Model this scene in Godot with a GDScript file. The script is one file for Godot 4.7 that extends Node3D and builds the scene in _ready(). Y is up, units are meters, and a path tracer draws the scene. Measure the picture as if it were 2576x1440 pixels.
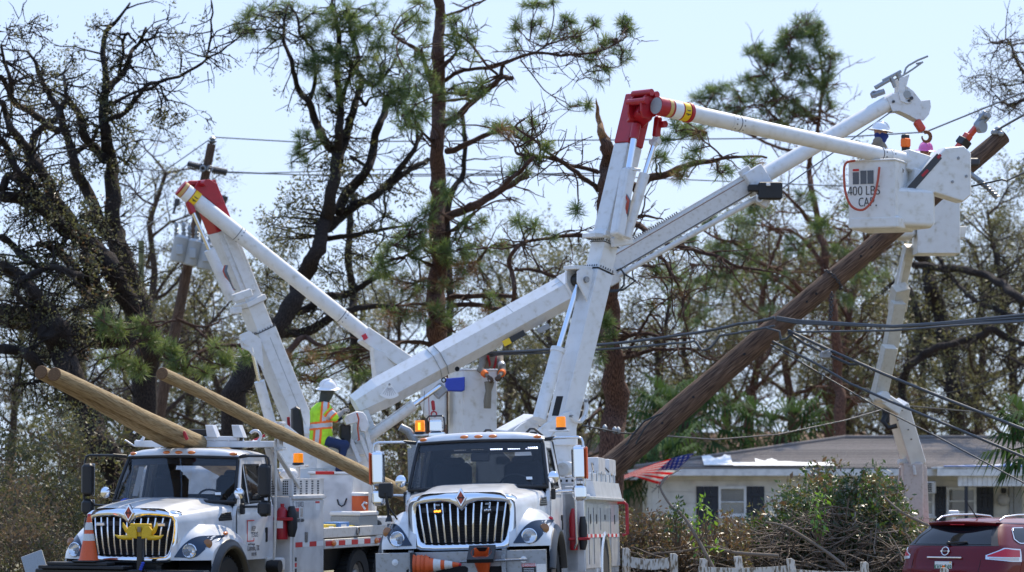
extends Node3D
# A street after a storm: two white utility trucks, raised booms, a leaning pole, broken pines and oaks, a ranch house.

const FOCAL:=9250.0        # lens, in units of a 2576 wide picture
const EYE:=Vector3(0,1.7,0)
var tilt:=atan(525.0/FOCAL)
var rng:=RandomNumberGenerator.new()
var M:={}                  # materials by name
var taken:={}              # names in use
var wood_noise:=FastNoiseLite.new()

func at(x: float,y: float,d: float) -> Vector3:      # the point d metres into the scene that lies on the sight line x, y
	var c:=cos(tilt)
	var s:=sin(tilt)
	var dy:=(720.0-y)/FOCAL
	var t:=d/(c-dy*s)
	return EYE+Vector3((x-1288.0)/FOCAL,s+dy*c,-c+dy*s)*t

func per_px(d: float) -> float:
	return d/FOCAL

class Geo:
	var v:=PackedVector3Array()
	var n:=PackedVector3Array()
	var uv:=PackedVector2Array()
	var ix:=PackedInt32Array()

	func vert(p: Vector3,q: Vector3,t:=Vector2.ZERO) -> int:
		v.append(p)
		n.append(q)
		uv.append(t)
		return v.size()-1

	func face(a: int,b: int,c: int) -> void:           # winds itself to suit its normals
		if (v[b]-v[a]).cross(v[c]-v[a]).dot(n[a]+n[b]+n[c])>0.0:
			ix.append_array(PackedInt32Array([a,c,b]))
		else:
			ix.append_array(PackedInt32Array([a,b,c]))

	func quad(a: int,b: int,c: int,d: int) -> void:
		face(a,b,c)
		face(a,c,d)

	func flat4(a: Vector3,b: Vector3,c: Vector3,d: Vector3,away: Vector3) -> void:
		var q:=(c-a).cross(d-b).normalized()
		if q.dot(away)<0.0:
			q=-q
		quad(vert(a,q,Vector2(0,0)),vert(b,q,Vector2(1,0)),vert(c,q,Vector2(1,1)),vert(d,q,Vector2(0,1)))

	func flat3(a: Vector3,b: Vector3,c: Vector3,away: Vector3) -> void:
		var q:=(b-a).cross(c-a).normalized()
		if q.dot(away)<0.0:
			q=-q
		face(vert(a,q),vert(b,q),vert(c,q))

	func box(c: Vector3,s: Vector3,r:=0.012,b:=Basis.IDENTITY) -> Geo:   # chamfered, with rounded shading
		var h:=s*0.5
		r=minf(r,minf(h.x,minf(h.y,h.z))*0.9)
		var id:={}
		for ax in 3:
			for sg in [-1,1]:
				var q:=Vector3.ZERO
				q[ax]=sg
				for i in [-1,1]:
					for j in [-1,1]:
						var p:=Vector3.ZERO
						p[ax]=sg*h[ax]
						p[(ax+1) % 3]=i*(h[(ax+1) % 3]-r)
						p[(ax+2) % 3]=j*(h[(ax+2) % 3]-r)
						id[[ax,sg,i,j]]=vert(c+b*p,b*q,Vector2(i*.5+.5,j*.5+.5))
				quad(id[[ax,sg,-1,-1]],id[[ax,sg,1,-1]],id[[ax,sg,1,1]],id[[ax,sg,-1,1]])
		if r>0.0:
			for ax in 3:                                  # edges along ax
				for i in [-1,1]:
					for j in [-1,1]:
						var y:=(ax+1) % 3
						# face y with sign i: its own first axis is ax+2, second is ax ; face z with sign j: first is ax, second is y
						quad(id[[y,i,j,-1]],id[[y,i,j,1]],id[[(ax+2) % 3,j,1,i]],id[[(ax+2) % 3,j,-1,i]])
			for i in [-1,1]:
				for j in [-1,1]:
					for k in [-1,1]:
						face(id[[0,i,j,k]],id[[1,j,k,i]],id[[2,k,i,j]])
		return self

	func beam(a: Vector3,b: Vector3,w: float,h: float,side:=Vector3.RIGHT,r:=0.01,w2:=-1.0,h2:=-1.0) -> Geo:   # w along side, h across; may taper
		var ax:=(b-a).normalized()
		var sd:=(side-ax*side.dot(ax)).normalized()
		var up:=sd.cross(ax).normalized()
		if w2<0.0:
			box((a+b)*.5,Vector3(w,h,a.distance_to(b)),r,Basis(sd,up,sd.cross(up)))
			return self
		var poly:=PackedVector2Array([Vector2(-.5,-.5),Vector2(.5,-.5),Vector2(.5,.5),Vector2(-.5,.5)])
		return shaft(poly,a,b,sd,Vector2(w,h),Vector2(w2,h2))

	func shaft(poly: PackedVector2Array,a: Vector3,b: Vector3,side: Vector3,s1: Vector2,s2: Vector2,cap:=true) -> Geo:   # an edged section drawn from a to b
		var ax:=(b-a).normalized()
		var sd:=(side-ax*side.dot(ax)).normalized()
		var up:=sd.cross(ax).normalized()
		var k:=poly.size()
		var ca:=PackedVector3Array()
		var cb:=PackedVector3Array()
		for p in poly:
			ca.append(a+sd*p.x*s1.x+up*p.y*s1.y)
			cb.append(b+sd*p.x*s2.x+up*p.y*s2.y)
		for i in k:
			var j:=(i+1) % k
			var m:=(ca[i]+ca[j])*.5-a
			flat4(ca[i],ca[j],cb[j],cb[i],m)
		if cap:
			var tris:=Geometry2D.triangulate_polygon(poly)
			for e in [[ca,-ax],[cb,ax]]:
				var first:=v.size()
				for p in e[0]:
					vert(p,e[1])
				for i in range(0,tris.size(),3):
					face(first+tris[i],first+tris[i+1],first+tris[i+2])
		return self

	func prism(poly: PackedVector2Array,z0: float,z1: float,xf:=Transform3D.IDENTITY,r:=0.0,smooth:=false) -> Geo:   # poly in x, y; drawn along z
		var k:=poly.size()
		var area:=0.0
		for i in k:
			area+=poly[i].cross(poly[(i+1) % k])
		var sgn:=1.0 if area>0.0 else -1.0
		var dn:=PackedVector2Array()                     # outward edge normals
		for i in k:
			var e:=(poly[(i+1) % k]-poly[i]).normalized()
			dn.append(Vector2(e.y,-e.x)*sgn)
		var inset:=PackedVector2Array()
		var vn:=PackedVector2Array()
		for i in k:
			var q:=(dn[i]+dn[(i+k-1) % k]).normalized()
			vn.append(q)
			inset.append(poly[i]-q*r/maxf(.35,q.dot(dn[i])))
		var tris:=Geometry2D.triangulate_polygon(inset)
		for e in [[z0,-1.0],[z1,1.0]]:
			var q:=xf.basis*Vector3(0,0,e[1])
			var first:=v.size()
			for p in inset:
				vert(xf*Vector3(p.x,p.y,e[0]),q.normalized(),p)
			for i in range(0,tris.size(),3):
				face(first+tris[i],first+tris[i+1],first+tris[i+2])
			if r>0.0:
				for i in k:
					var j:=(i+1) % k
					var na: Vector2=vn[i] if smooth else dn[i]
					var nb: Vector2=vn[j] if smooth else dn[i]
					quad(first+i,first+j,vert(xf*Vector3(poly[j].x,poly[j].y,e[0]-e[1]*r),(xf.basis*Vector3(nb.x,nb.y,0)).normalized()),vert(xf*Vector3(poly[i].x,poly[i].y,e[0]-e[1]*r),(xf.basis*Vector3(na.x,na.y,0)).normalized()))
		var lo:=minf(z0,z1)+r
		var hi:=maxf(z0,z1)-r
		for i in k:
			var j:=(i+1) % k
			var na: Vector2=vn[i] if smooth else dn[i]
			var nb: Vector2=vn[j] if smooth else dn[i]
			var wa:=(xf.basis*Vector3(na.x,na.y,0)).normalized()
			var wb:=(xf.basis*Vector3(nb.x,nb.y,0)).normalized()
			quad(vert(xf*Vector3(poly[i].x,poly[i].y,lo),wa),vert(xf*Vector3(poly[j].x,poly[j].y,lo),wb),vert(xf*Vector3(poly[j].x,poly[j].y,hi),wb),vert(xf*Vector3(poly[i].x,poly[i].y,hi),wa))
		return self

	func tube(p: PackedVector3Array,r: PackedFloat32Array,sides:=10,caps:=true,squash:=1.0) -> Geo:
		var k:=p.size()
		var t:=(p[1]-p[0]).normalized()
		var u:=t.cross(Vector3.UP)
		if u.length()<.1:
			u=t.cross(Vector3.RIGHT)
		u=u.normalized()
		var run:=0.0
		var first:=v.size()
		for i in k:
			var tn:=(p[mini(i+1,k-1)]-p[maxi(i-1,0)]).normalized()
			u=(u-tn*u.dot(tn)).normalized()
			var w:=tn.cross(u)
			if i>0:
				run+=p[i].distance_to(p[i-1])
			var slope:=(r[mini(i+1,k-1)]-r[maxi(i-1,0)])/maxf(.0001,p[mini(i+1,k-1)].distance_to(p[maxi(i-1,0)]))
			for s in sides+1:
				var a:=TAU*s/sides
				var o:=u*cos(a)+w*sin(a)*squash
				v.append(p[i]+o*r[i])
				n.append((o-tn*slope).normalized())
				uv.append(Vector2(float(s)/sides,run))
		for i in k-1:
			for s in sides:
				var a:=first+i*(sides+1)+s
				var b:=a+sides+1
				ix.append_array(PackedInt32Array([a,b,b+1,a,b+1,a+1]))
		if caps:
			for e in [0,k-1]:
				if r[e]<.002:
					continue
				var q:=(p[0]-p[1]).normalized() if e==0 else (p[k-1]-p[k-2]).normalized()
				var c:=vert(p[e],q,Vector2(.5,.5))
				var ring:=v.size()
				for s in sides:
					var a:=TAU*s/sides
					vert(v[first+e*(sides+1)+s],q,Vector2(.5+.5*cos(a),.5+.5*sin(a)))
				for s in sides:
					face(c,ring+s,ring+(s+1) % sides)
		return self

	func rod(a: Vector3,b: Vector3,r: float,sides:=14,r2:=-1.0) -> Geo:
		return tube(PackedVector3Array([a,b]),PackedFloat32Array([r,r2 if r2>=0.0 else r]),sides)

	func pipe(p: PackedVector3Array,r: float,sides:=8) -> Geo:
		var q:=PackedFloat32Array()
		q.resize(p.size())
		q.fill(r)
		return tube(p,q,sides)

	func lathe(prof: PackedVector2Array,xf:=Transform3D.IDENTITY,sides:=20) -> Geo:   # (radius, height) pairs turned about y, creased where it bends sharply
		for i in prof.size()-1:
			var e:=prof[i+1]-prof[i]
			if e.length()<1e-6:
				continue
			var m:=Vector2(e.y,-e.x).normalized()
			var m0:=m
			var m1:=m
			if i>0:
				var f:=prof[i]-prof[i-1]
				var q:=Vector2(f.y,-f.x).normalized()
				if q.dot(m)>.75:
					m0=(q+m).normalized()
			if i<prof.size()-2:
				var f:=prof[i+2]-prof[i+1]
				var q:=Vector2(f.y,-f.x).normalized()
				if q.dot(m)>.75:
					m1=(q+m).normalized()
			var first:=v.size()
			for s in sides+1:
				var a:=TAU*s/sides
				var o:=Vector3(cos(a),0,sin(a))
				vert(xf*(o*prof[i].x+Vector3.UP*prof[i].y),(xf.basis*(o*m0.x+Vector3.UP*m0.y)).normalized(),Vector2(float(s)/sides,prof[i].y))
				vert(xf*(o*prof[i+1].x+Vector3.UP*prof[i+1].y),(xf.basis*(o*m1.x+Vector3.UP*m1.y)).normalized(),Vector2(float(s)/sides,prof[i+1].y))
			for s in sides:
				var a:=first+s*2
				if prof[i].x>1e-5:
					face(a,a+1,a+2)
				if prof[i+1].x>1e-5:
					face(a+1,a+3,a+2)
		return self

	func grid(rows: Array,away: Vector3,closed:=false) -> Geo:     # rows of points as one smooth skin whose outside looks along `away` (or from the point away if it is far inside)
		var h:=rows.size()
		var w: int=rows[0].size()
		var first:=v.size()
		var total:=0.0
		var ns:=PackedVector3Array()
		for i in h:
			for j in w:
				var du: Vector3=(rows[i][(j+1) % w]-rows[i][(j+w-1) % w]) if closed else (rows[i][mini(j+1,w-1)]-rows[i][maxi(j-1,0)])
				var dv: Vector3=rows[mini(i+1,h-1)][j]-rows[maxi(i-1,0)][j]
				var q:=du.cross(dv)
				if q.length()<1e-9:
					q=away*1e-6
				q=q.normalized()
				ns.append(q)
				total+=q.dot(away)
		var sg:=1.0 if total>=0.0 else -1.0
		for i in h:
			for j in w:
				vert(rows[i][j],ns[i*w+j]*sg,Vector2(float(j)/maxi(1,w-1),float(i)/maxi(1,h-1)))
		for i in h-1:
			for j in (w if closed else w-1):
				var a:=first+i*w+j
				var b:=first+i*w+(j+1) % w
				face(a,b,b+w)
				face(a,b+w,a+w)
		return self

	func slab(rows: Array,away: Vector3,thick: float) -> Geo:        # a skin with thickness
		grid(rows,away)
		var back:=[]
		var h:=rows.size()
		var w: int=rows[0].size()
		var first:=v.size()-h*w
		for i in h:
			var row:=PackedVector3Array()
			for j in w:
				row.append(rows[i][j]-n[first+i*w+j]*thick)
			back.append(row)
		grid(back,-away)
		for j in w-1:
			flat4(rows[0][j],rows[0][j+1],back[0][j+1],back[0][j],rows[0][j]-rows[1][j])
			flat4(rows[h-1][j],rows[h-1][j+1],back[h-1][j+1],back[h-1][j],rows[h-1][j]-rows[h-2][j])
		for i in h-1:
			flat4(rows[i][0],rows[i+1][0],back[i+1][0],back[i][0],rows[i][0]-rows[i][1])
			flat4(rows[i][w-1],rows[i+1][w-1],back[i+1][w-1],back[i][w-1],rows[i][w-1]-rows[i][w-2])
		return self

	func ball(c: Vector3,s: Vector3,b:=Basis.IDENTITY,rings:=10,sides:=16,from:=-90.0,to:=90.0) -> Geo:
		var first:=v.size()
		for i in rings+1:
			var e:=deg_to_rad(lerpf(from,to,float(i)/rings))
			for j in sides+1:
				var a:=TAU*j/sides
				var o:=Vector3(cos(a)*cos(e),sin(e),sin(a)*cos(e))
				vert(c+b*(o*s),(b*(o/s)).normalized(),Vector2(float(j)/sides,float(i)/rings))
		for i in rings:
			for j in sides:
				var a:=first+i*(sides+1)+j
				quad(a,a+1,a+sides+2,a+sides+1)
		return self

	func ring(c: Vector3,axis: Vector3,big: float,small: float,a0:=0.0,a1:=360.0,sides:=24,k:=8) -> Geo:
		var u:=axis.cross(Vector3.UP)
		if u.length()<.1:
			u=axis.cross(Vector3.RIGHT)
		u=u.normalized()
		var w:=axis.cross(u).normalized()
		var p:=PackedVector3Array()
		for i in sides+1:
			var a:=deg_to_rad(lerpf(a0,a1,float(i)/sides))
			p.append(c+(u*cos(a)+w*sin(a))*big)
		return pipe(p,small,k)

	func frame(outer: PackedVector2Array,inner: PackedVector2Array,z0: float,z1: float,xf:=Transform3D.IDENTITY) -> Geo:   # a rim between two outlines of equal count
		var k:=outer.size()
		for i in k:
			var j:=(i+1) % k
			var o0:=outer[i]
			var o1:=outer[j]
			var p0:=inner[i]
			var p1:=inner[j]
			for e in [[z1,1.0],[z0,-1.0]]:
				flat4(xf*Vector3(o0.x,o0.y,e[0]),xf*Vector3(o1.x,o1.y,e[0]),xf*Vector3(p1.x,p1.y,e[0]),xf*Vector3(p0.x,p0.y,e[0]),xf.basis*Vector3(0,0,e[1]))
			var mid:=(o0+o1-p0-p1)
			flat4(xf*Vector3(o0.x,o0.y,z0),xf*Vector3(o1.x,o1.y,z0),xf*Vector3(o1.x,o1.y,z1),xf*Vector3(o0.x,o0.y,z1),xf.basis*Vector3(mid.x,mid.y,0))
			flat4(xf*Vector3(p0.x,p0.y,z0),xf*Vector3(p1.x,p1.y,z0),xf*Vector3(p1.x,p1.y,z1),xf*Vector3(p0.x,p0.y,z1),xf.basis*Vector3(-mid.x,-mid.y,0))
		return self

	func add(g: Geo,xf:=Transform3D.IDENTITY) -> Geo:
		var first:=v.size()
		var nb:=xf.basis.inverse().transposed()
		for i in g.v.size():
			v.append(xf*g.v[i])
			n.append((nb*g.n[i]).normalized())
		uv.append_array(g.uv)
		var turned:=xf.basis.determinant()<0.0
		for i in range(0,g.ix.size(),3):
			if turned:
				ix.append_array(PackedInt32Array([first+g.ix[i],first+g.ix[i+2],first+g.ix[i+1]]))
			else:
				ix.append_array(PackedInt32Array([first+g.ix[i],first+g.ix[i+1],first+g.ix[i+2]]))
		return self

	func mesh() -> ArrayMesh:
		var m:=ArrayMesh.new()
		if ix.size()==0:
			return m
		var a:=[]
		a.resize(Mesh.ARRAY_MAX)
		a[Mesh.ARRAY_VERTEX]=v
		a[Mesh.ARRAY_NORMAL]=n
		a[Mesh.ARRAY_TEX_UV]=uv
		a[Mesh.ARRAY_INDEX]=ix
		m.add_surface_from_arrays(Mesh.PRIMITIVE_TRIANGLES,a)
		return m

func vec2s(a: Array) -> PackedVector2Array:
	var p:=PackedVector2Array()
	for i in range(0,a.size(),2):
		p.append(Vector2(a[i],a[i+1]))
	return p

func mirrored(half: PackedVector2Array) -> PackedVector2Array:      # an outline from its half of x >= 0, first to last point
	var p:=half.duplicate()
	for i in range(half.size()-1,-1,-1):
		if absf(half[i].x)>1e-6:
			p.append(Vector2(-half[i].x,half[i].y))
	return p

func numbered(called: String) -> String:
	taken[called]=taken.get(called,-1)+1
	return called if taken[called]==0 else "%s_%03d" % [called,taken[called]]

func tag(o: Node3D,label: String,category: String,group:="") -> Node3D:
	o.set_meta("label",label)
	o.set_meta("category",category)
	if group:
		o.set_meta("group",group)
	return o

func thing(called: String,label: String,category: String,where:=Transform3D.IDENTITY,group:="") -> Node3D:
	var o:=Node3D.new()
	o.name=numbered(called)
	add_child(o)
	o.transform=where
	tag(o,label,category,group)
	return o

func obj(called: String,g: Geo,m: Material,parent: Node3D=null) -> MeshInstance3D:     # geometry in the parent's own space
	var o:=MeshInstance3D.new()
	o.mesh=g.mesh()
	o.material_override=m
	if parent:
		if depth_of(parent)>1:                              # thing > part > sub-part, no further
			o.transform=parent.transform
			parent=parent.get_parent()
		o.name=called
		parent.add_child(o,true)
	else:
		o.name=numbered(called)
		add_child(o)
	return o

func depth_of(o: Node) -> int:
	var k:=0
	while o.get_parent() != self:
		o=o.get_parent()
		k+=1
	return k

func shared(called: String,mesh: Mesh,m: Material,where: Transform3D,parent: Node3D) -> MeshInstance3D:
	var o:=MeshInstance3D.new()
	o.mesh=mesh
	o.material_override=m
	o.transform=where
	o.name=called
	parent.add_child(o,true)
	return o

func world_of(o: Node3D) -> Transform3D:
	var t:=o.transform
	var p:=o.get_parent()
	while p is Node3D and p != self:
		t=p.transform*t
		p=p.get_parent()
	return t

func wobj(called: String,g: Geo,m: Material,parent: Node3D) -> MeshInstance3D:           # geometry in the world's space, hung on a parent
	var o:=obj(called,g,m,parent)
	o.transform=world_of(o.get_parent()).affine_inverse()
	return o

func structure(called: String,g: Geo,m: Material) -> MeshInstance3D:
	var o:=obj(called,g,m)
	o.set_meta("kind","structure")
	return o

func stuff(o: Node3D) -> Node3D:
	o.set_meta("kind","stuff")
	return o

func scatter(called: String,mesh: Mesh,m: Material,where: Array,parent: Node3D=null) -> MultiMeshInstance3D:
	var mm:=MultiMesh.new()
	mm.transform_format=MultiMesh.TRANSFORM_3D
	mm.mesh=mesh
	mm.instance_count=where.size()
	for i in where.size():
		mm.set_instance_transform(i,where[i])
	var o:=MultiMeshInstance3D.new()
	o.multimesh=mm
	o.material_override=m
	if parent:
		o.name=called
		parent.add_child(o,true)
		o.transform=world_of(parent).affine_inverse()
	else:
		o.name=numbered(called)
		add_child(o)
	stuff(o)
	return o

func lettering(called: String,text: String,size: float,m: Material,where: Transform3D,parent: Node3D,font:="Droid Sans",weight:=700,squeeze:=1.0,bend:=0.0) -> MeshInstance3D:
	var t:=TextMesh.new()
	var f:=SystemFont.new()
	f.font_names=PackedStringArray([font])
	f.font_weight=weight
	t.font=f
	t.text=text
	t.font_size=48
	t.pixel_size=size/34.0
	t.depth=0.004
	t.curve_step=4.0
	var o:=MeshInstance3D.new()
	if bend>0.0:                                         # wrapped round a cylinder of that radius whose axis is y
		var a:=t.get_mesh_arrays()
		var p: PackedVector3Array=a[Mesh.ARRAY_VERTEX]
		var q: PackedVector3Array=a[Mesh.ARRAY_NORMAL]
		for i in p.size():
			var e:=p[i].x/bend
			var r:=bend+p[i].z
			p[i]=Vector3(sin(e)*r,p[i].y,cos(e)*r)
			q[i]=Vector3(q[i].x*cos(e)+q[i].z*sin(e),q[i].y,q[i].z*cos(e)-q[i].x*sin(e))
		a[Mesh.ARRAY_VERTEX]=p
		a[Mesh.ARRAY_NORMAL]=q
		var am:=ArrayMesh.new()
		am.add_surface_from_arrays(Mesh.PRIMITIVE_TRIANGLES,a)
		o.mesh=am
	else:
		o.mesh=t
	o.material_override=m
	o.transform=where*Transform3D(Basis.from_scale(Vector3(squeeze,1,1)),Vector3.ZERO)
	if depth_of(parent)>1:
		o.transform=parent.transform*o.transform
		parent=parent.get_parent()
	o.name=called
	parent.add_child(o,true)
	return o

func facing(o: Vector3,out: Vector3,up:=Vector3.UP) -> Transform3D:      # a frame whose z looks along out and whose y is nearest to up
	var z:=out.normalized()
	var x:=up.cross(z).normalized()
	return Transform3D(Basis(x,z.cross(x),z),o)

func _ready() -> void:
	var cam:=Camera3D.new()
	cam.name="camera"
	cam.position=EYE
	cam.rotation=Vector3(tilt,0,0)
	cam.fov=rad_to_deg(2.0*atan(720.0/FOCAL))
	cam.near=1.0
	cam.far=2000.0
	cam.current=true
	var lens:=CameraAttributesPhysical.new()
	lens.frustum_focal_length=154.0
	lens.frustum_focus_distance=55.0
	lens.exposure_aperture=2.2
	cam.attributes=lens
	add_child(cam)
	sky_and_sun()
	rng.seed=7
	wood_noise.seed=3
	wood_noise.frequency=0.35
	materials()
	ground()
	houses()
	trees()
	stored_poles_and_wires()
	bucket_truck_far()
	bucket_truck_hidden()
	digger_truck()
	bucket_truck_near()
	people()
	loose_things()
	brush()
	fence()
	suv()

func sky_and_sun() -> void:
	var towards:=Vector3(sin(deg_to_rad(24))*cos(deg_to_rad(50)),sin(deg_to_rad(50)),-cos(deg_to_rad(24))*cos(deg_to_rad(50)))
	var sun:=DirectionalLight3D.new()
	sun.name="sun"
	sun.light_energy=1.3
	sun.light_color=Color(1.0,0.95,0.87)
	sun.light_angular_distance=0.5
	sun.shadow_enabled=true
	sun.look_at_from_position(Vector3.ZERO,-towards)
	add_child(sun)
	# a clear early autumn sky: blue overhead, milky low down, whiter towards the sun
	var w:=512
	var h:=256
	var im:=Image.create(w,h,false,Image.FORMAT_RGBF)
	for y in h:
		var up:=sin((0.5-(y+0.5)/h)*PI)
		for x in w:
			var a:=(float(x)+.5)/w*TAU
			var e:=cos(asin(up))
			var d:=Vector3(sin(a)*e,up,-cos(a)*e)
			var near:=clampf(d.dot(towards),-1.0,1.0)
			var k:=pow(clampf(1.0-up,0.0,1.0),4.0) if up>=0.0 else 1.0
			var c:=Vector3(0.25,0.43,0.85).lerp(Vector3(0.51,0.63,0.80),k)
			c+=Vector3(.26,.24,.18)*pow(maxf(0.0,near*.5+.5),5.0)
			if up<0.0:
				c=Vector3(0.20,0.19,0.16)
			im.set_pixel(x,y,Color(c.x,c.y,c.z))
	var p:=PanoramaSkyMaterial.new()
	p.panorama=ImageTexture.create_from_image(im)
	var sky:=Sky.new()
	sky.sky_material=p
	var env:=Environment.new()
	env.background_mode=Environment.BG_SKY
	env.sky=sky
	env.background_energy_multiplier=1.0
	env.tonemap_mode=Environment.TONE_MAPPER_LINEAR
	env.tonemap_exposure=1.45
	env.sdfgi_enabled=true
	env.ssao_enabled=true
	env.ssil_enabled=true
	var we:=WorldEnvironment.new()
	we.name="world_environment"
	we.environment=env
	add_child(we)

func lin(r: float,g: float,b: float) -> Color:
	return Color(r,g,b).linear_to_srgb()

func mat(called: String,c: Color,rough:=0.6,metal:=0.0,tex: Texture2D=null,scale:=Vector3.ONE) -> StandardMaterial3D:
	var m:=StandardMaterial3D.new()
	m.resource_name=called
	m.albedo_color=c
	m.roughness=rough
	m.metallic=metal
	if tex:
		m.albedo_texture=tex
		m.uv1_triplanar=true
		m.uv1_scale=scale
	M[called]=m
	return m

func noise_tex(seed_at: int,freq: float,stops: Array,size:=256,octaves:=4,kind:=FastNoiseLite.TYPE_SIMPLEX_SMOOTH) -> NoiseTexture2D:
	var f:=FastNoiseLite.new()
	f.seed=seed_at
	f.frequency=freq
	f.noise_type=kind
	f.fractal_octaves=octaves
	var ramp:=Gradient.new()
	var offs:=PackedFloat32Array()
	var cols:=PackedColorArray()
	for i in range(0,stops.size(),2):
		offs.append(stops[i])
		cols.append(stops[i+1])
	ramp.offsets=offs
	ramp.colors=cols
	var t:=NoiseTexture2D.new()
	t.width=size
	t.height=size
	t.seamless=true
	t.noise=f
	t.color_ramp=ramp
	return t

func grey(v: float) -> Color:
	return Color(v,v,v)

func materials() -> void:
	var soft:=noise_tex(1,.012,[0.0,grey(.84),.5,grey(.95),1.0,grey(1.0)])
	var dirty:=noise_tex(2,.02,[0.0,Color(.80,.76,.69),.2,Color(.93,.92,.89),.36,Color(.98,.977,.97),.55,Color(.995,.995,.99),1.0,grey(1.0)],512,6)
	var grain:=noise_tex(3,.08,[0.0,grey(.6),.5,grey(.85),1.0,grey(1.0)])
	var bumps:=noise_tex(4,.05,[0.0,grey(0),1.0,grey(1)])
	var m:=mat("white_paint",lin(.74,.74,.73),.32,0.0,soft,Vector3.ONE*.7)
	m.clearcoat_enabled=true
	m.clearcoat=.6
	m.clearcoat_roughness=.06
	m=mat("white_boom",lin(.68,.68,.67),.42,0.0,dirty,Vector3.ONE*.55)
	m=mat("dirty_white",lin(.62,.60,.56),.55,0.0,dirty,Vector3.ONE*.9)
	m=mat("fibreglass",lin(.72,.71,.68),.5,0.0,dirty,Vector3.ONE*.45)
	m=mat("red_paint",lin(.42,.012,.022),.35,0.0,soft,Vector3.ONE*1.5)
	mat("chrome",lin(.78,.79,.80),.06,1.0)
	mat("steel",lin(.42,.42,.42),.38,.9,grain,Vector3.ONE*2.0)
	mat("galvanised",lin(.45,.47,.48),.5,.6,grain,Vector3.ONE*3.0)
	mat("grey_metal",lin(.30,.31,.32),.5,.3,dirty,Vector3.ONE)
	mat("bumper_steel",lin(.34,.35,.36),.42,.75,dirty,Vector3.ONE*1.1)
	mat("black_plastic",lin(.012,.012,.013),.5,0.0,soft,Vector3.ONE*3.0)
	mat("black_paint",lin(.014,.015,.017),.3,0.0,grain,Vector3.ONE)
	mat("rubber",lin(.02,.02,.02),.85,0.0,grain,Vector3.ONE*4.0)
	mat("dark_gap",lin(.008,.008,.009),.8)
	mat("seat_cloth",lin(.028,.032,.04),.9,0.0,grain,Vector3.ONE*6.0)
	mat("cab_trim",lin(.025,.028,.032),.8,0.0,soft,Vector3.ONE*3.0)
	m=mat("glass",Color(.01,.03,.05,.16),.02)
	m.metallic_specular=.38
	m.transparency=BaseMaterial3D.TRANSPARENCY_ALPHA
	m=mat("window_pane",Color(.25,.3,.32,.12),.03)
	m.transparency=BaseMaterial3D.TRANSPARENCY_ALPHA
	m=mat("dark_glass",lin(.006,.008,.01),.03)
	m=mat("lens_clear",Color(.9,.93,.95,.18),.03)
	m.transparency=BaseMaterial3D.TRANSPARENCY_ALPHA
	m=mat("amber_lens",lin(.72,.17,.008),.2)
	m.clearcoat_enabled=true
	m=mat("beacon",lin(.85,.27,.01),.2)
	m.emission_enabled=true
	m.emission=lin(1.0,.25,.005)
	m.emission_energy_multiplier=.35
	m=mat("beacon_lit",lin(.95,.45,.03),.2)
	m.emission_enabled=true
	m.emission=lin(1.0,.42,.02)
	m.emission_energy_multiplier=1.5
	m=mat("lamp_lit",lin(.9,.9,.95),.3)
	m.emission_enabled=true
	m.emission=Color(.82,.86,1.0)
	m.emission_energy_multiplier=2.6
	m=mat("amber_lit",lin(.9,.4,.05),.3)
	m.emission_enabled=true
	m.emission=lin(1.0,.32,.02)
	m.emission_energy_multiplier=2.0
	mat("headlamp_bowl",lin(.03,.045,.07),.18,.5)
	mat("orange_plastic",lin(.68,.10,.015),.5,0.0,dirty,Vector3.ONE*2.5)
	mat("cone_white",lin(.62,.61,.58),.55,0.0,dirty,Vector3.ONE*3.0)
	mat("yellow_paint",lin(.72,.44,.01),.4,0.0,dirty,Vector3.ONE*2.0)
	mat("vest_green",lin(.50,.84,.03),.8,0.0,soft,Vector3.ONE*3.0)
	mat("vest_orange",lin(.90,.17,.02),.75)
	mat("vest_silver",lin(.52,.52,.52),.4,.2)
	mat("jeans",lin(.02,.04,.12),.9,0.0,grain,Vector3.ONE*5.0)
	mat("khaki",lin(.30,.25,.19),.9,0.0,grain,Vector3.ONE*4.0)
	mat("skin",lin(.36,.20,.13),.6)
	mat("glove",lin(.45,.42,.38),.85,0.0,grain,Vector3.ONE*9.0)
	mat("brown_glove",lin(.12,.07,.04),.85,0.0,grain,Vector3.ONE*9.0)
	mat("mask_blue",lin(.015,.03,.16),.85)
	mat("scarf_grey",lin(.055,.06,.05),.9)
	mat("helmet_white",lin(.80,.80,.80),.28)
	mat("helmet_pink",lin(.74,.15,.38),.3)
	mat("blue_plastic",lin(.02,.055,.40),.4)
	mat("sign_red",lin(.55,.02,.02),.5)
	mat("sign_black",lin(.02,.02,.02),.5)
	mat("sign_yellow",lin(.80,.52,.01),.5)
	mat("sign_white",lin(.75,.75,.73),.5)
	mat("sign_grey",lin(.10,.11,.12),.5)
	mat("letter_grey",lin(.16,.16,.17),.5)
	mat("cooler_grey",lin(.36,.37,.36),.55,0.0,dirty,Vector3.ONE*3.0)
	mat("hose_red",lin(.42,.07,.035),.45)
	mat("wire_black",lin(.018,.019,.02),.45)
	mat("wire_grey",lin(.16,.17,.18),.5,.4)
	mat("grey_flare",lin(.035,.037,.04),.42,0.0,soft,Vector3.ONE*3.0)
	mat("steel_dark",lin(.10,.10,.105),.5,.6,grain,Vector3.ONE*4.0)
	mat("bright_pipe",lin(.62,.63,.64),.22,1.0)
	mat("emblem_orange",lin(.50,.07,.02),.3)
	mat("amber_dim",lin(.30,.13,.045),.12)
	mat("cap_grey",lin(.33,.34,.34),.5,0.0,dirty,Vector3.ONE*4.0)
	mat("ochre",lin(.55,.36,.12),.5)
	mat("jib_red",lin(.55,.06,.03),.4,0.0,dirty,Vector3.ONE*2.0)
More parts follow.
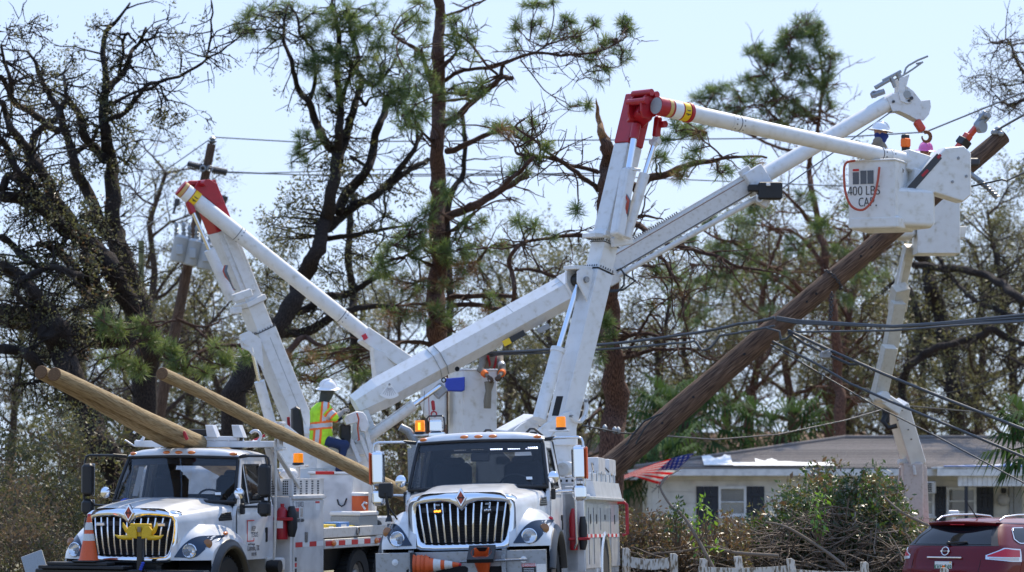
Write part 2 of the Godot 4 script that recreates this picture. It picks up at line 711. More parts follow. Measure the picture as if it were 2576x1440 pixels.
	mat("rust",lin(.20,.075,.03),.8,.2,dirty,Vector3.ONE*4.0)
	mat("canvas",lin(.22,.19,.14),.95,0.0,dirty,Vector3.ONE*5.0)
	mat("faded_red",lin(.42,.12,.09),.5,0.0,dirty,Vector3.ONE)
	mat("faded_cream",lin(.60,.50,.44),.5,0.0,dirty,Vector3.ONE)
	mat("cream_boom",lin(.56,.53,.46),.5,0.0,dirty,Vector3.ONE)
	mat("wire_steel",lin(.075,.082,.09),.4,.3)
	mat("transformer_grey",lin(.42,.44,.45),.45)
	mat("mossy_wood",lin(.16,.16,.075),.95,0.0,dirty,Vector3.ONE*4.0)
	mat("cooler_orange",lin(.75,.13,.03),.45)
	mat("carton_yellow",lin(.60,.45,.06),.7)
	mat("carton_blue",lin(.10,.25,.55),.6)
	m=mat("bag_white",lin(.75,.77,.80),.4)
	m.backlight_enabled=true
	m.backlight=lin(.5,.52,.55)
	mat("lens_frost",lin(.55,.50,.47),.15)
	mat("plate_green",lin(.03,.14,.08),.5)
	# wood and bark
	var barkt:=noise_tex(11,.035,[0.0,Color(.25,.2,.17),.4,Color(.62,.55,.5),.6,Color(.85,.78,.72),1.0,grey(1.0)],512,5)
	var barkh:=noise_tex(12,.05,[0.0,grey(0),.45,grey(.45),.55,grey(.7),1.0,grey(1)],512,5)
	m=mat("pine_bark",lin(.24,.140,.100),.95,0.0,barkt,Vector3(3,.55,1))
	M.pine_bark.uv1_triplanar=false
	m.heightmap_enabled=true
	m.heightmap_texture=barkh
	m.heightmap_scale=2.5
	m=mat("oak_bark",lin(.062,.048,.040),.95,0.0,barkt,Vector3(3,.6,1))
	M.oak_bark.uv1_triplanar=false
	m.heightmap_enabled=true
	m.heightmap_texture=barkh
	m.heightmap_scale=2.0
	mat("far_bark",lin(.11,.085,.07),.95,0.0,barkt,Vector3(2,.5,1))
	M.far_bark.uv1_triplanar=false
	mat("far_pine",lin(.22,.125,.09),.95,0.0,barkt,Vector3(2,.5,1))
	M.far_pine.uv1_triplanar=false
	mat("twig",lin(.12,.085,.06),.9)
	mat("dry_twig",lin(.18,.14,.105),.9)
	mat("splinter",lin(.42,.25,.12),.9,0.0,barkt,Vector3(2,.6,1))
	M.splinter.uv1_triplanar=false
	var polet:=noise_tex(15,.03,[0.0,Color(.62,.55,.46),.35,Color(.82,.78,.70),.6,Color(.93,.91,.86),1.0,grey(1.0)],512,5)
	m=mat("new_pole",lin(.40,.305,.17),.85,0.0,polet,Vector3(2,.16,1))
	M.new_pole.uv1_triplanar=false
	m.heightmap_enabled=true
	m.heightmap_texture=barkh
	m.heightmap_scale=.5
	m=mat("pole_end",lin(.26,.17,.09),.9,0.0,barkt,Vector3(5,5,5))
	m=mat("old_pole",lin(.20,.14,.10),.9,0.0,barkt,Vector3(3,.13,1))
	M.old_pole.uv1_triplanar=false
	m.heightmap_enabled=true
	m.heightmap_texture=barkh
	m.heightmap_scale=.8
	# leaves: a little light comes through them
	for e in [["pine_needle_dead",Color(.16,.085,.035),Color(.12,.06,.02)],["pine_needle",Color(.058,.085,.026),Color(.10,.15,.03)],["pine_needle_pale",Color(.13,.16,.045),Color(.16,.2,.05)],["pine_needle_far",Color(.085,.115,.05),Color(.12,.16,.06)],["oak_leaf",Color(.042,.048,.020),Color(.10,.10,.03)],["scrub_brown",Color(.105,.078,.048),Color(.07,.05,.03)],["scrub_olive",Color(.070,.068,.034),Color(.06,.06,.02)],["brown_leaf",Color(.105,.072,.040),Color(.09,.055,.025)],["shrub_leaf",Color(.034,.056,.020),Color(.04,.075,.012)],["bright_leaf",Color(.085,.17,.022),Color(.12,.22,.02)],["olive_leaf",Color(.095,.090,.035),Color(.10,.095,.03)],["palm_leaf",Color(.030,.058,.020),Color(.03,.055,.015)]]:
		m=mat(e[0],lin(e[1].r,e[1].g,e[1].b),.42 if e[0]=="shrub_leaf" or e[0]=="brown_leaf" else .55)
		m.backlight_enabled=true
		m.backlight=lin(e[2].r*1.3,e[2].g*1.3,e[2].b*1.3)
	for e in ["scrub_brown","scrub_olive","palm_leaf"]:
		M[e].metallic_specular=.2
	M.palm_leaf.roughness=.85
	M.palm_leaf.metallic_specular=.2
	# house
	mat("wall_board",lin(.70,.66,.575),.8,0.0,soft,Vector3.ONE*.5)
	mat("trim_white",lin(.72,.71,.68),.6,0.0,soft,Vector3.ONE)
	mat("shutter",lin(.02,.024,.034),.6,0.0,soft,Vector3.ONE*2.0)
	mat("blind",lin(.42,.40,.37),.8)
	var shingle:=noise_tex(21,.09,[0.0,Color(.5,.46,.42),.5,Color(.8,.77,.74),1.0,grey(1.0)],512,5)
	mat("shingle_a",lin(.36,.335,.315),.95,0.0,shingle,Vector3.ONE*.8)
	mat("shingle_b",lin(.44,.41,.385),.95,0.0,shingle,Vector3.ONE*.8)
	mat("shingle_c",lin(.26,.245,.235),.95,0.0,shingle,Vector3.ONE*.8)
	mat("pink_roof",lin(.34,.24,.19),.95,0.0,shingle,Vector3.ONE*.6)
	mat("pink_roof_b",lin(.31,.215,.17),.95,0.0,shingle,Vector3.ONE*.6)
	mat("underlay",lin(.78,.77,.74),.6,0.0,dirty,Vector3.ONE)
	mat("tarp_blue",lin(.10,.24,.62),.35,0.0,soft,Vector3.ONE)
	mat("tarp_white",lin(.66,.70,.76),.4,0.0,soft,Vector3.ONE)
	mat("tan_wall",lin(.30,.22,.13),.8,0.0,soft,Vector3.ONE)
	# ground
	mat("asphalt",lin(.15,.147,.14),.9,0.0,grain,Vector3.ONE*1.5)
	mat("soil",lin(.36,.32,.23),1.0,0.0,noise_tex(31,.05,[0.0,Color(.5,.45,.4),.5,Color(.8,.8,.7),1.0,grey(1)],512,6),Vector3.ONE*.3)
	mat("fence_white",lin(.60,.585,.55),.8,0.0,noise_tex(41,.05,[0.0,Color(.38,.33,.27),.32,Color(.62,.57,.50),.45,Color(.90,.88,.85),1.0,grey(1)],512,6),Vector3(.9,.22,.9))
	# car
	m=mat("car_red",lin(.12,.003,.007),.4,0.0)
	m.metallic_specular=.2
	m.clearcoat_enabled=true
	m.clearcoat=.55
	m.clearcoat_roughness=.03
	mat("tail_red",lin(.50,.01,.03),.12)
	mat("silver",lin(.66,.66,.67),.25,.8)
	mat("flag_red",lin(.70,.02,.04),.75)
	mat("flag_white",lin(.78,.78,.78),.75)
	mat("flag_blue",lin(.012,.03,.20),.75)
	for k in ["flag_red","flag_white","flag_blue"]:
		M[k].backlight_enabled=true
		M[k].backlight={"flag_red": lin(.8,.02,.04),"flag_white": lin(.7,.7,.7),"flag_blue": lin(.03,.08,.34)}[k]

func ground() -> void:
	# one sheet: level under the road, falling a little to the verge on the right and to the lots behind it
	var g:=Geo.new()
	var rows:=[]
	for z in [40.0,0.0,-30.0,-45.0,-49.0,-53.0,-58.0,-64.0,-72.0,-85.0,-100.0,-150.0,-260.0,-600.0,-1400.0]:
		var row:=PackedVector3Array()
		for x in [-900.0,-200.0,-60.0,-20.0,-9.0,-5.0,-2.5,0.0,2.0,3.5,5.0,7.0,12.0,20.0,60.0,200.0,900.0]:
			row.append(Vector3(x,ground_y(x,z),z))
		rows.append(row)
	g.grid(rows,Vector3.UP)
	structure("ground",g,M.soil)
	g=Geo.new()
	rows=[]
	for z in [20.0,-20.0,-40.0,-46.0,-50.0,-54.0,-58.0,-64.0,-70.0]:
		var row:=PackedVector3Array()
		for x in [-8.0,-6.0,-4.6,-3.0,-1.5,0.0,1.2,2.0]:
			row.append(Vector3(x,ground_y(x,z)+.004,z))
		rows.append(row)
	g.grid(rows,Vector3.UP)
	structure("road",g,M.asphalt)

func ground_y(x: float,z: float) -> float:
	var y:=-.03-.19*smoothstep(-.9,-4.2,x)
	y-=.33*smoothstep(2.0,4.6,x)*smoothstep(-75.0,-66.0,z)
	return y

# ---------------------------------------------------------------- the two bonneted trucks
# A truck's own space: x to its left (the picture's right), y up from the road, z forward from the back of the cab.

func truck_place(x: float,y: float,z: float,yaw: float,roll: float,pitch: float) -> Transform3D:
	return Transform3D(Basis(Vector3.UP,-yaw)*Basis(Vector3.BACK,roll)*Basis(Vector3.RIGHT,-pitch),Vector3(x,y,z))

func near_truck() -> Transform3D:
	return truck_place(-.244,-.03,-52.975,.137,.026,.009)

func pole_truck() -> Transform3D:
	return truck_place(-4.599,-.196,-56.064,.322,-.007,-.010)

func fender_crown(u: float) -> float:
	return 1.50-.26*pow(maxf(0.0,(u-.82)/.35),2.2)

func fender_front(u: float,y: float) -> float:                   # z of the fender's nose at side offset u and height y
	var z0:=2.955-.30*pow(clampf((u-.66)/.51,0.0,1.0),2.0)
	var top:=fender_crown(u)
	var k:=clampf((y-.98)/(top-.98),0.0,1.0)
	return z0-.05*k-.42*pow(k,3.2)

func make_cab(root: Node3D,black_mirrors: bool) -> void:
	var paint: Material=M.white_paint
	var g: Geo
	# bonnet: sections from the cowl to the grille, each from the right edge over the top to the left edge
	var secs:=[[1.40,.985,1.30,.955,1.735,1.80,1.862],[1.62,.965,1.30,.935,1.725,1.79,1.858],[2.0,.925,1.30,.89,1.70,1.765,1.835],[2.45,.86,1.22,.825,1.665,1.725,1.795],[2.72,.80,1.1,.775,1.645,1.70,1.765],[2.86,.765,1.0,.745,1.63,1.685,1.745],[2.94,.745,1.0,.73,1.612,1.672,1.726]]
	var rows:=[]
	for s in secs:
		var half:=[Vector3(s[1],s[2],s[0]),Vector3(s[1]-.004,s[4]-.12,s[0]),Vector3(s[3],s[4]-.03,s[0]),Vector3(s[3]-.035,s[4]+.008,s[0]),Vector3(s[3]-.11,s[4]+.025,s[0]),Vector3(.60,s[5],s[0]),Vector3(.54,s[6]-.012,s[0]),Vector3(.44,s[6],s[0])]
		var row:=PackedVector3Array()
		for p in half:
			row.append(Vector3(-p.x,p.y,p.z))
		row.append(Vector3(0,s[6]+.008,s[0]))
		for i in range(half.size()-1,-1,-1):
			row.append(half[i])
		rows.append(row)
	g=Geo.new()
	g.grid(rows,Vector3.UP)
	var hood:=obj("hood",g,paint,root)
	# fenders with their headlamps
	for sd in [1.0,-1.0]:
		rows=[]
		for i in 13:
			var u:=lerpf(.64,1.17,i/12.0)
			var row:=PackedVector3Array()
			for z in [1.36,1.6,1.9,2.2]:
				var dip:=.10*pow(maxf(0.0,(1.75-z)/.4),1.5)
				row.append(Vector3(sd*(u-.02*dip),fender_crown(u)-dip-.02*pow(maxf(0.0,z-1.9),2.0),z))
			for k in [1.0,.985,.95,.9,.82,.72,.6,.45,.3,.15,0.0]:
				var y: float=lerpf(.98,fender_crown(u)-.02*.09,k)
				row.append(Vector3(sd*u,y,fender_front(u,y) if k<1.0 else fender_front(u,9.0)))
			rows.append(row)
		g=Geo.new()
		g.grid(rows,Vector3(sd*.3,1,1))
		# outer side with the wheel arch cut out
		var side:=PackedVector2Array()
		for p in rows[12]:
			side.append(Vector2(p.z,p.y))
		side.append(Vector2(2.62,.80))
		for i in 13:
			var a:=deg_to_rad(lerpf(20.0,172.0,i/12.0))
			side.append(Vector2(2.02+.61*cos(a),.53+.61*sin(a)))
		side.append(Vector2(1.36,.66))
		var turn:=Transform3D(Basis(Vector3(0,0,1),Vector3(0,1,0),Vector3(-1,0,0)),Vector3.ZERO)
		g.prism(side,-sd*1.17,-sd*1.15,turn)
		var fender:=obj("fender",g,paint,root)
		# black flare round the arch
		g=Geo.new()
		rows=[]
		for i in 15:
			var a:=deg_to_rad(lerpf(12.0,168.0,i/14.0))
			var o:=Vector3(0,sin(a),cos(a))
			var c:=Vector3(0,.53,2.02)
			rows.append(PackedVector3Array([c+o*.60+Vector3(sd*1.14,0,0),c+o*.61+Vector3(sd*1.235,0,0),c+o*.66+Vector3(sd*1.24,0,0),c+o*.735+Vector3(sd*1.19,0,0),c+o*.745+Vector3(sd*1.165,0,0)]))
		g.slab(rows,Vector3(sd,.4,0),.02)
		obj("fender_flare",g,M.grey_flare,fender)
		g=Geo.new()
		g.ball(Vector3(sd*1.10,fender_crown(1.10)+.012,2.02),Vector3(.035,.028,.065))
		obj("fender_lamp",g,M.amber_lens if black_mirrors else M.tail_red,fender)
		# headlamp: dark bowl under a clear cover, a round lamp and an amber one
		rows=[]
		for i in 15:
			var u:=lerpf(.70,1.165,i/14.0)
			var low:=1.02+.012*absf(u-.9)+.30*pow(maxf(0.0,(u-.97)/.20),1.6)
			var top:=1.33-.30*pow(maxf(0.0,(1.0-u)/.30),2.0)+.03*(u-1.0)
			top=maxf(top,low+.012)
			var row:=PackedVector3Array()
			for k in 6:
				var y:=lerpf(low,top,k/5.0)
				row.append(Vector3(sd*u,y,fender_front(u,y)+.010))
			rows.append(row)
		g=Geo.new()
		g.slab(rows,Vector3(sd*.4,.2,1),.02)
		var lamp:=obj("headlight",g,M.headlamp_bowl,root)
		var face:=Vector3(sd*.18,.05,1).normalized()
		var xf:=facing(Vector3(sd*.906,1.115,fender_front(.906,1.115)+.01),face)
		xf=xf*Transform3D(Basis(Vector3.RIGHT,PI/2),Vector3.ZERO)
		g=Geo.new()
		g.lathe(PackedVector2Array([Vector2(.104,0),Vector2(.106,.022),Vector2(.096,.030),Vector2(.088,.022),Vector2(.06,.004),Vector2(.0,.0)]),xf,24)
		obj("lamp_reflector",g,M.chrome,lamp)
		g=Geo.new()
		g.lathe(PackedVector2Array([Vector2(.09,.026),Vector2(.06,.034),Vector2(.0,.038)]),xf,20)
		obj("lamp_glass",g,M.lens_clear,lamp)
		g=Geo.new()
		g.ball(xf*Vector3(0,.016,0),Vector3(.022,.022,.016))
		obj("bulb_shield",g,M.steel,lamp)
		xf=facing(Vector3(sd*1.085,1.215,fender_front(1.085,1.215)+.012),Vector3(sd*.4,.1,1))*Transform3D(Basis(Vector3.RIGHT,PI/2),Vector3.ZERO)
		g=Geo.new()
		g.lathe(PackedVector2Array([Vector2(.068,0),Vector2(.068,.014),Vector2(.045,.026),Vector2(.0,.030)]),xf,20)
		obj("turn_signal",g,M.amber_dim,lamp)
	# hood side vents
	for sd in [1.0,-1.0]:
		g=Geo.new()
		var poly:=vec2s([1.52,1.60,2.0,1.58,1.90,1.64,1.80,1.70,1.56,1.72])
		var slope:=Basis(Vector3(-sd*.155,0,1).normalized(),Vector3.UP,Vector3(sd,0,sd*.155).normalized())
		g.prism(poly,-.01,.012,Transform3D(slope,Vector3(sd*(.972+.155*1.56),-.06,0)),.004)
		var vent:=obj("hood_vent",g,M.black_plastic,root)
		for k in 4:
			g=Geo.new()
			var y:=1.565+.028*k
			g.beam(Vector3(sd*(.985+.155*(1.56-1.55)),y,1.55),Vector3(sd*(.985-.155*(1.88-.06*k-1.56)),y,1.88-.06*k),.02,.007,Vector3.RIGHT,.002)
			obj("vent_louver",g,M.black_paint if black_mirrors else M.chrome,vent)
	grille(root)
	shell(root)
	mirrors(root,black_mirrors)
	front_wheels(root)

func grille_z(x: float) -> float:
	return 2.985-.13*pow(absf(x)/.78,2.0)

func grille(root: Node3D) -> void:
	# bright surround lofted from its outer edge over its face into the opening
	var outer:=vec2s([0,1.735,.22,1.732,.48,1.715,.66,1.69,.735,1.645,.765,1.56,.758,1.40,.735,1.22,.705,1.06,.675,.985,.60,.945,.40,.935,.20,.935,0,.935])
	var inner:=vec2s([0,1.475,.10,1.565,.20,1.60,.40,1.60,.585,1.585,.635,1.545,.642,1.44,.628,1.28,.60,1.14,.575,1.075,.52,1.04,.36,1.03,.18,1.03,0,1.03])
	var o:=mirrored(outer)
	var q:=mirrored(inner)
	o.remove_at(14)
	q.remove_at(14)
	var rows:=[]
	for e in [[0.0,-.16],[0.0,-.05],[.07,-.008],[.22,.012],[.5,.016],[.75,.010],[.93,-.004],[1.0,-.03],[1.02,-.10]]:
		var row:=PackedVector3Array()
		for i in o.size():
			var p:=o[i].lerp(q[i],e[0])
			row.append(Vector3(p.x,p.y,grille_z(p.x)+e[1]-(p.y-1.3)*.05))
		rows.append(row)
	var g:=Geo.new()
	g.grid(rows,Vector3(0,0,1),true)
	var surround:=obj("grille_surround",g,M.chrome,root)
	# emblem: a bright lozenge with an orange one let into it
	g=Geo.new()
	var xf:=Transform3D(Basis(Vector3.RIGHT,-.05),Vector3(0,1.655,2.985))
	g.prism(vec2s([0,-.135,.082,0,0,.135,-.082,0]),-.03,.032,xf,.012)
	var em:=obj("emblem",g,M.chrome,surround)
	g=Geo.new()
	g.prism(vec2s([0,-.092,.056,0,0,.092,-.056,0]),.03,.036,xf,.002)
	g.prism(vec2s([0,-.03,0.001,-.031,.001,.09,0,.09]),.036,.038,xf)
	em.set_meta("label","chrome diamond emblem with an orange centre")
	obj("emblem_field",g,M.emblem_orange,surround)
	g=Geo.new()
	for k in [[-.026,.016],[.026,.016]]:
		g.prism(vec2s([k[0]-.005,-.035,k[0]+.005,-.035,k[0]+.005,.04,k[0]-.005,.04]),.035,.039,xf)
	g.prism(vec2s([-.045,-.008,.045,-.008,.045,.008,-.045,.008]),.035,.040,xf)
	obj("emblem_strokes",g,M.sign_black,surround)
	# dark radiator behind, with its own fins
	g=Geo.new()
	g.box(Vector3(0,1.31,2.76),Vector3(1.28,.60,.03),.004)
	var rad:=obj("radiator",g,M.dark_gap,root)
	for k in 14:
		g=Geo.new()
		g.box(Vector3(0,1.06+.038*k,2.785),Vector3(1.2,.006,.012),.001)
		obj("radiator_fin",g,M.black_plastic,rad)
	for side in [-1,1]:
		g=Geo.new()
		for k in 9:
			g.box(Vector3(side*.42,1.50+.0,2.80),Vector3(.36,.07,.01),.002)
			break
		obj("radiator_screen",g,M.steel_dark,rad)
	for k in 12:
		var t:=(k-5.5)/5.5
		var p:=PackedVector3Array()
		var r:=PackedFloat32Array()
		for i in 7:
			var f:=i/6.0
			var x:=t*lerpf(.60,.525,f)
			var top:=1.585 if absf(t)>.3 else lerpf(1.50,1.585,absf(t)/.3)
			p.append(Vector3(x,lerpf(top,1.055,f),grille_z(x)-.055+.03*sin(f*PI)))
			r.append(.015)
		g=Geo.new()
		g.tube(p,r,8,true,1.0)
		obj("grille_bar",g,M.chrome,surround)

func side_frame(sd: float) -> Transform3D:         # the leaning plane of the cab's side above the belt line: x is the truck's z, y runs up the side
	var up:=Vector3(-sd*.135,.75,0).normalized()
	var z:=Vector3(sd*.75,.135,0).normalized()
	return Transform3D(Basis(Vector3(0,0,1),up,z),Vector3(sd*1.025,1.72,0))

func shell(root: Node3D) -> void:
	var g:=Geo.new()
	# roof, drooping to the windscreen
	var rows:=[]
	for i in 17:
		var t:=lerpf(-1.0,1.0,i/16.0)
		var a:=absf(t)
		var zf:=1.235-.20*t*t
		var row:=PackedVector3Array()
		var xr:=t*.905
		var lift:=.055*(1.0-pow(a,3.0))-.03*pow(a,8.0)
		for e in [[-.02,2.43],[0.0,2.50],[.05,2.53],[.4,2.545],[.75,2.548],[.90,2.54],[.965,2.525],[1.0,2.495],[1.004,2.465],[.985,2.445]]:
			row.append(Vector3(xr*(1.0 if e[1]>2.48 else 1.005),e[1]+lift*(1.0 if e[1]>2.5 else .35),zf*e[0]))
		rows.append(row)
	g.slab(rows,Vector3.UP,.03)
	var roof:=obj("cab_roof",g,M.white_paint,root)
	for x in [-.815,-.204,0.0,.204,.815]:
		g=Geo.new()
		var zf:=1.235-.20*pow(x/.905,2.0)
		g.ball(Vector3(x,2.505+.028*(1.0-pow(absf(x)/.905,3.0)),zf-.012),Vector3(.062,.026,.032),Basis(Vector3.UP,atan(.40*x/.82)))
		obj("marker_light",g,M.amber_lens,roof)
	# windscreen and its black rubber
	var glass:=[]
	var edge:=PackedVector3Array()
	for i in 13:
		var f:=i/12.0
		var row:=PackedVector3Array()
		for j in 17:
			var t:=lerpf(-1.0,1.0,j/16.0)
			var low:=Vector3(t*.985,1.80+.012*(1-t*t),1.655-.28*t*t)
			var top:=Vector3(t*.885,2.455+.02*(1-t*t),1.225-.19*t*t)
			row.append(low.lerp(top,f)+Vector3(0,.012,.018)*sin(f*PI))
		glass.append(row)
	g=Geo.new()
	g.slab(glass,Vector3(0,.5,1),.008)
	var ws:=obj("windshield",g,M.glass,root)
	for j in 17:
		edge.append(glass[0][j])
	for i in range(1,13):
		edge.append(glass[i][16])
	for j in range(15,-1,-1):
		edge.append(glass[12][j])
	for i in range(11,-1,-1):
		edge.append(glass[i][0])
	g=Geo.new()
	g.pipe(edge,.026,8)
	obj("windshield_seal",g,M.black_plastic,ws)
	# upper black band behind the glass
	rows=[]
	for i in [10,11,12]:
		var row:=PackedVector3Array()
		for j in 17:
			row.append(glass[i][j]-Vector3(0,.01,.03))
		rows.append(row)
	g=Geo.new()
	g.slab(rows,Vector3(0,.5,1),.004)
	obj("sun_band",g,M.dark_gap,ws)
	g=Geo.new()
	g.box(Vector3(.74,1.925,1.46),Vector3(.085,.045,.004),.001,Basis(Vector3.UP,.3)*Basis(Vector3.RIGHT,-.52))
	obj("inspection_sticker",g,M.sign_white,ws)
	# pillars at the screen's sides
	for sd in [1.0,-1.0]:
		g=Geo.new()
		rows=[]
		for i in 9:
			var f:=i/8.0
			var a:=Vector3(sd*1.0,1.74,1.375).lerp(Vector3(sd*.895,2.47,1.03),f)
			var b:=Vector3(sd*1.025,1.74,1.29).lerp(Vector3(sd*.912,2.47,.95),f)
			rows.append(PackedVector3Array([a+Vector3(-sd*.03,0,.0),a+Vector3(sd*.004,.0,.004),a.lerp(b,.4)+Vector3(sd*.016,0,.01),b]))
		g.slab(rows,Vector3(sd,.2,.6),.03)
		obj("pillar",g,M.white_paint,root)
		# lower body side, then the door
		g=Geo.new()
		var flat:=Transform3D(Basis(Vector3(0,0,1),Vector3(0,1,0),Vector3(-1,0,0)),Vector3.ZERO)
		g.prism(vec2s([-.02,.93,.18,.93,.18,1.72,-.02,1.72]),-sd*1.025,-sd*.98,flat,.008)
		obj("cab_side",g,M.white_paint,root)
		g=Geo.new()
		g.prism(vec2s([1.395,.95,1.46,.95,1.46,1.60,1.40,1.74,1.395,1.74]),-sd*1.02,-sd*.96,flat,.006)
		obj("cab_side",g,M.white_paint,root)
		g=Geo.new()
		g.prism(vec2s([-.02,0.0,.16,0.0,.16,.76,-.02,.76]),-.04,.0,side_frame(sd),.006)
		obj("cab_side",g,M.white_paint,root)
		g=Geo.new()
		g.prism(vec2s([.16,.70,1.02,.70,.98,.765,.16,.765]),-.04,-.002,side_frame(sd),.004)
		obj("cab_side",g,M.white_paint,root)
		g=Geo.new()
		rows=[]
		for y in [.94,1.0,1.15,1.32,1.34,1.5,1.64,1.66,1.71]:
			var bulge: float=1.018+.014*sin((y-.94)/.78*PI)+(.010 if y<1.33 else 0.0)+(-.012 if y>1.65 else 0.0)
			rows.append(PackedVector3Array([Vector3(sd*bulge,y,.19),Vector3(sd*bulge,y,.6),Vector3(sd*bulge,y,1.0),Vector3(sd*(bulge-.004),y,1.385)]))
		g.slab(rows,Vector3(sd,0,0),.05)
		var door:=obj("door",g,M.white_paint,root)
		# window frame of the door on the leaning plane, quarter light ahead of it
		var sf:=side_frame(sd)
		g=Geo.new()
		g.frame(vec2s([.17,-.02,1.375,-.02,1.375,.05,1.06,.70,.17,.70]),vec2s([.30,.07,1.30,.035,1.285,.12,1.01,.655,.30,.655]),-.035,-.004,sf)
		g.prism(vec2s([.895,.06,.945,.06,.945,.66,.895,.66]),-.03,-.002,sf,.004)
		obj("window_frame",g,M.white_paint,door)
		g=Geo.new()
		g.frame(vec2s([.30,.07,.895,.07,.895,.655,.30,.655]),vec2s([.325,.10,.872,.10,.872,.63,.325,.63]),-.03,.003,sf)
		g.frame(vec2s([.945,.045,1.295,.035,1.28,.12,1.01,.655,.945,.655]),vec2s([.962,.07,1.262,.06,1.258,.12,1.0,.63,.962,.63]),-.03,.003,sf)
		obj("window_seal",g,M.black_plastic,door)
		g=Geo.new()
		g.prism(vec2s([.31,.08,.885,.08,.885,.645,.31,.645]),-.022,-.016,sf)
		obj("side_window",g,M.glass,door)
		g=Geo.new()
		g.prism(vec2s([.95,.055,1.28,.05,1.27,.12,1.0,.645,.95,.645]),-.022,-.016,sf)
		obj("quarter_window",g,M.window_pane,door)
		g=Geo.new()
		g.box(Vector3(sd*1.045,1.30,.30),Vector3(.025,.22,.06),.01)
		obj("door_handle",g,M.black_plastic,door)
		g=Geo.new()
		g.box(Vector3(sd*1.012,1.335,1.391),Vector3(.01,.78,.010),.001)
		obj("door_gap",g,M.dark_gap,door)
	# rear wall, floor, fascia and seats seen through the glass
	g=Geo.new()
	g.frame(vec2s([-1.0,.93,1.0,.93,1.02,1.75,.90,2.50,-.90,2.50,-1.02,1.75]),vec2s([-.64,1.90,.64,1.90,.66,2.0,.58,2.33,-.58,2.33,-.66,2.0]),-.02,.02)
	obj("rear_wall",g,M.cab_trim,root)
	g=Geo.new()
	g.prism(vec2s([-.64,1.90,.64,1.90,.66,2.0,.58,2.33,-.58,2.33,-.66,2.0]),-.004,.004)
	obj("rear_window",g,M.window_pane,root)
	g=Geo.new()
	g.box(Vector3(0,.95,.72),Vector3(1.94,.04,1.4),.005)
	g.box(Vector3(0,1.62,1.38),Vector3(1.86,.26,.36),.06)
	obj("dashboard",g,M.cab_trim,root)
	for x in [-.52,.50]:
		g=Geo.new()
		g.box(Vector3(x,1.72,.34),Vector3(.56,.95,.16),.07,Basis(Vector3.RIGHT,-.12))
		g.box(Vector3(x,2.17,.27),Vector3(.34,.20,.10),.045,Basis(Vector3.RIGHT,-.12))
		g.box(Vector3(x,1.26,.55),Vector3(.54,.16,.5),.06)
		obj("seat",g,M.seat_cloth,root)
	g=Geo.new()
	g.ring(Vector3(.50,1.80,1.08),Vector3(0,.62,-.78),.235,.016,0,360,28,8)
	g.rod(Vector3(.50,1.80,1.08),Vector3(.50,1.66,1.25),.03,8)
	g.beam(Vector3(.28,1.80,1.085),Vector3(.72,1.80,1.085),.03,.02)
	obj("steering_wheel",g,M.black_plastic,root)
	# chassis rails, sump and tank in the dark below
	g=Geo.new()
	for x in [-.43,.43]:
		g.box(Vector3(x,.78,-1.6),Vector3(.09,.26,9.0),.01)
	g.box(Vector3(0,.80,2.1),Vector3(.9,.5,1.3),.05)
	obj("chassis",g,M.black_paint,root)

func mirrors(root: Node3D,black: bool) -> void:
	var bar: Material=M.black_paint if black else M.bright_pipe
	var head: Material=M.black_plastic if black else M.chrome
	for sd in [1.0,-1.0]:
		var g:=Geo.new()
		var p:=PackedVector3Array([Vector3(sd*.93,2.47,1.06),Vector3(sd*1.10,2.485,1.22),Vector3(sd*1.42,2.485,1.30),Vector3(sd*1.47,2.465,1.31),Vector3(sd*1.49,2.41,1.31),Vector3(sd*1.50,2.1,1.32),Vector3(sd*1.50,1.84,1.32),Vector3(sd*1.48,1.77,1.32),Vector3(sd*1.42,1.74,1.31),Vector3(sd*1.04,1.73,1.26)])
		g.pipe(p,.019,8)
		var arm:=obj("mirror_arm",g,bar,root)
		g=Geo.new()
		g.beam(Vector3(sd*.92,2.47,1.05),Vector3(sd*1.10,2.49,1.20),.05,.06,Vector3.UP,.015)
		obj("mirror_bracket",g,M.black_plastic,arm)
		g=Geo.new()
		g.box(Vector3(sd*1.05,1.70,1.26),Vector3(.06,.16,.09),.015)
		obj("mirror_bracket",g,M.black_plastic,arm)
		# main head and the small wide-angle head under it
		for e in [[2.12,.50,.20],[1.75,.24,.20]]:
			g=Geo.new()
			g.box(Vector3(sd*1.43,e[0]-(.04 if e[1]<.3 else 0.0),1.345),Vector3(e[2],e[1],.15),.06)
			obj("mirror",g,head,arm)
			g=Geo.new()
			g.box(Vector3(sd*1.43,e[0]-(.04 if e[1]<.3 else 0.0),1.284),Vector3(e[2]-.02,e[1]-.02,.012),.004)
			obj("mirror_face",g,M.silver,arm)
			if not black and e[1]>.3:
				g=Geo.new()
				g.box(Vector3(sd*1.54,e[0],1.33),Vector3(.028,e[1]-.05,.085),.012)
				obj("mirror_reflector",g,M.orange_plastic,arm)
		# round bright mirror on its stalk
		g=Geo.new()
		g.ball(Vector3(sd*1.08,1.93,1.47),Vector3(.082,.088,.05))
		obj("round_mirror",g,M.chrome,root)
		g=Geo.new()
		g.rod(Vector3(sd*1.08,1.93,1.44),Vector3(sd*1.0,1.90,1.30),.014,6)
		obj("round_mirror_stalk",g,bar,root)

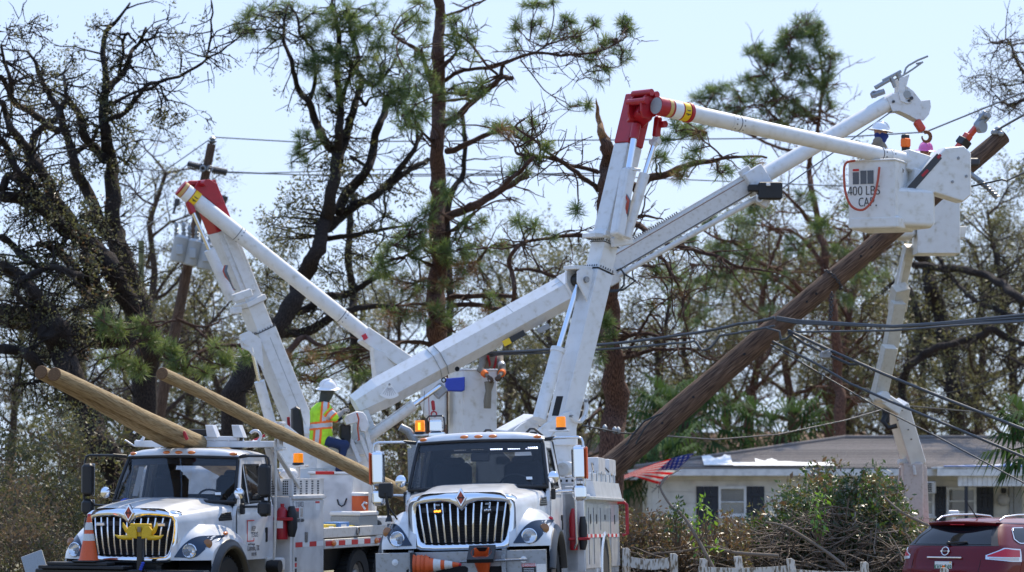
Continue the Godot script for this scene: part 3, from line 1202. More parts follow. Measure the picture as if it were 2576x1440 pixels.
func wheel(parent: Node3D,c: Vector3,sd: float,r:=.51) -> void:
	var turn:=Transform3D(Basis(Vector3(0,1,0),Vector3(sd,0,0),Vector3(0,0,1)),c)
	var g:=Geo.new()
	g.lathe(PackedVector2Array([Vector2(r*.55,-.13),Vector2(r*.93,-.13),Vector2(r,-.09),Vector2(r,.09),Vector2(r*.93,.13),Vector2(r*.58,.12),Vector2(r*.55,.07)]),turn,28)
	for k in 36:
		var a:=TAU*k/36.0
		g.box(turn*Vector3(cos(a)*(r+.004),0,sin(a)*(r+.004)),Vector3(.22,.024,.03),.003,turn.basis*Basis(Vector3.UP,-a)*Basis(Vector3(0,1,0),Vector3(1,0,0),Vector3(0,0,-1)))
	var w:=obj("wheel",g,M.rubber,parent)
	g=Geo.new()
	g.lathe(PackedVector2Array([Vector2(r*.56,.10),Vector2(r*.50,.05),Vector2(r*.34,.03),Vector2(r*.30,.07),Vector2(r*.16,.09),Vector2(0,.09)]),turn,24)
	obj("rim",g,M.steel,w)

func front_wheels(root: Node3D) -> void:
	for sd in [1.0,-1.0]:
		wheel(root,Vector3(sd*1.02,.51,2.02),sd)
		var g:=Geo.new()
		g.lathe(PackedVector2Array([Vector2(.58,-.30),Vector2(.60,.30)]),Transform3D(Basis(Vector3(0,1,0),Vector3(1,0,0),Vector3(0,0,1)),Vector3(sd*.86,.53,2.02)),24)
		obj("wheel_well",g,M.dark_gap,root)

func beacon(parent: Node3D,p: Vector3,r:=.075,h:=.17,lit:=false) -> void:
	var xf:=Transform3D(Basis.IDENTITY,p)
	var g:=Geo.new()
	g.lathe(PackedVector2Array([Vector2(0,-.03),Vector2(r*1.12,-.03),Vector2(r*1.12,.0),Vector2(r,.012)]),xf)
	var b:=obj("beacon_base",g,M.black_plastic,parent)
	g=Geo.new()
	var prof:=PackedVector2Array([Vector2(r,.0)])
	for k in 5:
		prof.append(Vector2(r*.99,h*.17*(k+.2)))
		prof.append(Vector2(r*.965,h*.17*(k+.6)))
	prof.append(Vector2(r*.95,h*.95))
	prof.append(Vector2(r*.85,h))
	prof.append(Vector2(0,h*1.02))
	g.lathe(prof,xf,20)
	obj("beacon_lamp",g,M.beacon,b)
	if lit:
		g=Geo.new()
		g.lathe(PackedVector2Array([Vector2(0,h*.15),Vector2(r*.55,h*.2),Vector2(r*.55,h*.8),Vector2(0,h*.85)]),Transform3D(Basis.IDENTITY,p+Vector3(0,0,r*.46)),14)
		obj("lamp_filament",g,M.beacon_lit,b)

const SIDE:=Basis(Vector3(0,0,1),Vector3(0,1,0),Vector3(-1,0,0))     # draws an outline given in (z, y) on a truck's side

func side_panel(poly: PackedVector2Array,x0: float,x1: float,r:=.006) -> Geo:
	return Geo.new().prism(poly,-x1,-x0,Transform3D(SIDE,Vector3.ZERO),r)

func rect(z0: float,y0: float,z1: float,y1: float) -> PackedVector2Array:
	return PackedVector2Array([Vector2(z0,y0),Vector2(z1,y0),Vector2(z1,y1),Vector2(z0,y1)])

func tape(parent: Node3D,from: Vector3,to: Vector3,high: float,out: Vector3,count: int) -> void:     # red and white reflective tape, piece by piece
	var d:=(to-from)/count
	for k in count:
		var g:=Geo.new()
		g.beam(from+d*k+out*.002,from+d*(k+.97)+out*.002,.004,high,out,0.0)
		obj("reflective_tape",g,M.sign_red if k % 2==0 else M.sign_white,parent)

func bucket_truck_near() -> void:
	var root:=thing("bucket_truck","white bucket truck with chrome mirrors at front centre, its raised boom red-elbowed","utility truck",near_truck())
	make_cab(root,false)
	var g:=Geo.new()
	# steel bumper with slots and a tray of cone holders
	g.prism(vec2s([-1.17,.52,1.17,.52,1.17,.93,-1.17,.93]),3.10,3.16,Transform3D.IDENTITY,.008)
	g.box(Vector3(0,.90,3.02),Vector3(2.30,.03,.16),.006)
	var bumper:=obj("bumper",g,M.bumper_steel,root)
	for e in [[-.62,.66,.26,.12],[-.12,.68,.44,.10],[.50,.66,.26,.12]]:
		g=Geo.new()
		g.prism(vec2s([e[0]-e[2]/2+.04,e[1]-e[3]/2,e[0]+e[2]/2-.04,e[1]-e[3]/2,e[0]+e[2]/2,e[1]-e[3]/4,e[0]+e[2]/2,e[1]+e[3]/4,e[0]+e[2]/2-.04,e[1]+e[3]/2,e[0]-e[2]/2+.04,e[1]+e[3]/2,e[0]-e[2]/2,e[1]+e[3]/4,e[0]-e[2]/2,e[1]-e[3]/4]),3.15,3.163)
		obj("bumper_slot",g,M.dark_gap,bumper)
	for x in [-.90,.86]:
		g=Geo.new()
		g.lathe(PackedVector2Array([Vector2(.045,0),Vector2(.043,.008),Vector2(.018,.012),Vector2(.016,.02),Vector2(0,.02)]),Transform3D(Basis(Vector3.RIGHT,PI/2),Vector3(x,.80,3.16)))
		obj("bumper_washer",g,M.sign_white,bumper)
	for x in [-.68,.60]:
		g=Geo.new()
		g.box(Vector3(x,.78,3.19),Vector3(.055,.30,.03),.004)
		g.box(Vector3(x,.94,3.15),Vector3(.055,.03,.12),.004)
		obj("bumper_bracket",g,M.galvanised,bumper)
	# warning placard on the bumper
	g=Geo.new()
	g.box(Vector3(.93,.66,3.164),Vector3(.19,.15,.006),.001)
	var card:=obj("danger_placard",g,M.sign_black,bumper)
	card.set_meta("label","red and black danger placard with a white side panel")
	g=Geo.new()
	g.box(Vector3(.93,.722,3.167),Vector3(.19,.045,.006),.001)
	obj("placard_header",g,M.sign_red,bumper)
	lettering("placard_lettering","DANGER",.034,M.sign_white,Transform3D(Basis.IDENTITY,Vector3(.94,.722,3.171)),bumper)
	g=Geo.new()
	g.box(Vector3(1.10,.66,3.164),Vector3(.13,.15,.005),.001)
	obj("placard_panel",g,M.silver,bumper)
	for k in 3:
		g=Geo.new()
		g.box(Vector3(.93,.675-.022*k,3.168),Vector3(.14,.006,.003),0.0)
		obj("placard_line",g,M.sign_white,bumper)
	# small lamps in the grille: one lit amber, one dark
	for e in [[-.33,M.amber_lit],[.36,M.silver]]:
		g=Geo.new()
		g.box(Vector3(e[0],1.475,2.97),Vector3(.125,.065,.03),.012)
		var l:=obj("grille_lamp",g,M.black_plastic,root)
		g=Geo.new()
		for k in 4:
			g.ball(Vector3(e[0]-.036+.024*k,1.478+.006*(k % 2),2.986),Vector3(.013,.016,.006),Basis.IDENTITY,5,8)
		obj("lamp_diode",g,e[1],l)
		g=Geo.new()
		g.box(Vector3(e[0],1.565,2.975),Vector3(.065,.026,.02),.004)
		obj("lamp_bracket",g,M.galvanised,l)
	# bar of white flashers behind the glass
	g=Geo.new()
	g.box(Vector3(.16,2.355,1.12),Vector3(1.15,.055,.04),.008)
	var bar:=obj("interior_light_bar",g,M.black_plastic,root)
	for k in 5:
		var x:=-.28+.25*k if k<2 else .24+.25*(k-2)
		g=Geo.new()
		for j in 6:
			g.ball(Vector3(x-.075+.03*j,2.355,1.142),Vector3(.014,.016,.006),Basis.IDENTITY,5,8)
		obj("flasher_lamp",g,M.lamp_lit if k>=2 else M.silver,bar)
	g=Geo.new()
	g.box(Vector3(.02,2.24,1.24),Vector3(.27,.12,.06),.02)
	obj("dash_camera",g,M.black_plastic,root)
	g=Geo.new()
	g.prism(vec2s([-.26,1.6,.30,1.6,.26,2.24,.16,2.34,-.14,2.34,-.24,2.24]),-.16,-.10,Transform3D.IDENTITY,.02)
	obj("bulkhead_cover",g,M.cab_trim,root)
	# left fender mirror on its tripod
	g=Geo.new()
	g.box(Vector3(-1.10,1.79,2.62),Vector3(.21,.22,.07),.03)
	var fm:=obj("fender_mirror",g,M.black_plastic,root)
	g=Geo.new()
	g.rod(Vector3(-1.10,1.76,2.66),Vector3(-1.07,1.40,2.58),.016,8)
	g.pipe(PackedVector3Array([Vector3(-1.10,1.76,2.66),Vector3(-1.06,1.55,2.62),Vector3(-.92,1.33,2.55),Vector3(-.84,1.31,2.55)]),.014,8)
	g.lathe(PackedVector2Array([Vector2(.06,0),Vector2(.02,.10),Vector2(0,.11)]),Transform3D(Basis.IDENTITY,Vector3(-1.07,1.36,2.57)),12)
	obj("fender_mirror_leg",g,M.black_plastic,fm)
	# beacons, spot lamp and stacks on and behind the cab
	g=Geo.new()
	g.box(Vector3(.98,2.62,-.12),Vector3(.30,.03,.14),.008)
	g.beam(Vector3(.78,2.45,-.08),Vector3(.92,2.615,-.12),.10,.02,Vector3.BACK)
	var arm:=obj("beacon_bracket",g,M.white_paint,root)
	beacon(arm,Vector3(1.01,2.66,-.12),.072,.165)
	g=Geo.new()
	g.box(Vector3(-1.02,2.615,-.12),Vector3(.28,.03,.14),.008)
	g.box(Vector3(-.90,2.50,-.12),Vector3(.05,.24,.06),.008)
	arm=obj("beacon_bracket",g,M.white_paint,root)
	beacon(arm,Vector3(-1.05,2.655,-.12),.075,.175,true)
	g=Geo.new()
	g.box(Vector3(-.79,2.615,-.05),Vector3(.24,.07,.16),.02)
	g.box(Vector3(-.80,2.74,-.04),Vector3(.20,.18,.15),.03)
	var spot:=obj("spot_lamp",g,M.chrome,root)
	g=Geo.new()
	g.pipe(PackedVector3Array([Vector3(-.93,2.68,-.03),Vector3(-.93,2.85,-.03),Vector3(-.90,2.885,-.03),Vector3(-.71,2.885,-.03),Vector3(-.68,2.85,-.03),Vector3(-.68,2.7,-.03)]),.013,8)
	obj("spot_lamp_handle",g,M.black_paint,spot)
	g=Geo.new()
	g.pipe(PackedVector3Array([Vector3(-1.12,2.55,-.12),Vector3(-.99,2.9,-.1),Vector3(-.97,3.25,-.1)]),.004,5)
	obj("antenna",g,M.black_plastic,root)
	g=Geo.new()
	g.tube(PackedVector3Array([Vector3(-1.12,1.2,-.12),Vector3(-1.12,2.45,-.12),Vector3(-1.14,2.55,-.11),Vector3(-1.22,2.68,-.08),Vector3(-1.33,2.74,-.04)]),PackedFloat32Array([.065,.065,.065,.06,.055]),14)
	var stack:=obj("exhaust_stack",g,M.galvanised,root)
	g=Geo.new()
	g.box(Vector3(-1.13,1.95,-.02),Vector3(.19,.95,.02),.006)
	obj("heat_shield",g,M.galvanised,stack)
	for k in 10:
		for j in 2:
			g=Geo.new()
			g.box(Vector3(-1.17+.08*j,1.58+.045*k,-.008),Vector3(.045,.016,.004),0.0)
			obj("shield_slot",g,M.dark_gap,stack)
	for x in [-.02,.62]:
		g=Geo.new()
		g.pipe(PackedVector3Array([Vector3(x-.14,2.55,.1),Vector3(x-.03,2.655,.1),Vector3(x+.03,2.655,.1),Vector3(x+.15,2.55,.1)]),.018,6)
		obj("roof_hoop",g,M.black_plastic,root)
	near_body(root)
	near_boom(root)

func near_body(root: Node3D) -> void:
	var g:=Geo.new()
	g.box(Vector3(0,1.12,-2.92),Vector3(2.40,1.20,5.38),.01)
	g.box(Vector3(1.16,1.20,-.30),Vector3(.28,1.24,.14),.012)
	g.box(Vector3(-1.16,1.20,-.30),Vector3(.28,1.24,.14),.012)
	var body:=obj("utility_body",g,M.white_paint,root)
	# sloping top boxes and the lid ledge
	for sd in [1.0,-1.0]:
		g=Geo.new()
		g.beam(Vector3(sd*1.20,1.655,-.23),Vector3(sd*1.20,1.655,-5.62),.22,.05,Vector3.RIGHT,.012)
		obj("lid_ledge",g,M.white_paint,body)
		g=Geo.new()
		g.shaft(vec2s([-.12,0,.11,0,.06,.24,-.12,.24]),Vector3(sd*1.17,1.68,-2.0),Vector3(sd*1.17,1.68,-5.6),Vector3(sd,0,0),Vector2.ONE,Vector2.ONE)
		obj("top_box",g,M.white_paint,body)
	# doors along the near side, each with its latch; the wheel arch lies between the last ones
	var doors:=[[-.40,-1.30,.62,1.58],[-1.34,-1.96,.62,1.58],[-2.0,-2.86,.62,1.58],[-2.90,-4.22,1.12,1.58],[-4.26,-5.56,.62,1.58]]
	for e in doors:
		g=side_panel(rect(e[0],e[2],e[1],e[3]),1.20,1.225,.006)
		var d:=obj("compartment_door",g,M.white_paint,body)
		g=side_panel(rect((e[0]+e[1])/2-.05,1.28 if e[2]<1.0 else 1.34,(e[0]+e[1])/2+.05,1.42),1.225,1.232,.002)
		obj("latch_plate",g,M.black_plastic,d)
		g=side_panel(rect(e[0]-.03,e[2]+.06,e[0]-.015,e[3]-.06),1.225,1.236,.002)
		obj("door_hinge",g,M.steel,d)
	tape(body,Vector3(1.226,1.10,-.42),Vector3(1.226,1.10,-5.5),.05,Vector3.RIGHT,18)
	wheel(root,Vector3(1.02,.51,-3.55),1.0)
	wheel(root,Vector3(-1.02,.51,-3.55),-1.0)
	var rows:=[]
	for i in 15:
		var a:=deg_to_rad(lerpf(0.0,180.0,i/14.0))
		var o:=Vector3(0,sin(a),cos(a))
		var c:=Vector3(0,.51,-3.55)
		rows.append(PackedVector3Array([c+o*.57+Vector3(1.20,0,0),c+o*.57+Vector3(1.25,0,0),c+o*.62+Vector3(1.25,0,0),c+o*.66+Vector3(1.225,0,0)]))
	g=Geo.new()
	g.slab(rows,Vector3(1,.4,0),.012)
	obj("wheel_arch",g,M.silver,body)
	var arch:=PackedVector2Array()
	for i in 15:
		var a:=deg_to_rad(lerpf(0.0,180.0,i/14.0))
		arch.append(Vector2(-3.55+.57*cos(a),.51+.57*sin(a)))
	obj("wheel_well",side_panel(arch,1.19,1.215,0.0),M.dark_gap,body)
	# grab rails
	g=Geo.new()
	g.pipe(PackedVector3Array([Vector3(1.14,1.62,-5.66),Vector3(1.30,1.62,-5.70),Vector3(1.34,1.58,-5.70),Vector3(1.34,1.12,-5.70),Vector3(1.26,1.10,-5.68)]),.028,8)
	obj("grab_rail",g,M.red_paint,body)
	g=Geo.new()
	g.pipe(PackedVector3Array([Vector3(1.06,1.95,-.06),Vector3(1.16,1.96,-.02),Vector3(1.20,1.90,-.02),Vector3(1.21,1.0,-.03),Vector3(1.16,.92,-.10)]),.018,8)
	obj("grab_rail",g,M.bright_pipe,body)
	g=Geo.new()
	g.lathe(PackedVector2Array([Vector2(.07,0),Vector2(.07,.02),Vector2(.04,.03),Vector2(0,.03)]),Transform3D(Basis(Vector3.RIGHT,PI/2),Vector3(1.17,.46,-.22)))
	var mk:=obj("marker_lamp",g,M.black_plastic,body)
	g=Geo.new()
	g.ball(Vector3(1.17,.46,-.19),Vector3(.042,.042,.02))
	obj("marker_lens",g,M.amber_lens,mk)
	# air tank, rails and folded outrigger pads above the boxes
	g=Geo.new()
	g.tube(PackedVector3Array([Vector3(.97,2.08,-.52),Vector3(.97,2.08,-.56),Vector3(.97,2.08,-1.5),Vector3(.97,2.08,-1.56)]),PackedFloat32Array([.09,.118,.118,.09]),22)
	obj("air_tank",g,M.dirty_white,body)
	g=Geo.new()
	g.box(Vector3(1.0,1.90,-.5),Vector3(.44,.09,.05),.008)
	g.box(Vector3(.95,1.78,-.52),Vector3(.5,.16,.05),.008)
	var cross:=obj("tank_rail",g,M.white_paint,body)
	for k in 4:
		g=Geo.new()
		g.box(Vector3(.86+.085*k,1.905,-.474),Vector3(.032,.034,.004),0.0)
		obj("rail_hole",g,M.dark_gap,cross)
	g=Geo.new()
	g.box(Vector3(1.16,1.98,-3.6),Vector3(.10,.12,3.2),.01)
	var rack:=obj("side_rack",g,M.white_paint,body)
	for k in 6:
		g=Geo.new()
		g.rod(Vector3(1.22,1.66,-2.1-.6*k),Vector3(1.22,2.08,-2.1-.6*k),.012,6)
		obj("rack_rod",g,M.bright_pipe,rack)
	for k in 2:
		g=Geo.new()
		g.box(Vector3(1.05,2.16,-3.4-1.5*k),Vector3(.34,.26,.9),.015)
		obj("rack_box",g,M.white_paint,rack)
	g=Geo.new()
	g.pipe(PackedVector3Array([Vector3(1.20,2.06,-2.4),Vector3(1.12,2.20,-2.9),Vector3(1.22,2.05,-3.3),Vector3(1.10,2.27,-3.9),Vector3(1.23,2.04,-4.6),Vector3(1.10,2.28,-5.2)]),.012,6)
	obj("rack_strap",g,M.black_plastic,rack)

func boom_piece(called: String,pts: Array,w: float,side: Vector3,m: Material,root: Node3D,r:=.018,w2:=-1.0) -> MeshInstance3D:
	var g:=Geo.new()
	if w2<0.0:
		g.beam(pts[0],pts[1],w,w,side,r)
	else:
		g.beam(pts[0],pts[1],w,w,side,r,w2,w2)
	return wobj(called,g,m,root)

func bolts(a: Vector3,ax: Vector3,side: Vector3,w: float,count: int,parent: Node3D) -> void:     # a seam round a square boom with its bolt heads
	var up:=side.cross(ax).normalized()
	var g:=Geo.new()
	g.beam(a-ax*.006,a+ax*.006,w+.012,w+.012,side,.004)
	var seam:=wobj("boom_seam",g,M.steel_dark,parent)
	for e in [[side,up],[up,side],[-side,up],[-up,side]]:
		for k in count:
			g=Geo.new()
			var p: Vector3=a+ax*.035+e[0]*(w*.5+.004)+e[1]*w*((k+.5)/count-.5)*.9
			g.beam(p-ax*.02,p+ax*.012,.014,.014,e[0],.003)
			wobj("boom_bolt",g,M.steel_dark,parent)

func near_line(y: float) -> Vector3:
	var f:=(1060.0-y)/815.0
	return at(1610.0-(y-245.0)*155.0/651.0,y,lerpf(57.3,58.2,f))

func near_boom(root: Node3D) -> void:
	var q:=Vector3(sin(deg_to_rad(42)),0,cos(deg_to_rad(42)))            # the boom swings in the plane square to this
	var h:=Vector3(q.z,0,-q.x)
	var g:=Geo.new()
	# turret
	var base:=near_line(1085)
	g.lathe(PackedVector2Array([Vector2(.46,-1.6),Vector2(.46,-.12),Vector2(.52,-.10),Vector2(.52,0),Vector2(0,0)]),Transform3D(Basis.IDENTITY,base+Vector3(-.25,-.12,0)),28)
	g.beam(at(1262,1094,57.2),at(1338,1052,57.5),.34,.14,q,.02)
	var turret:=wobj("turret",g,M.white_boom,root)
	for s in [-.24,.32]:
		g=Geo.new()
		var c=at(1390,1094,57.3)+q*s
		var fx:=facing(c,q)
		g.prism(vec2s([-.62,-.10,-.60,.06,-.45,.16,-.05,.33,.08,.36,.16,.32,.20,.22,.2,-.10]),-.02,.02,fx,.006)
		var wing:=wobj("turret_wing",g,M.white_boom,turret)
		g=Geo.new()
		var pts:=PackedVector3Array()
		for e in [[.06,.28],[.14,.20],[.26,.19],[.36,.28],[.40,.42],[.38,.56]]:
			pts.append(fx*Vector3(e[0],e[1],0.03))
		g.tube(pts,PackedFloat32Array([.055,.06,.06,.06,.055,.04]),10,true,.4)
		wobj("turret_link",g,M.white_boom,wing)
		for e in [[.06,.28],[.26,.19],[.36,.28],[.38,.52]]:
			g=Geo.new()
			g.rod(fx*Vector3(e[0],e[1],0.02),fx*Vector3(e[0],e[1],.075),.022,10)
			wobj("link_pin",g,M.steel,wing)
	g=Geo.new()
	g.box(at(1457,1050,57.6),Vector3(.16,.20,.24),.015)
	wobj("control_box",g,M.black_plastic,turret)
	g=Geo.new()
	g.pipe(PackedVector3Array([at(1356,1072,57.0),at(1366,1078,56.95),at(1371,1092,57.0)]),.012)
	wobj("hose",g,M.wire_black,turret)
	g=Geo.new()
	g.box(at(1343,1090,56.98),Vector3(.12,.035,.01),.002)
	wobj("turret_plate",g,M.sign_black,turret)
	# lower boom
	var ax:=(near_line(300)-near_line(900)).normalized()
	var low:=boom_piece("lower_boom",[near_line(1072),near_line(684)],.355,q,M.white_boom,root,.02)
	g=Geo.new()
	var slot:=near_line(1030)-h*.18
	g.beam(near_line(1048)-h*.182,near_line(998)-h*.182,.16,.012,q,.004)
	wobj("boom_slot",g,M.dark_gap,low)
	bolts(near_line(682),ax,q,.355,6,low)
	boom_piece("boom_insert",[near_line(684),near_line(606)],.315,q,M.fibreglass,root,.02)
	var up:=boom_piece("boom_upper_section",[near_line(612),near_line(367)],.335,q,M.white_boom,root,.02)
	bolts(near_line(616),ax,q,.335,7,up)
	for e in [[597]]:
		g=Geo.new()
		g.beam(near_line(e[0])-ax*.05,near_line(e[0])+ax*.05,.42,.44,q,.015)
		g.beam(near_line(e[0]+16)+q*.22-h*.06,near_line(e[0]+4)+q*.22+h*.34,.10,.16,q,.02)
		g.beam(near_line(e[0]-2)-h*.40,near_line(e[0]-2)-h*.16,.30,.07,q,.01)
		wobj("boom_collar",g,M.white_boom,up)
	var red:=boom_piece("elbow_box",[near_line(367),near_line(243)],.345,q,M.red_paint,root,.02)
	# lift cylinder
	var c0:=at(1356,1056,56.9)
	var c1:=at(1404,880,57.2)
	var c2:=at(1457,705,57.5)
	g=Geo.new()
	g.rod(c0,c1,.105,20)
	g.rod(c1-(c1-c0).normalized()*.05,c1+(c1-c0).normalized()*.02,.118,20)
	var lift:=wobj("lift_cylinder",g,M.white_boom,root)
	g=Geo.new()
	g.rod(c1,c2,.040,14)
	wobj("cylinder_rod",g,M.chrome,lift)
	g=Geo.new()
	for s in [-.13,.13]:
		g.prism(vec2s([-.16,-.05,-.16,.12,-.10,.17,.16,.17,.26,.05,.26,-.30,.10,-.42]),-.02,.02,facing(c2+q*s,q),.006)
	g.box(c2+Vector3(-.02,.19,0),Vector3(.36,.06,.3),.01,Basis(h,Vector3.UP,q))
	var ear:=wobj("cylinder_ear",g,M.white_boom,lift)
	g=Geo.new()
	g.rod(c2-q*.17,c2+q*.19,.05,14)
	wobj("cylinder_pin",g,M.steel,ear)
	g=Geo.new()
	g.rod(c2-q*.09,c2+q*.09,.10,16)
	wobj("rod_eye",g,M.black_plastic,ear)
	# the elbow's pair of cylinders on the near side
	var d0:=at(1552,596,57.4)
	var d1:=at(1582,424,57.7)
	var d2:=at(1596,345,57.8)
	g=Geo.new()
	g.beam(d0,d1,.20,.22,q,.05)
	var cyl:=wobj("elbow_cylinder",g,M.white_boom,root)
	g=Geo.new()
	g.rod(d1,d2,.052,14)
	wobj("cylinder_rod",g,M.chrome,cyl)
	g=Geo.new()
	g.rod(d2-(d2-d1)*.05,d2+(d2-d1).normalized()*.22,.075,14)
	wobj("cylinder_eye",g,M.red_paint,cyl)
	d0=at(1575,598,57.6)
	d1=at(1622,438,57.8)
	d2=at(1648,356,57.9)
	g=Geo.new()
	g.rod(d0,d1,.085,18)
	g.beam(at(1585,424,57.6),at(1612,428,57.7),.05,.03,Vector3.UP)
	cyl=wobj("elbow_cylinder",g,M.white_boom,root)
	g=Geo.new()
	g.rod(d1,d2,.040,14)
	wobj("cylinder_rod",g,M.chrome,cyl)
	g=Geo.new()
	g.beam(d2-(d2-d1).normalized()*.10,d2+(d2-d1).normalized()*.12,.13,.10,q,.04)
	g.rod(d2-q*.09,d2+q*.10,.05,12)
	wobj("cylinder_eye",g,M.white_boom,cyl)
	g=Geo.new()
	g.beam(d2+(d2-d1).normalized()*.06,at(1657,292,57.9),.13,.12,q,.035)
	g.rod(at(1664,313,57.9)-q*.1,at(1664,313,57.9)+q*.1,.055,12)
	wobj("elbow_link",g,M.red_paint,cyl)
	# hoses between them
	for k in 3:
		g=Geo.new()
		g.pipe(PackedVector3Array([at(1568+3*k,485,57.5),at(1580+3*k,505,57.45),at(1573+4*k,530+4*k,57.45),at(1570+2*k,560,57.5)]),.014)
		wobj("hose",g,M.hose_red if k<2 else M.wire_grey,cyl)
	# elbow and the long upper tube
	var e0:=at(1654,266,57.45)
	var e1:=at(2330,414,61.3)
	var tx:=(e1-e0).normalized()
	g=Geo.new()
	g.rod(e0-tx*.02,e0+tx*.66,.148,28)
	g.rod(e0+tx*.62,e0+tx*.68,.162,28)
	for s in [-.46,-.17]:
		g.prism(vec2s([-.22,-.06,-.22,.06,-.14,.18,-.02,.27,.10,.25,.14,.08,.10,-.12,-.06,-.17,-.18,-.16]),-.022,.022,facing(e0+q*s+tx*.02-Vector3(0,.02,0),q),.008)
	for e in [[-.04,.22],[.08,.19],[-.15,.08]]:
		g.rod(e0+h*e[0]+Vector3(0,e[1],0)-q*.5,e0+h*e[0]+Vector3(0,e[1],0)-q*.08,.055,14)
	g.beam(near_line(300)+q*.02,e0-q*.22-Vector3(0,.02,0),.28,.32,q,.03)
	var elbow:=wobj("elbow",g,M.red_paint,root)
	g=Geo.new()
	g.rod(e0-tx*.026,e0+tx*.0,.132,28)
	wobj("tube_cap",g,M.cap_grey,elbow)
	var roll:=facing(e0,q)
	band(elbow,e0+tx*.20,tx,.151,.07,M.ochre,"")
	band(elbow,e0+tx*.36,tx,.151,.17,M.sign_white,"")
	band(elbow,e0+tx*.54,tx,.151,.13,M.sign_yellow,"69 KV")
	g=Geo.new()
	g.rod(e0+tx*.60,e0+tx*7.0,.133,30,.128)
	var tube:=wobj("upper_boom",g,M.fibreglass,root)
	for f in [1.55,1.72,4.95,5.15]:
		g=Geo.new()
		g.rod(e0+tx*f,e0+tx*(f+.012),.136,28)
		wobj("tube_seam",g,M.steel_dark if f in [1.72,4.95] else M.dirty_white,tube)
		for k in 10:
			var a:=TAU*k/10.0
			var o:=(Vector3.UP*cos(a)+q*sin(a)).normalized()
			o=(o-tx*o.dot(tx)).normalized()
			g=Geo.new()
			g.rod(e0+tx*(f+.07)+o*.128,e0+tx*(f+.07)+o*.138,.011,6)
			wobj("tube_rivet",g,M.steel_dark,tube)
	# bucket end: square fitting, leveller arm, bucket with its liner lip
	g=Geo.new()
	g.beam(at(2272,402,61.0),at(2345,425,61.3),.30,.34,q,.02)
	g.beam(at(2290,440,61.0),at(2318,446,61.1),.30,.20,q,.02)
	var tip:=wobj("boom_tip",g,M.fibreglass,root)
	g=Geo.new()
	var jx:=facing(at(2353,436,61.0),Vector3(.30,0,1))
	g.prism(vec2s([.13,.42,.47,.46,.60,.34,.60,-.36,.45,-.48,-.06,-.34,-.42,-.62,-.66,-.40,-.20,.10]),-.18,.16,jx,.03)
	var jib:=wobj("leveller_arm",g,M.fibreglass,tip)
	g=Geo.new()
	g.beam(jx*Vector3(-.52,-.30,.165),jx*Vector3(.02,.28,.165),.12,.012,Vector3.UP,.004)
	wobj("arm_slot",g,M.steel_dark,jib)
	for e in [[-.30,-.07,.18],[-.02,.24,.10]]:
		g=Geo.new()
		g.beam(jx*Vector3(e[0],e[1],.17),jx*Vector3(e[0]+e[2]*.6,e[1]+e[2]*.6,.17),.05,.014,Vector3.UP,.004)
		wobj("arm_strip",g,M.red_paint,jib)
	g=Geo.new()
	g.box(jx*Vector3(-.52,-.50,.10),Vector3(.20,.16,.2),.02,jx.basis*Basis(Vector3.BACK,-.6))
	wobj("arm_bumper",g,M.tail_red,jib)
	for e in [[.36,.25],[.25,-.15],[.50,-.05]]:
		g=Geo.new()
		g.rod(jx*Vector3(e[0],e[1],.15),jx*Vector3(e[0],e[1],.175),.025,10)
		wobj("arm_bolt",g,M.steel,jib)
	# bucket
	var bx:=facing(at(2216,494,60.9),Vector3(-.40,0,1))
	g=Geo.new()
	bucket(g,bx,.80,1.0,1.12)
	var bk:=wobj("bucket",g,M.fibreglass,tip)
	g=Geo.new()
	var low_b:=bx*Transform3D(Basis.IDENTITY,Vector3(.03,-.47,.0))
	g.box(low_b*Vector3(0,0,0),Vector3(.86,.22,1.04),.05,bx.basis)
	wobj("bucket_base",g,M.fibreglass,bk)
	g=Geo.new()
	var side_b:=facing(at(2273,510,60.9),Vector3(.5,0,1))
	g.box(side_b.origin+Vector3(0,-.10,0),Vector3(.94,.66,.66),.09,side_b.basis)
	wobj("bucket_shell",g,M.fibreglass,bk)
	var fz:=.505
	lettering("bucket_lettering","400 LBS",.145,M.sign_black,world_of(bk).affine_inverse()*bx*Transform3D(Basis.IDENTITY,Vector3(-.135,.06,fz)),bk,"Droid Sans",400,.78)
	lettering("bucket_lettering","CAP.",.145,M.sign_black,world_of(bk).affine_inverse()*bx*Transform3D(Basis.IDENTITY,Vector3(-.07,-.13,fz)),bk,"Droid Sans",400,.78)
	for e in [[-.27,.17,true],[-.14,.17,false],[-.02,.17,false]]:
		g=Geo.new()
		g.box(bx*Vector3(e[0],.27,fz),Vector3(.105,.20,.006),.001,bx.basis)
		wobj("bucket_placard",g,M.sign_grey,bk)
		g=Geo.new()
		g.box(bx*Vector3(e[0],.375+(.03 if e[2] else 0.0),fz+.002),Vector3(.105,.035,.006),.001,bx.basis)
		wobj("placard_header",g,M.sign_red if e[2] else M.sign_grey,bk)
	g=Geo.new()
	var loop:=PackedVector3Array()
	for e in [[2153,404],[2128,412],[2125,450],[2130,490],[2145,520],[2172,528],[2196,505],[2208,465],[2214,420]]:
		loop.append(at(e[0],e[1],60.30))
	g.pipe(smooth_path(loop,4),.020,8)
	wobj("bucket_hose",g,M.hose_red,bk)
	# worker's winch jib on the boom end, pointing up: red arm with a sheave head
	g=Geo.new()
	g.beam(at(2398,396,61.3),at(2440,338,61.3),.13,.13,q,.015)
	g.beam(at(2420,366,61.3),at(2468,308,61.3),.09,.09,q,.012)
	var wj:=wobj("jib_arm",g,M.jib_red,root)
	g=Geo.new()
	g.beam(at(2420,366,61.3),at(2432,350,61.3),.19,.19,q,.015)
	wobj("jib_clamp",g,M.black_plastic,wj)
	g=Geo.new()
	g.beam(at(2456,318,61.3),at(2484,282,61.3),.07,.12,q,.02)
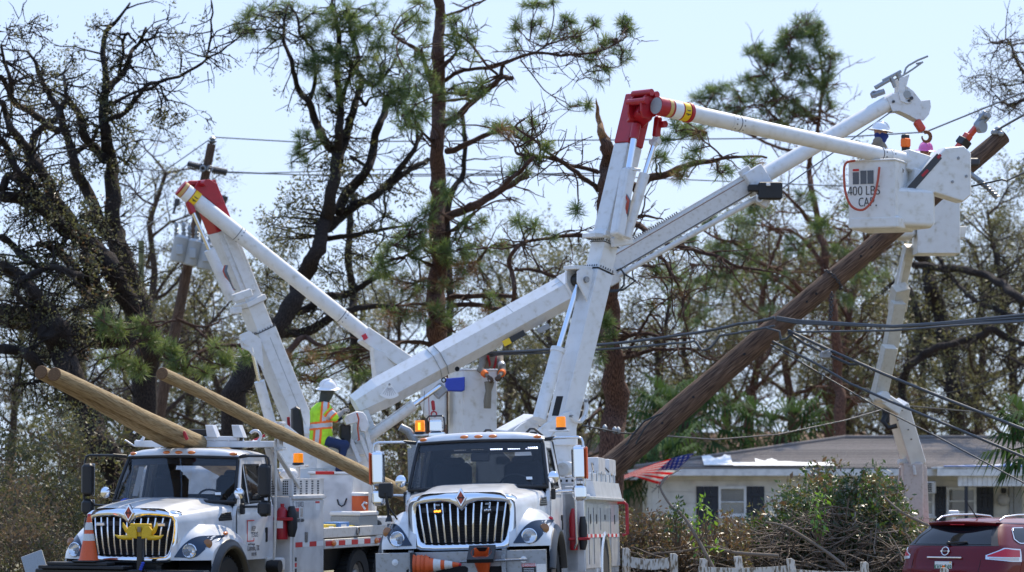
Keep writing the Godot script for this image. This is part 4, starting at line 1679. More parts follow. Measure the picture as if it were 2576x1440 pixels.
	g.rod(at(2470,318,61.3)-q*.05,at(2470,318,61.3)+q*.05,.11,18)
	g.rod(at(2479,290,61.3)-q*.09,at(2479,290,61.3)+q*.09,.05,12)
	g.beam(at(2478,308,61.3),at(2494,290,61.3),.04,.05,q,.01)
	wobj("jib_sheave",g,M.galvanised,wj)
	g=Geo.new()
	g.beam(at(2279,338,62.6),at(2281,392,62.6),.12,.12,q,.02)
	var cover:=wobj("insulating_sleeve",g,M.black_plastic,wj)
	g=Geo.new()
	g.beam(at(2280,348,62.55),at(2280,370,62.55),.14,.14,q,.02)
	wobj("sleeve_band",g,M.vest_orange,cover)

func band(parent: Node3D,c: Vector3,axis: Vector3,r: float,wide: float,m: Material,text: String) -> void:     # a label wrapped half round a tube on the side one sees
	var out:=(EYE-c).normalized()
	out=(out-axis*out.dot(axis)).normalized()
	var across:=axis.cross(out)
	var rows:=[]
	for i in 13:
		var a:=deg_to_rad(lerpf(-75,75,i/12.0))
		var o:=out*cos(a)+across*sin(a)
		rows.append(PackedVector3Array([c-axis*wide*.5+o*(r+.002),c+axis*wide*.5+o*(r+.002)]))
	var g:=Geo.new()
	g.slab(rows,out,.003)
	var b:=wobj("boom_label",g,m,parent)
	if text:
		var xf:=Transform3D(Basis(-across,axis,out),c)
		if xf.basis.determinant()<0.0:
			xf.basis.x=across
		lettering("label_lettering",text,wide*.72,M.sign_black,world_of(b).affine_inverse()*xf,b,"Droid Sans",700,.8,r+.003)

func bucket(g: Geo,xf: Transform3D,w: float,d: float,h: float) -> void:     # an open tub with walls and a rolled lip
	var t:=.03
	for e in [[Vector3(0,0,d/2-t/2),Vector3(w,h,t)],[Vector3(0,0,-d/2+t/2),Vector3(w,h,t)],[Vector3(w/2-t/2,0,0),Vector3(t,h,d-t*2)],[Vector3(-w/2+t/2,0,0),Vector3(t,h,d-t*2)],[Vector3(0,-h/2+t/2,0),Vector3(w-t*2,t,d-t*2)]]:
		g.box(xf*e[0],e[1],.012,xf.basis)
	for e in [[Vector3(0,h/2,d/2),Vector3(w+.04,.035,.05)],[Vector3(0,h/2,-d/2),Vector3(w+.04,.035,.05)],[Vector3(w/2,h/2,0),Vector3(.05,.035,d-.05)],[Vector3(-w/2,h/2,0),Vector3(.05,.035,d-.05)]]:
		g.box(xf*e[0],e[1],.014,xf.basis)

# ---------------------------------------------------------------- the truck that carries poles and works the long telescoping boom
func digger_truck() -> void:
	var root:=thing("digger_truck","white truck with black mirrors and yellow claws on its bumper, working the long telescoping boom","utility truck",pole_truck())
	make_cab(root,true)
	var g:=Geo.new()
	# heavy black bumper with a winch shelf
	g.box(Vector3(0,.70,3.22),Vector3(2.66,.30,.24),.02)
	var bumper:=obj("bumper",g,M.black_paint,root)
	g=Geo.new()
	g.box(Vector3(-.55,.875,3.28),Vector3(1.35,.05,.34),.012)
	g.box(Vector3(-.62,.925,3.28),Vector3(.95,.05,.30),.012)
	obj("bumper_shelf",g,M.black_plastic,bumper)
	for k in 2:
		g=Geo.new()
		g.box(Vector3(.46+.155*k,.735,3.345),Vector3(.14,.17,.006),.001)
		obj("bumper_placard",g,M.sign_white,bumper)
		g=Geo.new()
		g.box(Vector3(.46+.155*k,.80,3.348),Vector3(.14,.035,.006),.001)
		obj("placard_header",g,M.sign_red,bumper)
		g=Geo.new()
		g.beam(Vector3(.42+.155*k,.70,3.35),Vector3(.50+.155*k,.75,3.35),.02,.004,Vector3.UP,.001)
		obj("placard_figure",g,M.sign_black,bumper)
	g=Geo.new()
	g.box(Vector3(.86,.69,3.345),Vector3(.42,.09,.006),.001)
	obj("number_strip",g,M.sign_white,bumper)
	# yellow pole claws on a black post
	g=Geo.new()
	g.box(Vector3(.36,1.05,3.38),Vector3(.09,.56,.09),.012)
	var post:=obj("claw_post",g,M.black_paint,root)
	g=Geo.new()
	g.box(Vector3(.12,1.42,3.36),Vector3(.46,.12,.12),.02)
	g.box(Vector3(.12,1.30,3.36),Vector3(.30,.22,.10),.02)
	var claws:=obj("pole_claw",g,M.yellow_paint,root)
	claws.transform=Transform3D(Basis.from_scale(Vector3.ONE*.70),Vector3(.36-.12*.70,1.395-1.31*.70,3.40-3.40*.70))
	for sd in [-1.0,1.0]:
		g=Geo.new()
		g.prism(vec2s([sd*.05,1.17,sd*.25,1.19,sd*.30,1.34,sd*.22,1.43,sd*.10,1.42,sd*.05,1.32]),3.40,3.46,Transform3D(Basis.IDENTITY,Vector3(.12,0,0)),.015)
		obj("claw_plate",g,M.yellow_paint,claws)
		g=Geo.new()
		g.tube(PackedVector3Array([Vector3(.12+sd*.18,1.20,3.40),Vector3(.12+sd*.34,1.19,3.42),Vector3(.12+sd*.46,1.20,3.44),Vector3(.12+sd*.54,1.25,3.46)]),PackedFloat32Array([.055,.05,.035,.008]),10)
		obj("claw_tooth",g,M.yellow_paint,claws)
		g=Geo.new()
		g.tube(PackedVector3Array([Vector3(.12+sd*.20,1.26,3.36),Vector3(.12+sd*.30,1.33,3.38),Vector3(.12+sd*.36,1.42,3.40),Vector3(.12+sd*.38,1.50,3.41)]),PackedFloat32Array([.06,.05,.035,.010]),10)
		obj("claw_tooth",g,M.yellow_paint,claws)
	g=Geo.new()
	g.box(Vector3(.12,1.36,3.45),Vector3(.08,.11,.02),.01)
	obj("claw_slot",g,M.tan_wall,claws)
	g=Geo.new()
	for k in 4:
		g.ball(Vector3(.39+.012*k,.86+.03*k,3.44),Vector3(.03,.02,.02),Basis.IDENTITY,5,8)
	obj("blue_rope",g,M.blue_plastic,post)
	for x in [-.46,.50]:
		g=Geo.new()
		g.box(Vector3(x,1.49,2.98),Vector3(.13,.05,.03),.01)
		obj("grille_lamp",g,M.silver,root)
	# a strip of measuring tape and a cap on the dash
	g=Geo.new()
	g.box(Vector3(-.62,2.10,1.30),Vector3(.09,.50,.006),.002,Basis(Vector3.RIGHT,-.5))
	obj("window_strip",g,M.blind,root)
	g=Geo.new()
	g.ball(Vector3(-.75,1.76,1.44),Vector3(.11,.09,.11))
	obj("dash_cap",g,M.blue_plastic,root)
	# owner's lettering on the door: letters and a red corner frame
	var door_at:=func(z: float,y: float) -> Transform3D: return Transform3D(Basis(Vector3(0,0,-1),Vector3(0,1,0),Vector3(1,0,0)),Vector3(1.041,y,z))
	for e in [["AEP",1.40,.80,.075],["TEXAS",1.31,.76,.075],["An AEP Company",1.17,.88,.028],["Laredo, TX",1.11,.80,.075],["10039B",1.02,.78,.05]]:
		lettering("door_lettering",e[0],e[3],M.letter_grey,door_at.call(e[2],e[1]),root,"Droid Sans",400 if e[3]<.07 else 600,.85)
	g=side_panel(rect(1.05,1.21,1.035,1.53),1.038,1.044,0.0)
	g.add(side_panel(rect(1.034,1.515,.78,1.53),1.038,1.044,0.0))
	g.add(side_panel(rect(1.034,1.21,.78,1.225),1.038,1.044,0.0))
	g.add(side_panel(rect(.795,1.226,.78,1.26),1.038,1.044,0.0))
	obj("door_frame_mark",g,M.sign_red,root)
	digger_body(root)
	digger_boom(root)

func digger_body(root: Node3D) -> void:
	var g:=Geo.new()
	# forward locker: its wall towards the cab and its side
	g.box(Vector3(0,1.18,-.95),Vector3(2.40,1.36,1.36),.01)
	var body:=obj("utility_body",g,M.white_paint,root)
	g=side_panel(rect(-.36,.60,-1.60,1.80),1.20,1.225,.008)
	var d:=obj("compartment_door",g,M.white_paint,body)
	g=side_panel(rect(-.80,1.16,-.90,1.32),1.225,1.24,.004)
	obj("latch_plate",g,M.steel,d)
	g=Geo.new()
	g.box(Vector3(1.20,1.855,-.98),Vector3(.10,.07,1.36),.02)
	obj("lid_ledge",g,M.white_paint,body)
	tape(body,Vector3(1.226,1.13,-.42),Vector3(1.226,1.13,-1.58),.075,Vector3.RIGHT,4)
	var wall_at:=func(z: float,y: float) -> Transform3D: return Transform3D(Basis(Vector3(0,0,-1),Vector3(0,1,0),Vector3(1,0,0)),Vector3(1.226,y,z))
	lettering("unit_number","D10483",.085,M.letter_grey,wall_at.call(-.58,1.745),body,"Droid Sans",400,.8)
	lettering("body_lettering","+HOT ARM+",.05,M.sign_black,wall_at.call(-.62,1.50),body,"Droid Sans",700,.8)
	for e in [[-.46,1.61,.17,.15,M.sign_black],[-.46,1.665,.17,.05,M.sign_red],[-.66,1.62,.10,.13,M.silver],[-1.32,1.71,.17,.13,M.sign_white],[-1.32,1.77,.17,.03,M.sign_red]]:
		g=side_panel(rect(e[0]+e[2]/2,e[1]-e[3]/2,e[0]-e[2]/2,e[1]+e[3]/2),1.225,1.229+(.002 if e[3]<.06 else 0.0),0.0)
		obj("body_placard",g,e[4],body)
	for k in 4:
		g=side_panel(rect(-.40,.88-.085*k,-.47,.94-.085*k),1.225,1.229,0.0)
		obj("symbol_placard",g,M.sign_black if k % 2==0 else M.sign_red,body)
	g=Geo.new()
	g.lathe(PackedVector2Array([Vector2(.05,0),Vector2(.05,.01),Vector2(0,.012)]),Transform3D(Basis(Vector3.BACK,-PI/2),Vector3(1.226,.52,-.44)))
	obj("orange_disc",g,M.vest_orange,body)
	# pierced guard above the locker
	g=Geo.new()
	g.box(Vector3(1.0,2.005,-.29),Vector3(.44,.27,.02),.004)
	g.box(Vector3(1.19,2.005,-.98),Vector3(.02,.27,1.36),.004)
	var guard:=obj("pierced_guard",g,M.white_paint,root)
	for c in 2:
		for k in 6:
			for j in 3:
				g=Geo.new()
				g.box(Vector3(.86+.22*c+.032*j,1.91+.037*k,-.279),Vector3(.022,.025,.003),0.0)
				obj("guard_hole",g,M.dark_gap,guard)
	for c in 5:
		for k in 6:
			g=Geo.new()
			g.box(Vector3(1.2005,1.91+.037*k,-.45-.24*c),Vector3(.003,.022,.075),0.0)
			obj("guard_hole",g,M.shutter,guard)
	# the open bed behind: side board, deck and the tape along it
	g=Geo.new()
	g.box(Vector3(0,1.25,-4.05),Vector3(2.36,.10,4.8),.01)
	g.box(Vector3(1.18,1.285,-4.0),Vector3(.06,.16,4.7),.012)
	g.box(Vector3(1.20,1.11,-4.0),Vector3(.05,.15,4.7),.01)
	var bed:=obj("bed",g,M.dirty_white,root)
	tape(bed,Vector3(1.226,1.12,-1.68),Vector3(1.226,1.12,-6.2),.075,Vector3.RIGHT,16)
	for k in 3:
		g=Geo.new()
		g.ball(Vector3(1.24,1.12,-2.0-1.9*k),Vector3(.03,.05,.08))
		obj("bed_lamp",g,M.amber_lens,bed)
	g=Geo.new()
	g.ring(Vector3(1.225,1.29,-3.1),Vector3.RIGHT,.06,.012)
	obj("tie_ring",g,M.steel,bed)
	g=Geo.new()
	g.box(Vector3(.50,1.72,-4.2),Vector3(.76,.94,.9),.02)
	g.box(Vector3(.50,2.205,-4.2),Vector3(.80,.04,.94),.01)
	var tall:=obj("tall_box",g,M.white_paint,root)
	g=Geo.new()
	g.pipe(PackedVector3Array([Vector3(.62,1.78,-3.735),Vector3(.65,1.70,-3.72),Vector3(.70,1.67,-3.72),Vector3(.75,1.70,-3.72),Vector3(.78,1.80,-3.735)]),.012)
	obj("box_rope",g,M.wire_black,tall)
	g=Geo.new()
	g.box(Vector3(0,.90,-4.2),Vector3(1.9,.45,3.8),.03)
	obj("under_bed",g,M.black_paint,root)
	wheel(root,Vector3(1.0,.51,-4.6),1.0)
	wheel(root,Vector3(-1.0,.51,-4.6),-1.0)
	wheel(root,Vector3(1.0,.51,-3.4),1.0)
	wheel(root,Vector3(-1.0,.51,-3.4),-1.0)
	# extinguisher on the front wall, red bracket, grab stick
	g=Geo.new()
	g.lathe(PackedVector2Array([Vector2(0,0),Vector2(.085,.0),Vector2(.09,.03),Vector2(.09,.42),Vector2(.06,.47),Vector2(.03,.49),Vector2(.03,.54),Vector2(0,.54)]),Transform3D(Basis.IDENTITY,Vector3(1.12,1.22,-.14)))
	var ext:=obj("fire_extinguisher",g,M.red_paint,root)
	g=Geo.new()
	g.box(Vector3(1.14,1.53,-.13),Vector3(.36,.05,.22),.01)
	obj("extinguisher_bracket",g,M.red_paint,ext)
	g=Geo.new()
	g.box(Vector3(1.12,1.46,-.045),Vector3(.10,.14,.006),.001)
	obj("extinguisher_label",g,M.sign_white,ext)
	g=Geo.new()
	g.tube(PackedVector3Array([Vector3(1.27,1.26,-.15),Vector3(1.28,1.4,-.15),Vector3(1.28,1.6,-.15),Vector3(1.26,1.72,-.16)]),PackedFloat32Array([.05,.08,.08,.05]),12)
	obj("black_bag",g,M.black_plastic,ext)
	g=Geo.new()
	g.beam(Vector3(1.02,.86,.30),Vector3(1.20,.84,-.05),.22,.10,Vector3.UP,.04)
	obj("step_arm",g,M.dirty_white,root)
	g=Geo.new()
	g.rod(Vector3(1.05,.82,.25),Vector3(1.25,.82,.25),.10,16)
	obj("step_roller",g,M.black_plastic,root)
	# rack over the cab, with keepers for the poles
	g=Geo.new()
	g.box(Vector3(.08,2.66,.42),Vector3(2.30,.10,.10),.012)
	g.box(Vector3(.10,2.745,.42),Vector3(1.05,.07,.10),.012)
	g.box(Vector3(-.93,2.30,-.1),Vector3(.08,.7,.08),.01)
	g.beam(Vector3(1.10,2.62,.40),Vector3(.98,1.95,-.35),.08,.10,Vector3.FORWARD,.012)
	g.beam(Vector3(1.20,2.60,.40),Vector3(1.20,2.0,-.6),.05,.08,Vector3.FORWARD,.012)
	var rack:=obj("pole_rack",g,M.white_paint,root)
	g=Geo.new()
	g.box(Vector3(-.02,2.83,.40),Vector3(.54,.12,.14),.02)
	obj("rack_pad",g,M.black_plastic,rack)
	for e in [[.19,.2],[.62,.14]]:
		g=Geo.new()
		g.prism(vec2s([e[0]-.05,2.76,e[0]+.12,2.76,e[0]+.04,2.95,e[0]-.08,2.95]),.34,.50,Transform3D.IDENTITY,.012)
		obj("rack_wedge",g,M.white_paint,rack)
	for x in [-1.02,-.30,.90]:
		g=Geo.new()
		g.ring(Vector3(x,2.78,.42),Vector3(.2,0,1),.085,.022,60,330,20,8)
		obj("rack_hook",g,M.white_paint,rack)
	for k in 9:
		g=Geo.new()
		g.tube(PackedVector3Array([Vector3(-.95+.24*k,2.70,.47),Vector3(-.95+.24*k,2.75,.47)]),PackedFloat32Array([.016,.004]),6)
		obj("rack_stud",g,M.white_paint,rack)
	g=Geo.new()
	g.box(Vector3(1.30,2.78,.42),Vector3(.05,.44,.16),.01)
	g.box(Vector3(1.30,2.98,.42),Vector3(.14,.04,.16),.01)
	g.box(Vector3(1.30,2.60,.42),Vector3(.14,.04,.16),.01)
	obj("rack_end_stop",g,M.white_paint,rack)
	g=Geo.new()
	g.pipe(PackedVector3Array([Vector3(1.26,2.74,.50),Vector3(1.24,2.0,.42),Vector3(1.18,1.2,.30),Vector3(1.12,.62,.22)]),.020,8)
	obj("hanging_strap",g,M.dirty_white,rack)
	g=Geo.new()
	g.beam(Vector3(-1.02,2.62,.55),Vector3(-1.16,2.72,.62),.03,.14,Vector3.UP,.012)
	obj("roof_mirror",g,M.silver,rack)
	# amber beacon on the guard
	g=Geo.new()
	g.box(Vector3(.95,2.33,-1.2),Vector3(.3,.03,.16),.008)
	g.box(Vector3(.95,2.20,-1.2),Vector3(.05,.3,.06),.008)
	var arm:=obj("beacon_bracket",g,M.white_paint,root)
	beacon(arm,Vector3(.95,2.37,-1.2),.08,.155)
	# red stripes on the upright by the bed
	g=Geo.new()
	g.box(Vector3(1.12,2.22,-1.9),Vector3(.30,.05,.05),.006)
	obj("red_reflector",g,M.sign_red,arm)

func digger_boom(root: Node3D) -> void:
	var g:=Geo.new()
	var q:=Vector3(.12,0,1).normalized()
	# pedestal and deck under the operator
	var c:=at(872,1120,61.6)
	g.lathe(PackedVector2Array([Vector2(.50,-1.9),Vector2(.50,-.2),Vector2(.56,-.16),Vector2(.56,0),Vector2(0,0)]),Transform3D(Basis.IDENTITY,c),28)
	g.beam(at(845,1165,61.4),at(930,1060,61.5),.16,.26,q,.02)
	g.box(at(800,1222,61.2),Vector3(1.5,.06,1.0),.01)
	g.box(at(800,1196,61.1),Vector3(1.45,.22,.06),.01)
	var turret:=wobj("turret",g,M.white_boom,root)
	for s in [-.30,.22]:
		g=Geo.new()
		g.prism(vec2s([-.18,-.45,.24,-.45,.22,.02,.12,.28,-.04,.28,-.14,.05]),-.02,.02,facing(at(905,1075,61.5)+q*s,q),.008)
		wobj("turret_wing",g,M.white_boom,turret)
	for e in [[[905,1095],[938,1180]],[[912,1052],[942,1176]],[[880,1105],[905,1165]]]:
		g=Geo.new()
		g.beam(at(e[0][0],e[0][1],61.0),at(e[1][0],e[1][1],61.0),.075,.075,q,.012)
		wobj("turret_strut",g,M.white_boom,turret)
	# control shell and levers before the operator, seat behind
	g=Geo.new()
	g.prism(vec2s([-.21,.03,-.17,.10,.0,.17,.12,.16,.17,.10,.23,-.07,.17,-.18,.08,-.16,.02,-.02,-.16,-.06]),-.12,.12,facing(at(893,1062,60.9),q),.02)
	var shell:=wobj("control_shell",g,M.white_boom,root)
	for k in 4:
		g=Geo.new()
		var p:=at(861+6*k,1048-2*k,60.9)
		g.rod(p,p+Vector3(-.03,.11,.02),.009,6)
		g.ball(p+Vector3(-.03,.12,.02),Vector3(.02,.02,.02),Basis.IDENTITY,5,8)
		wobj("control_lever",g,M.black_plastic,shell)
	g=Geo.new()
	g.pipe(PackedVector3Array([at(897,1040,60.7),at(902,1056,60.7),at(899,1078,60.7),at(903,1108,60.7),at(898,1109,60.7)]),.014)
	wobj("guard_bar",g,M.hose_red,shell)
	g=Geo.new()
	g.box(at(868,1088,61.0),Vector3(.18,.26,.2),.03)
	g.box(at(872,1110,61.0),Vector3(.12,.12,.2),.03)
	wobj("valve_block",g,M.black_plastic,shell)
	g=Geo.new()
	g.prism(vec2s([-.10,-.30,.10,-.32,.06,.10,.02,.28,-.05,.32,-.12,.28]),-.24,.24,facing(at(750,1072,61.1),q),.04)
	g.box(at(792,1112,61.1),Vector3(.5,.10,.46),.03)
	var seat:=wobj("operator_seat",g,M.black_plastic,root)
	g=Geo.new()
	g.beam(at(724,1050,61.3),at(727,1092,61.3),.05,.05,q,.008)
	wobj("seat_guard",g,M.red_paint,seat)
	# first stage: six-sided
	var hex:=vec2s([0,-.5,.5,-.24,.5,.22,0,.5,-.5,.22,-.5,-.24])
	var a:=at(893,1024,61.4)
	var b:=at(1446,722,62.3)
	var ax:=(b-a).normalized()
	g=Geo.new()
	g.shaft(hex,a,a+ax*.45,q,Vector2(.34,.42),Vector2(.42,.56))
	g.shaft(hex,a+ax*.45,b,q,Vector2(.42,.56),Vector2(.42,.56))
	var s1:=wobj("boom_first_stage",g,M.white_boom,root)
	g=Geo.new()
	g.shaft(hex,at(1292,806,62.05),at(1292,806,62.05)+ax*.012,q,Vector2(.425,.565),Vector2(.425,.565))
	g.shaft(hex,at(1092,915,61.7),at(1092,915,61.7)+ax*.006,q,Vector2(.424,.564),Vector2(.424,.564))
	g.shaft(hex,at(1109,906,61.7),at(1109,906,61.7)+ax*.006,q,Vector2(.424,.564),Vector2(.424,.564))
	wobj("boom_seam",g,M.cap_grey,s1)
	g=Geo.new()
	g.shaft(hex,b-ax*.2,b+ax*.0,q,Vector2(.46,.60),Vector2(.46,.60))
	wobj("boom_collar",g,M.white_boom,s1)
	# angle dial on its side
	var dx:=facing(at(979,968,61.2),q)
	g=Geo.new()
	var fan:=PackedVector2Array([Vector2(0,.02)])
	for i in 9:
		var an:=deg_to_rad(lerpf(-132,-48,i/8.0))
		fan.append(Vector2(cos(an)*.24,sin(an)*.24))
	g.prism(fan,0,.012,dx,.002)
	var dial:=wobj("angle_dial",g,M.sign_white,s1)
	for i in 7:
		var an:=deg_to_rad(lerpf(-124,-56,i/6.0))
		g=Geo.new()
		g.beam(dx*Vector3(cos(an)*.06,sin(an)*.06,.014),dx*Vector3(cos(an)*.19,sin(an)*.19,.014),.005,.004,q,0.0)
		wobj("dial_mark",g,M.letter_grey,dial)
	g=Geo.new()
	g.rod(dx*Vector3(0,0,.01),dx*Vector3(0,0,.035),.02,10)
	wobj("dial_pin",g,M.steel,dial)
	for e in [[1116,957,.035,M.cap_grey],[1150,929,.03,M.dark_gap]]:
		g=Geo.new()
		g.ring(at(e[0],e[1],61.55),q,e[2],.011)
		if e[3]==M.dark_gap:
			g.rod(at(e[0],e[1],61.60),at(e[0],e[1],61.56),.03,14)
		wobj("boom_port",g,M.dark_gap,s1)
	# warning strip and camera box under the far end
	g=Geo.new()
	g.beam(at(1266,866,61.80),at(1284,857,61.83),.012,.10,q,.002)
	var strip:=wobj("boom_label",g,M.sign_yellow,s1)
	g=Geo.new()
	g.beam(at(1284,856,61.83),at(1320,837,61.88),.012,.10,q,.002)
	wobj("boom_label",g,M.sign_black,s1)
	g=Geo.new()
	g.beam(at(1352,835,62.0),at(1382,820,62.0),.2,.09,q,.01)
	wobj("boom_lamp",g,M.grey_metal,s1)
	# second stage, its wear strips and toothed upper rail
	var a2:=at(1400,747,62.2)
	var b2:=at(1897,458,63.1)
	var ax2:=(b2-a2).normalized()
	var up2:=q.cross(ax2).normalized()
	if up2.y<0.0:
		up2=-up2
	g=Geo.new()
	g.beam(a2,b2,.26,.32,q,.02)
	var s2:=wobj("boom_second_stage",g,M.dirty_white,root)
	for e in [[.115,.012,M.rust],[-.135,.016,M.wire_black]]:
		g=Geo.new()
		g.beam(a2+up2*e[0]+q*.131,b2+up2*e[0]+q*.131,.006,e[1],q,.001)
		wobj("wear_strip",g,e[2],s2)
	g=Geo.new()
	g.beam(a2+up2*.175+q*.05,b2+up2*.175+q*.05,.10,.05,q,.008)
	var rail:=wobj("boom_rail",g,M.dirty_white,s2)
	for k in 22:
		g=Geo.new()
		var p:=at(1588,603,62.5).lerp(at(1700,537,62.7),k/21.0)+q*.12
		g.beam(p-up2*.02,p+up2*.02,.012,.02,q,0.0)
		wobj("rail_tooth",g,M.steel_dark,s2)
	g=Geo.new()
	g.rod(at(1538,703,62.3)+q*.05,at(1903,500,63.0)+q*.05,.048,14)
	wobj("extension_cylinder",g,M.dirty_white,s2)
	g=Geo.new()
	g.box(at(1540,697,62.3),Vector3(.22,.28,.2),.02,Basis(ax2,up2,q))
	wobj("cylinder_mount",g,M.dirty_white,s2)
	for k in 2:
		g=Geo.new()
		g.pipe(PackedVector3Array([at(1552,681,62.2),at(1562,676,62.15),at(1571,690,62.15),at(1570+30*k,718-12*k,62.15),at(1556+12*k,733-3*k,62.15),at(1530,735-3*k,62.2)]),.018)
		wobj("hose",g,M.wire_black,s2)
	# collar, winch box and the round outer stage
	g=Geo.new()
	g.beam(at(1880,468,63.0),at(1925,440,63.1),.34,.42,q,.025)
	g.beam(at(1862,440,63.0),at(1888,424,63.0),.2,.14,q,.02)
	var col:=wobj("boom_collar",g,M.white_boom,s2)
	g=Geo.new()
	g.box(at(1938,481,62.85),Vector3(.42,.30,.30),.03)
	g.box(at(1898,474,62.85),Vector3(.22,.12,.26),.02)
	wobj("winch_motor",g,M.black_plastic,col)
	g=Geo.new()
	g.box(at(1934,464,62.66),Vector3(.07,.05,.04),.008)
	wobj("motor_tag",g,M.sign_white,col)
	g=Geo.new()
	g.beam(at(1905,500,62.9),at(1935,515,62.9),.2,.16,q,.03)
	g.ring(at(1912,500,62.75),q,.05,.02)
	wobj("winch_bracket",g,M.dirty_white,col)
	var a3:=at(1900,455,63.05)
	var b3:=at(2252,250,64.0)
	g=Geo.new()
	g.rod(a3,b3,.142,16,.135)
	var s3:=wobj("boom_outer_stage",g,M.fibreglass,root)
	g=Geo.new()
	g.rod(at(1925,505,62.9),at(2262,268,63.9),.012,6)
	wobj("winch_line",g,M.wire_grey,s3)
	# tip: cheek plates with sheaves, pole guide arms above
	var tx:=facing(at(2270,246,64.0),q)
	var mpp:=64.0/FOCAL
	var tip_of:=func(pts: Array) -> PackedVector2Array:
		var o:=PackedVector2Array()
		for i in range(0,pts.size(),2):
			o.append(Vector2((1924.4+.3334*pts[i]-2270.0)*mpp,(246.0-.3334*pts[i+1])*mpp))
		return o
	var tip: MeshInstance3D
	for s in [-.20,.14]:
		g=Geo.new()
		g.prism(tip_of.call([905,745,1000,700,1060,655,1110,690,1170,765,1240,757,1247,810,1230,870,1190,915,1140,912,1060,870,1000,845,950,850]),s,s+.03,tx,.006)
		g.prism(tip_of.call([1000,600,1080,565,1060,640,1042,690,1050,770,1090,780,1060,790,1010,770,995,720]),s+.035,s+.055,tx,.004)
		var plate:=wobj("tip_plate",g,M.white_boom,root)
		if tip==null:
			tip=plate
	g=Geo.new()
	g.prism(tip_of.call([1140,912,1060,872,1000,845,1020,820,1100,850,1180,890]),-.16,.14,tx,.004)
	wobj("tip_web",g,M.dirty_white,tip)
	for e in [[1190,812,.12],[1060,720,.07],[1095,747,.03],[955,775,.025],[1075,768,.025]]:
		g=Geo.new()
		var p: Vector2=tip_of.call([e[0],e[1]])[0]
		g.rod(tx*Vector3(p.x,p.y,-.12 if e[2]>.1 else -.21),tx*Vector3(p.x,p.y,.10 if e[2]>.1 else .20),e[2],18)
		wobj("sheave",g,M.cap_grey if e[2]>.05 else M.steel_dark,tip)
	g=Geo.new()
	var pts3:=PackedVector3Array()
	for e in [[1045,560],[1060,515],[1080,495],[1150,455],[1230,422]]:
		var p: Vector2=tip_of.call(e)[0]
		pts3.append(tx*Vector3(p.x,p.y,.12))
	g.pipe(pts3,.018,8)
	var guide:=wobj("pole_guide",g,M.galvanised,tip)
	pts3=PackedVector3Array()
	for e in [[960,610],[1040,572],[1130,515],[1213,455],[1190,462],[1160,470]]:
		var p: Vector2=tip_of.call(e)[0]
		pts3.append(tx*Vector3(p.x,p.y,-.10))
	g=Geo.new()
	g.pipe(pts3,.017,8)
	wobj("pole_guide",g,M.galvanised,tip)
	for e in [[[830,665],[940,600],.04],[[890,610],[1030,535],.03],[[800,725],[900,690],.055],[[950,575],[985,660],.035],[[1000,545],[1030,600],.05]]:
		g=Geo.new()
		var p0: Vector2=tip_of.call(e[0])[0]
		var p1: Vector2=tip_of.call(e[1])[0]
		g.rod(tx*Vector3(p0.x,p0.y,.02),tx*Vector3(p1.x,p1.y,.02),e[2],10)
		wobj("guide_fitting",g,M.galvanised,guide)
	g=Geo.new()
	var pr: Vector2=tip_of.call([820,715])[0]
	g.ring(tx*Vector3(pr.x,pr.y,.05),q,.05,.018)
	wobj("guide_ring",g,M.steel,guide)
	# load line weight and hook
	g=Geo.new()
	g.beam(at(2306,303,63.9),at(2324,330,63.9),.17,.13,q,.03)
	var hook:=wobj("hook_block",g,M.jib_red,tip)
	g=Geo.new()
	var hp:=PackedVector3Array()
	var hr:=PackedFloat32Array()
	for i in 12:
		var an:=deg_to_rad(lerpf(120,-190,i/11.0))
		hp.append(at(2332,344,63.9)+Vector3(cos(an)*.075,sin(an)*.085,0))
		hr.append(lerpf(.034,.012,maxf(0.0,(i-6)/5.0)))
	g.tube(hp,hr,8)
	wobj("hook",g,M.rust,tip)
	# lift cylinder
	var l0:=at(898,1122,61.2)
	var l1:=at(1040,1020,61.4)
	g=Geo.new()
	g.rod(l0,l1,.092,20)
	g.rod(l1-(l1-l0).normalized()*.04,l1,.10,20)
	g.rod(l0.lerp(l1,.25)+Vector3(0,.10,.05),l0.lerp(l1,.92)+Vector3(0,.10,.05),.012,6)
	var lift:=wobj("lift_cylinder",g,M.dirty_white,root)
	g=Geo.new()
	g.rod(l1,at(1108,972,61.5),.042,14)
	wobj("cylinder_rod",g,M.chrome,lift)
	g=Geo.new()
	g.beam(at(1092,996,61.5),at(1118,972,61.5),.06,.20,q,.03)
	wobj("cylinder_mount",g,M.grey_metal,lift)
	# winch hook that hangs before the far bucket
	g=Geo.new()
	g.rod(at(1078,1000,61.3),at(1080,1062,61.3),.006,5)
	g.beam(at(1088,1008,61.3),at(1091,1034,61.3),.06,.06,q,.02)
	wobj("hook_block",g,M.red_paint,lift)
	g=Geo.new()
	g.ring(at(1091,1043,61.3),q,.045,.014,90,400,16,6)
	wobj("hook",g,M.red_paint,lift)

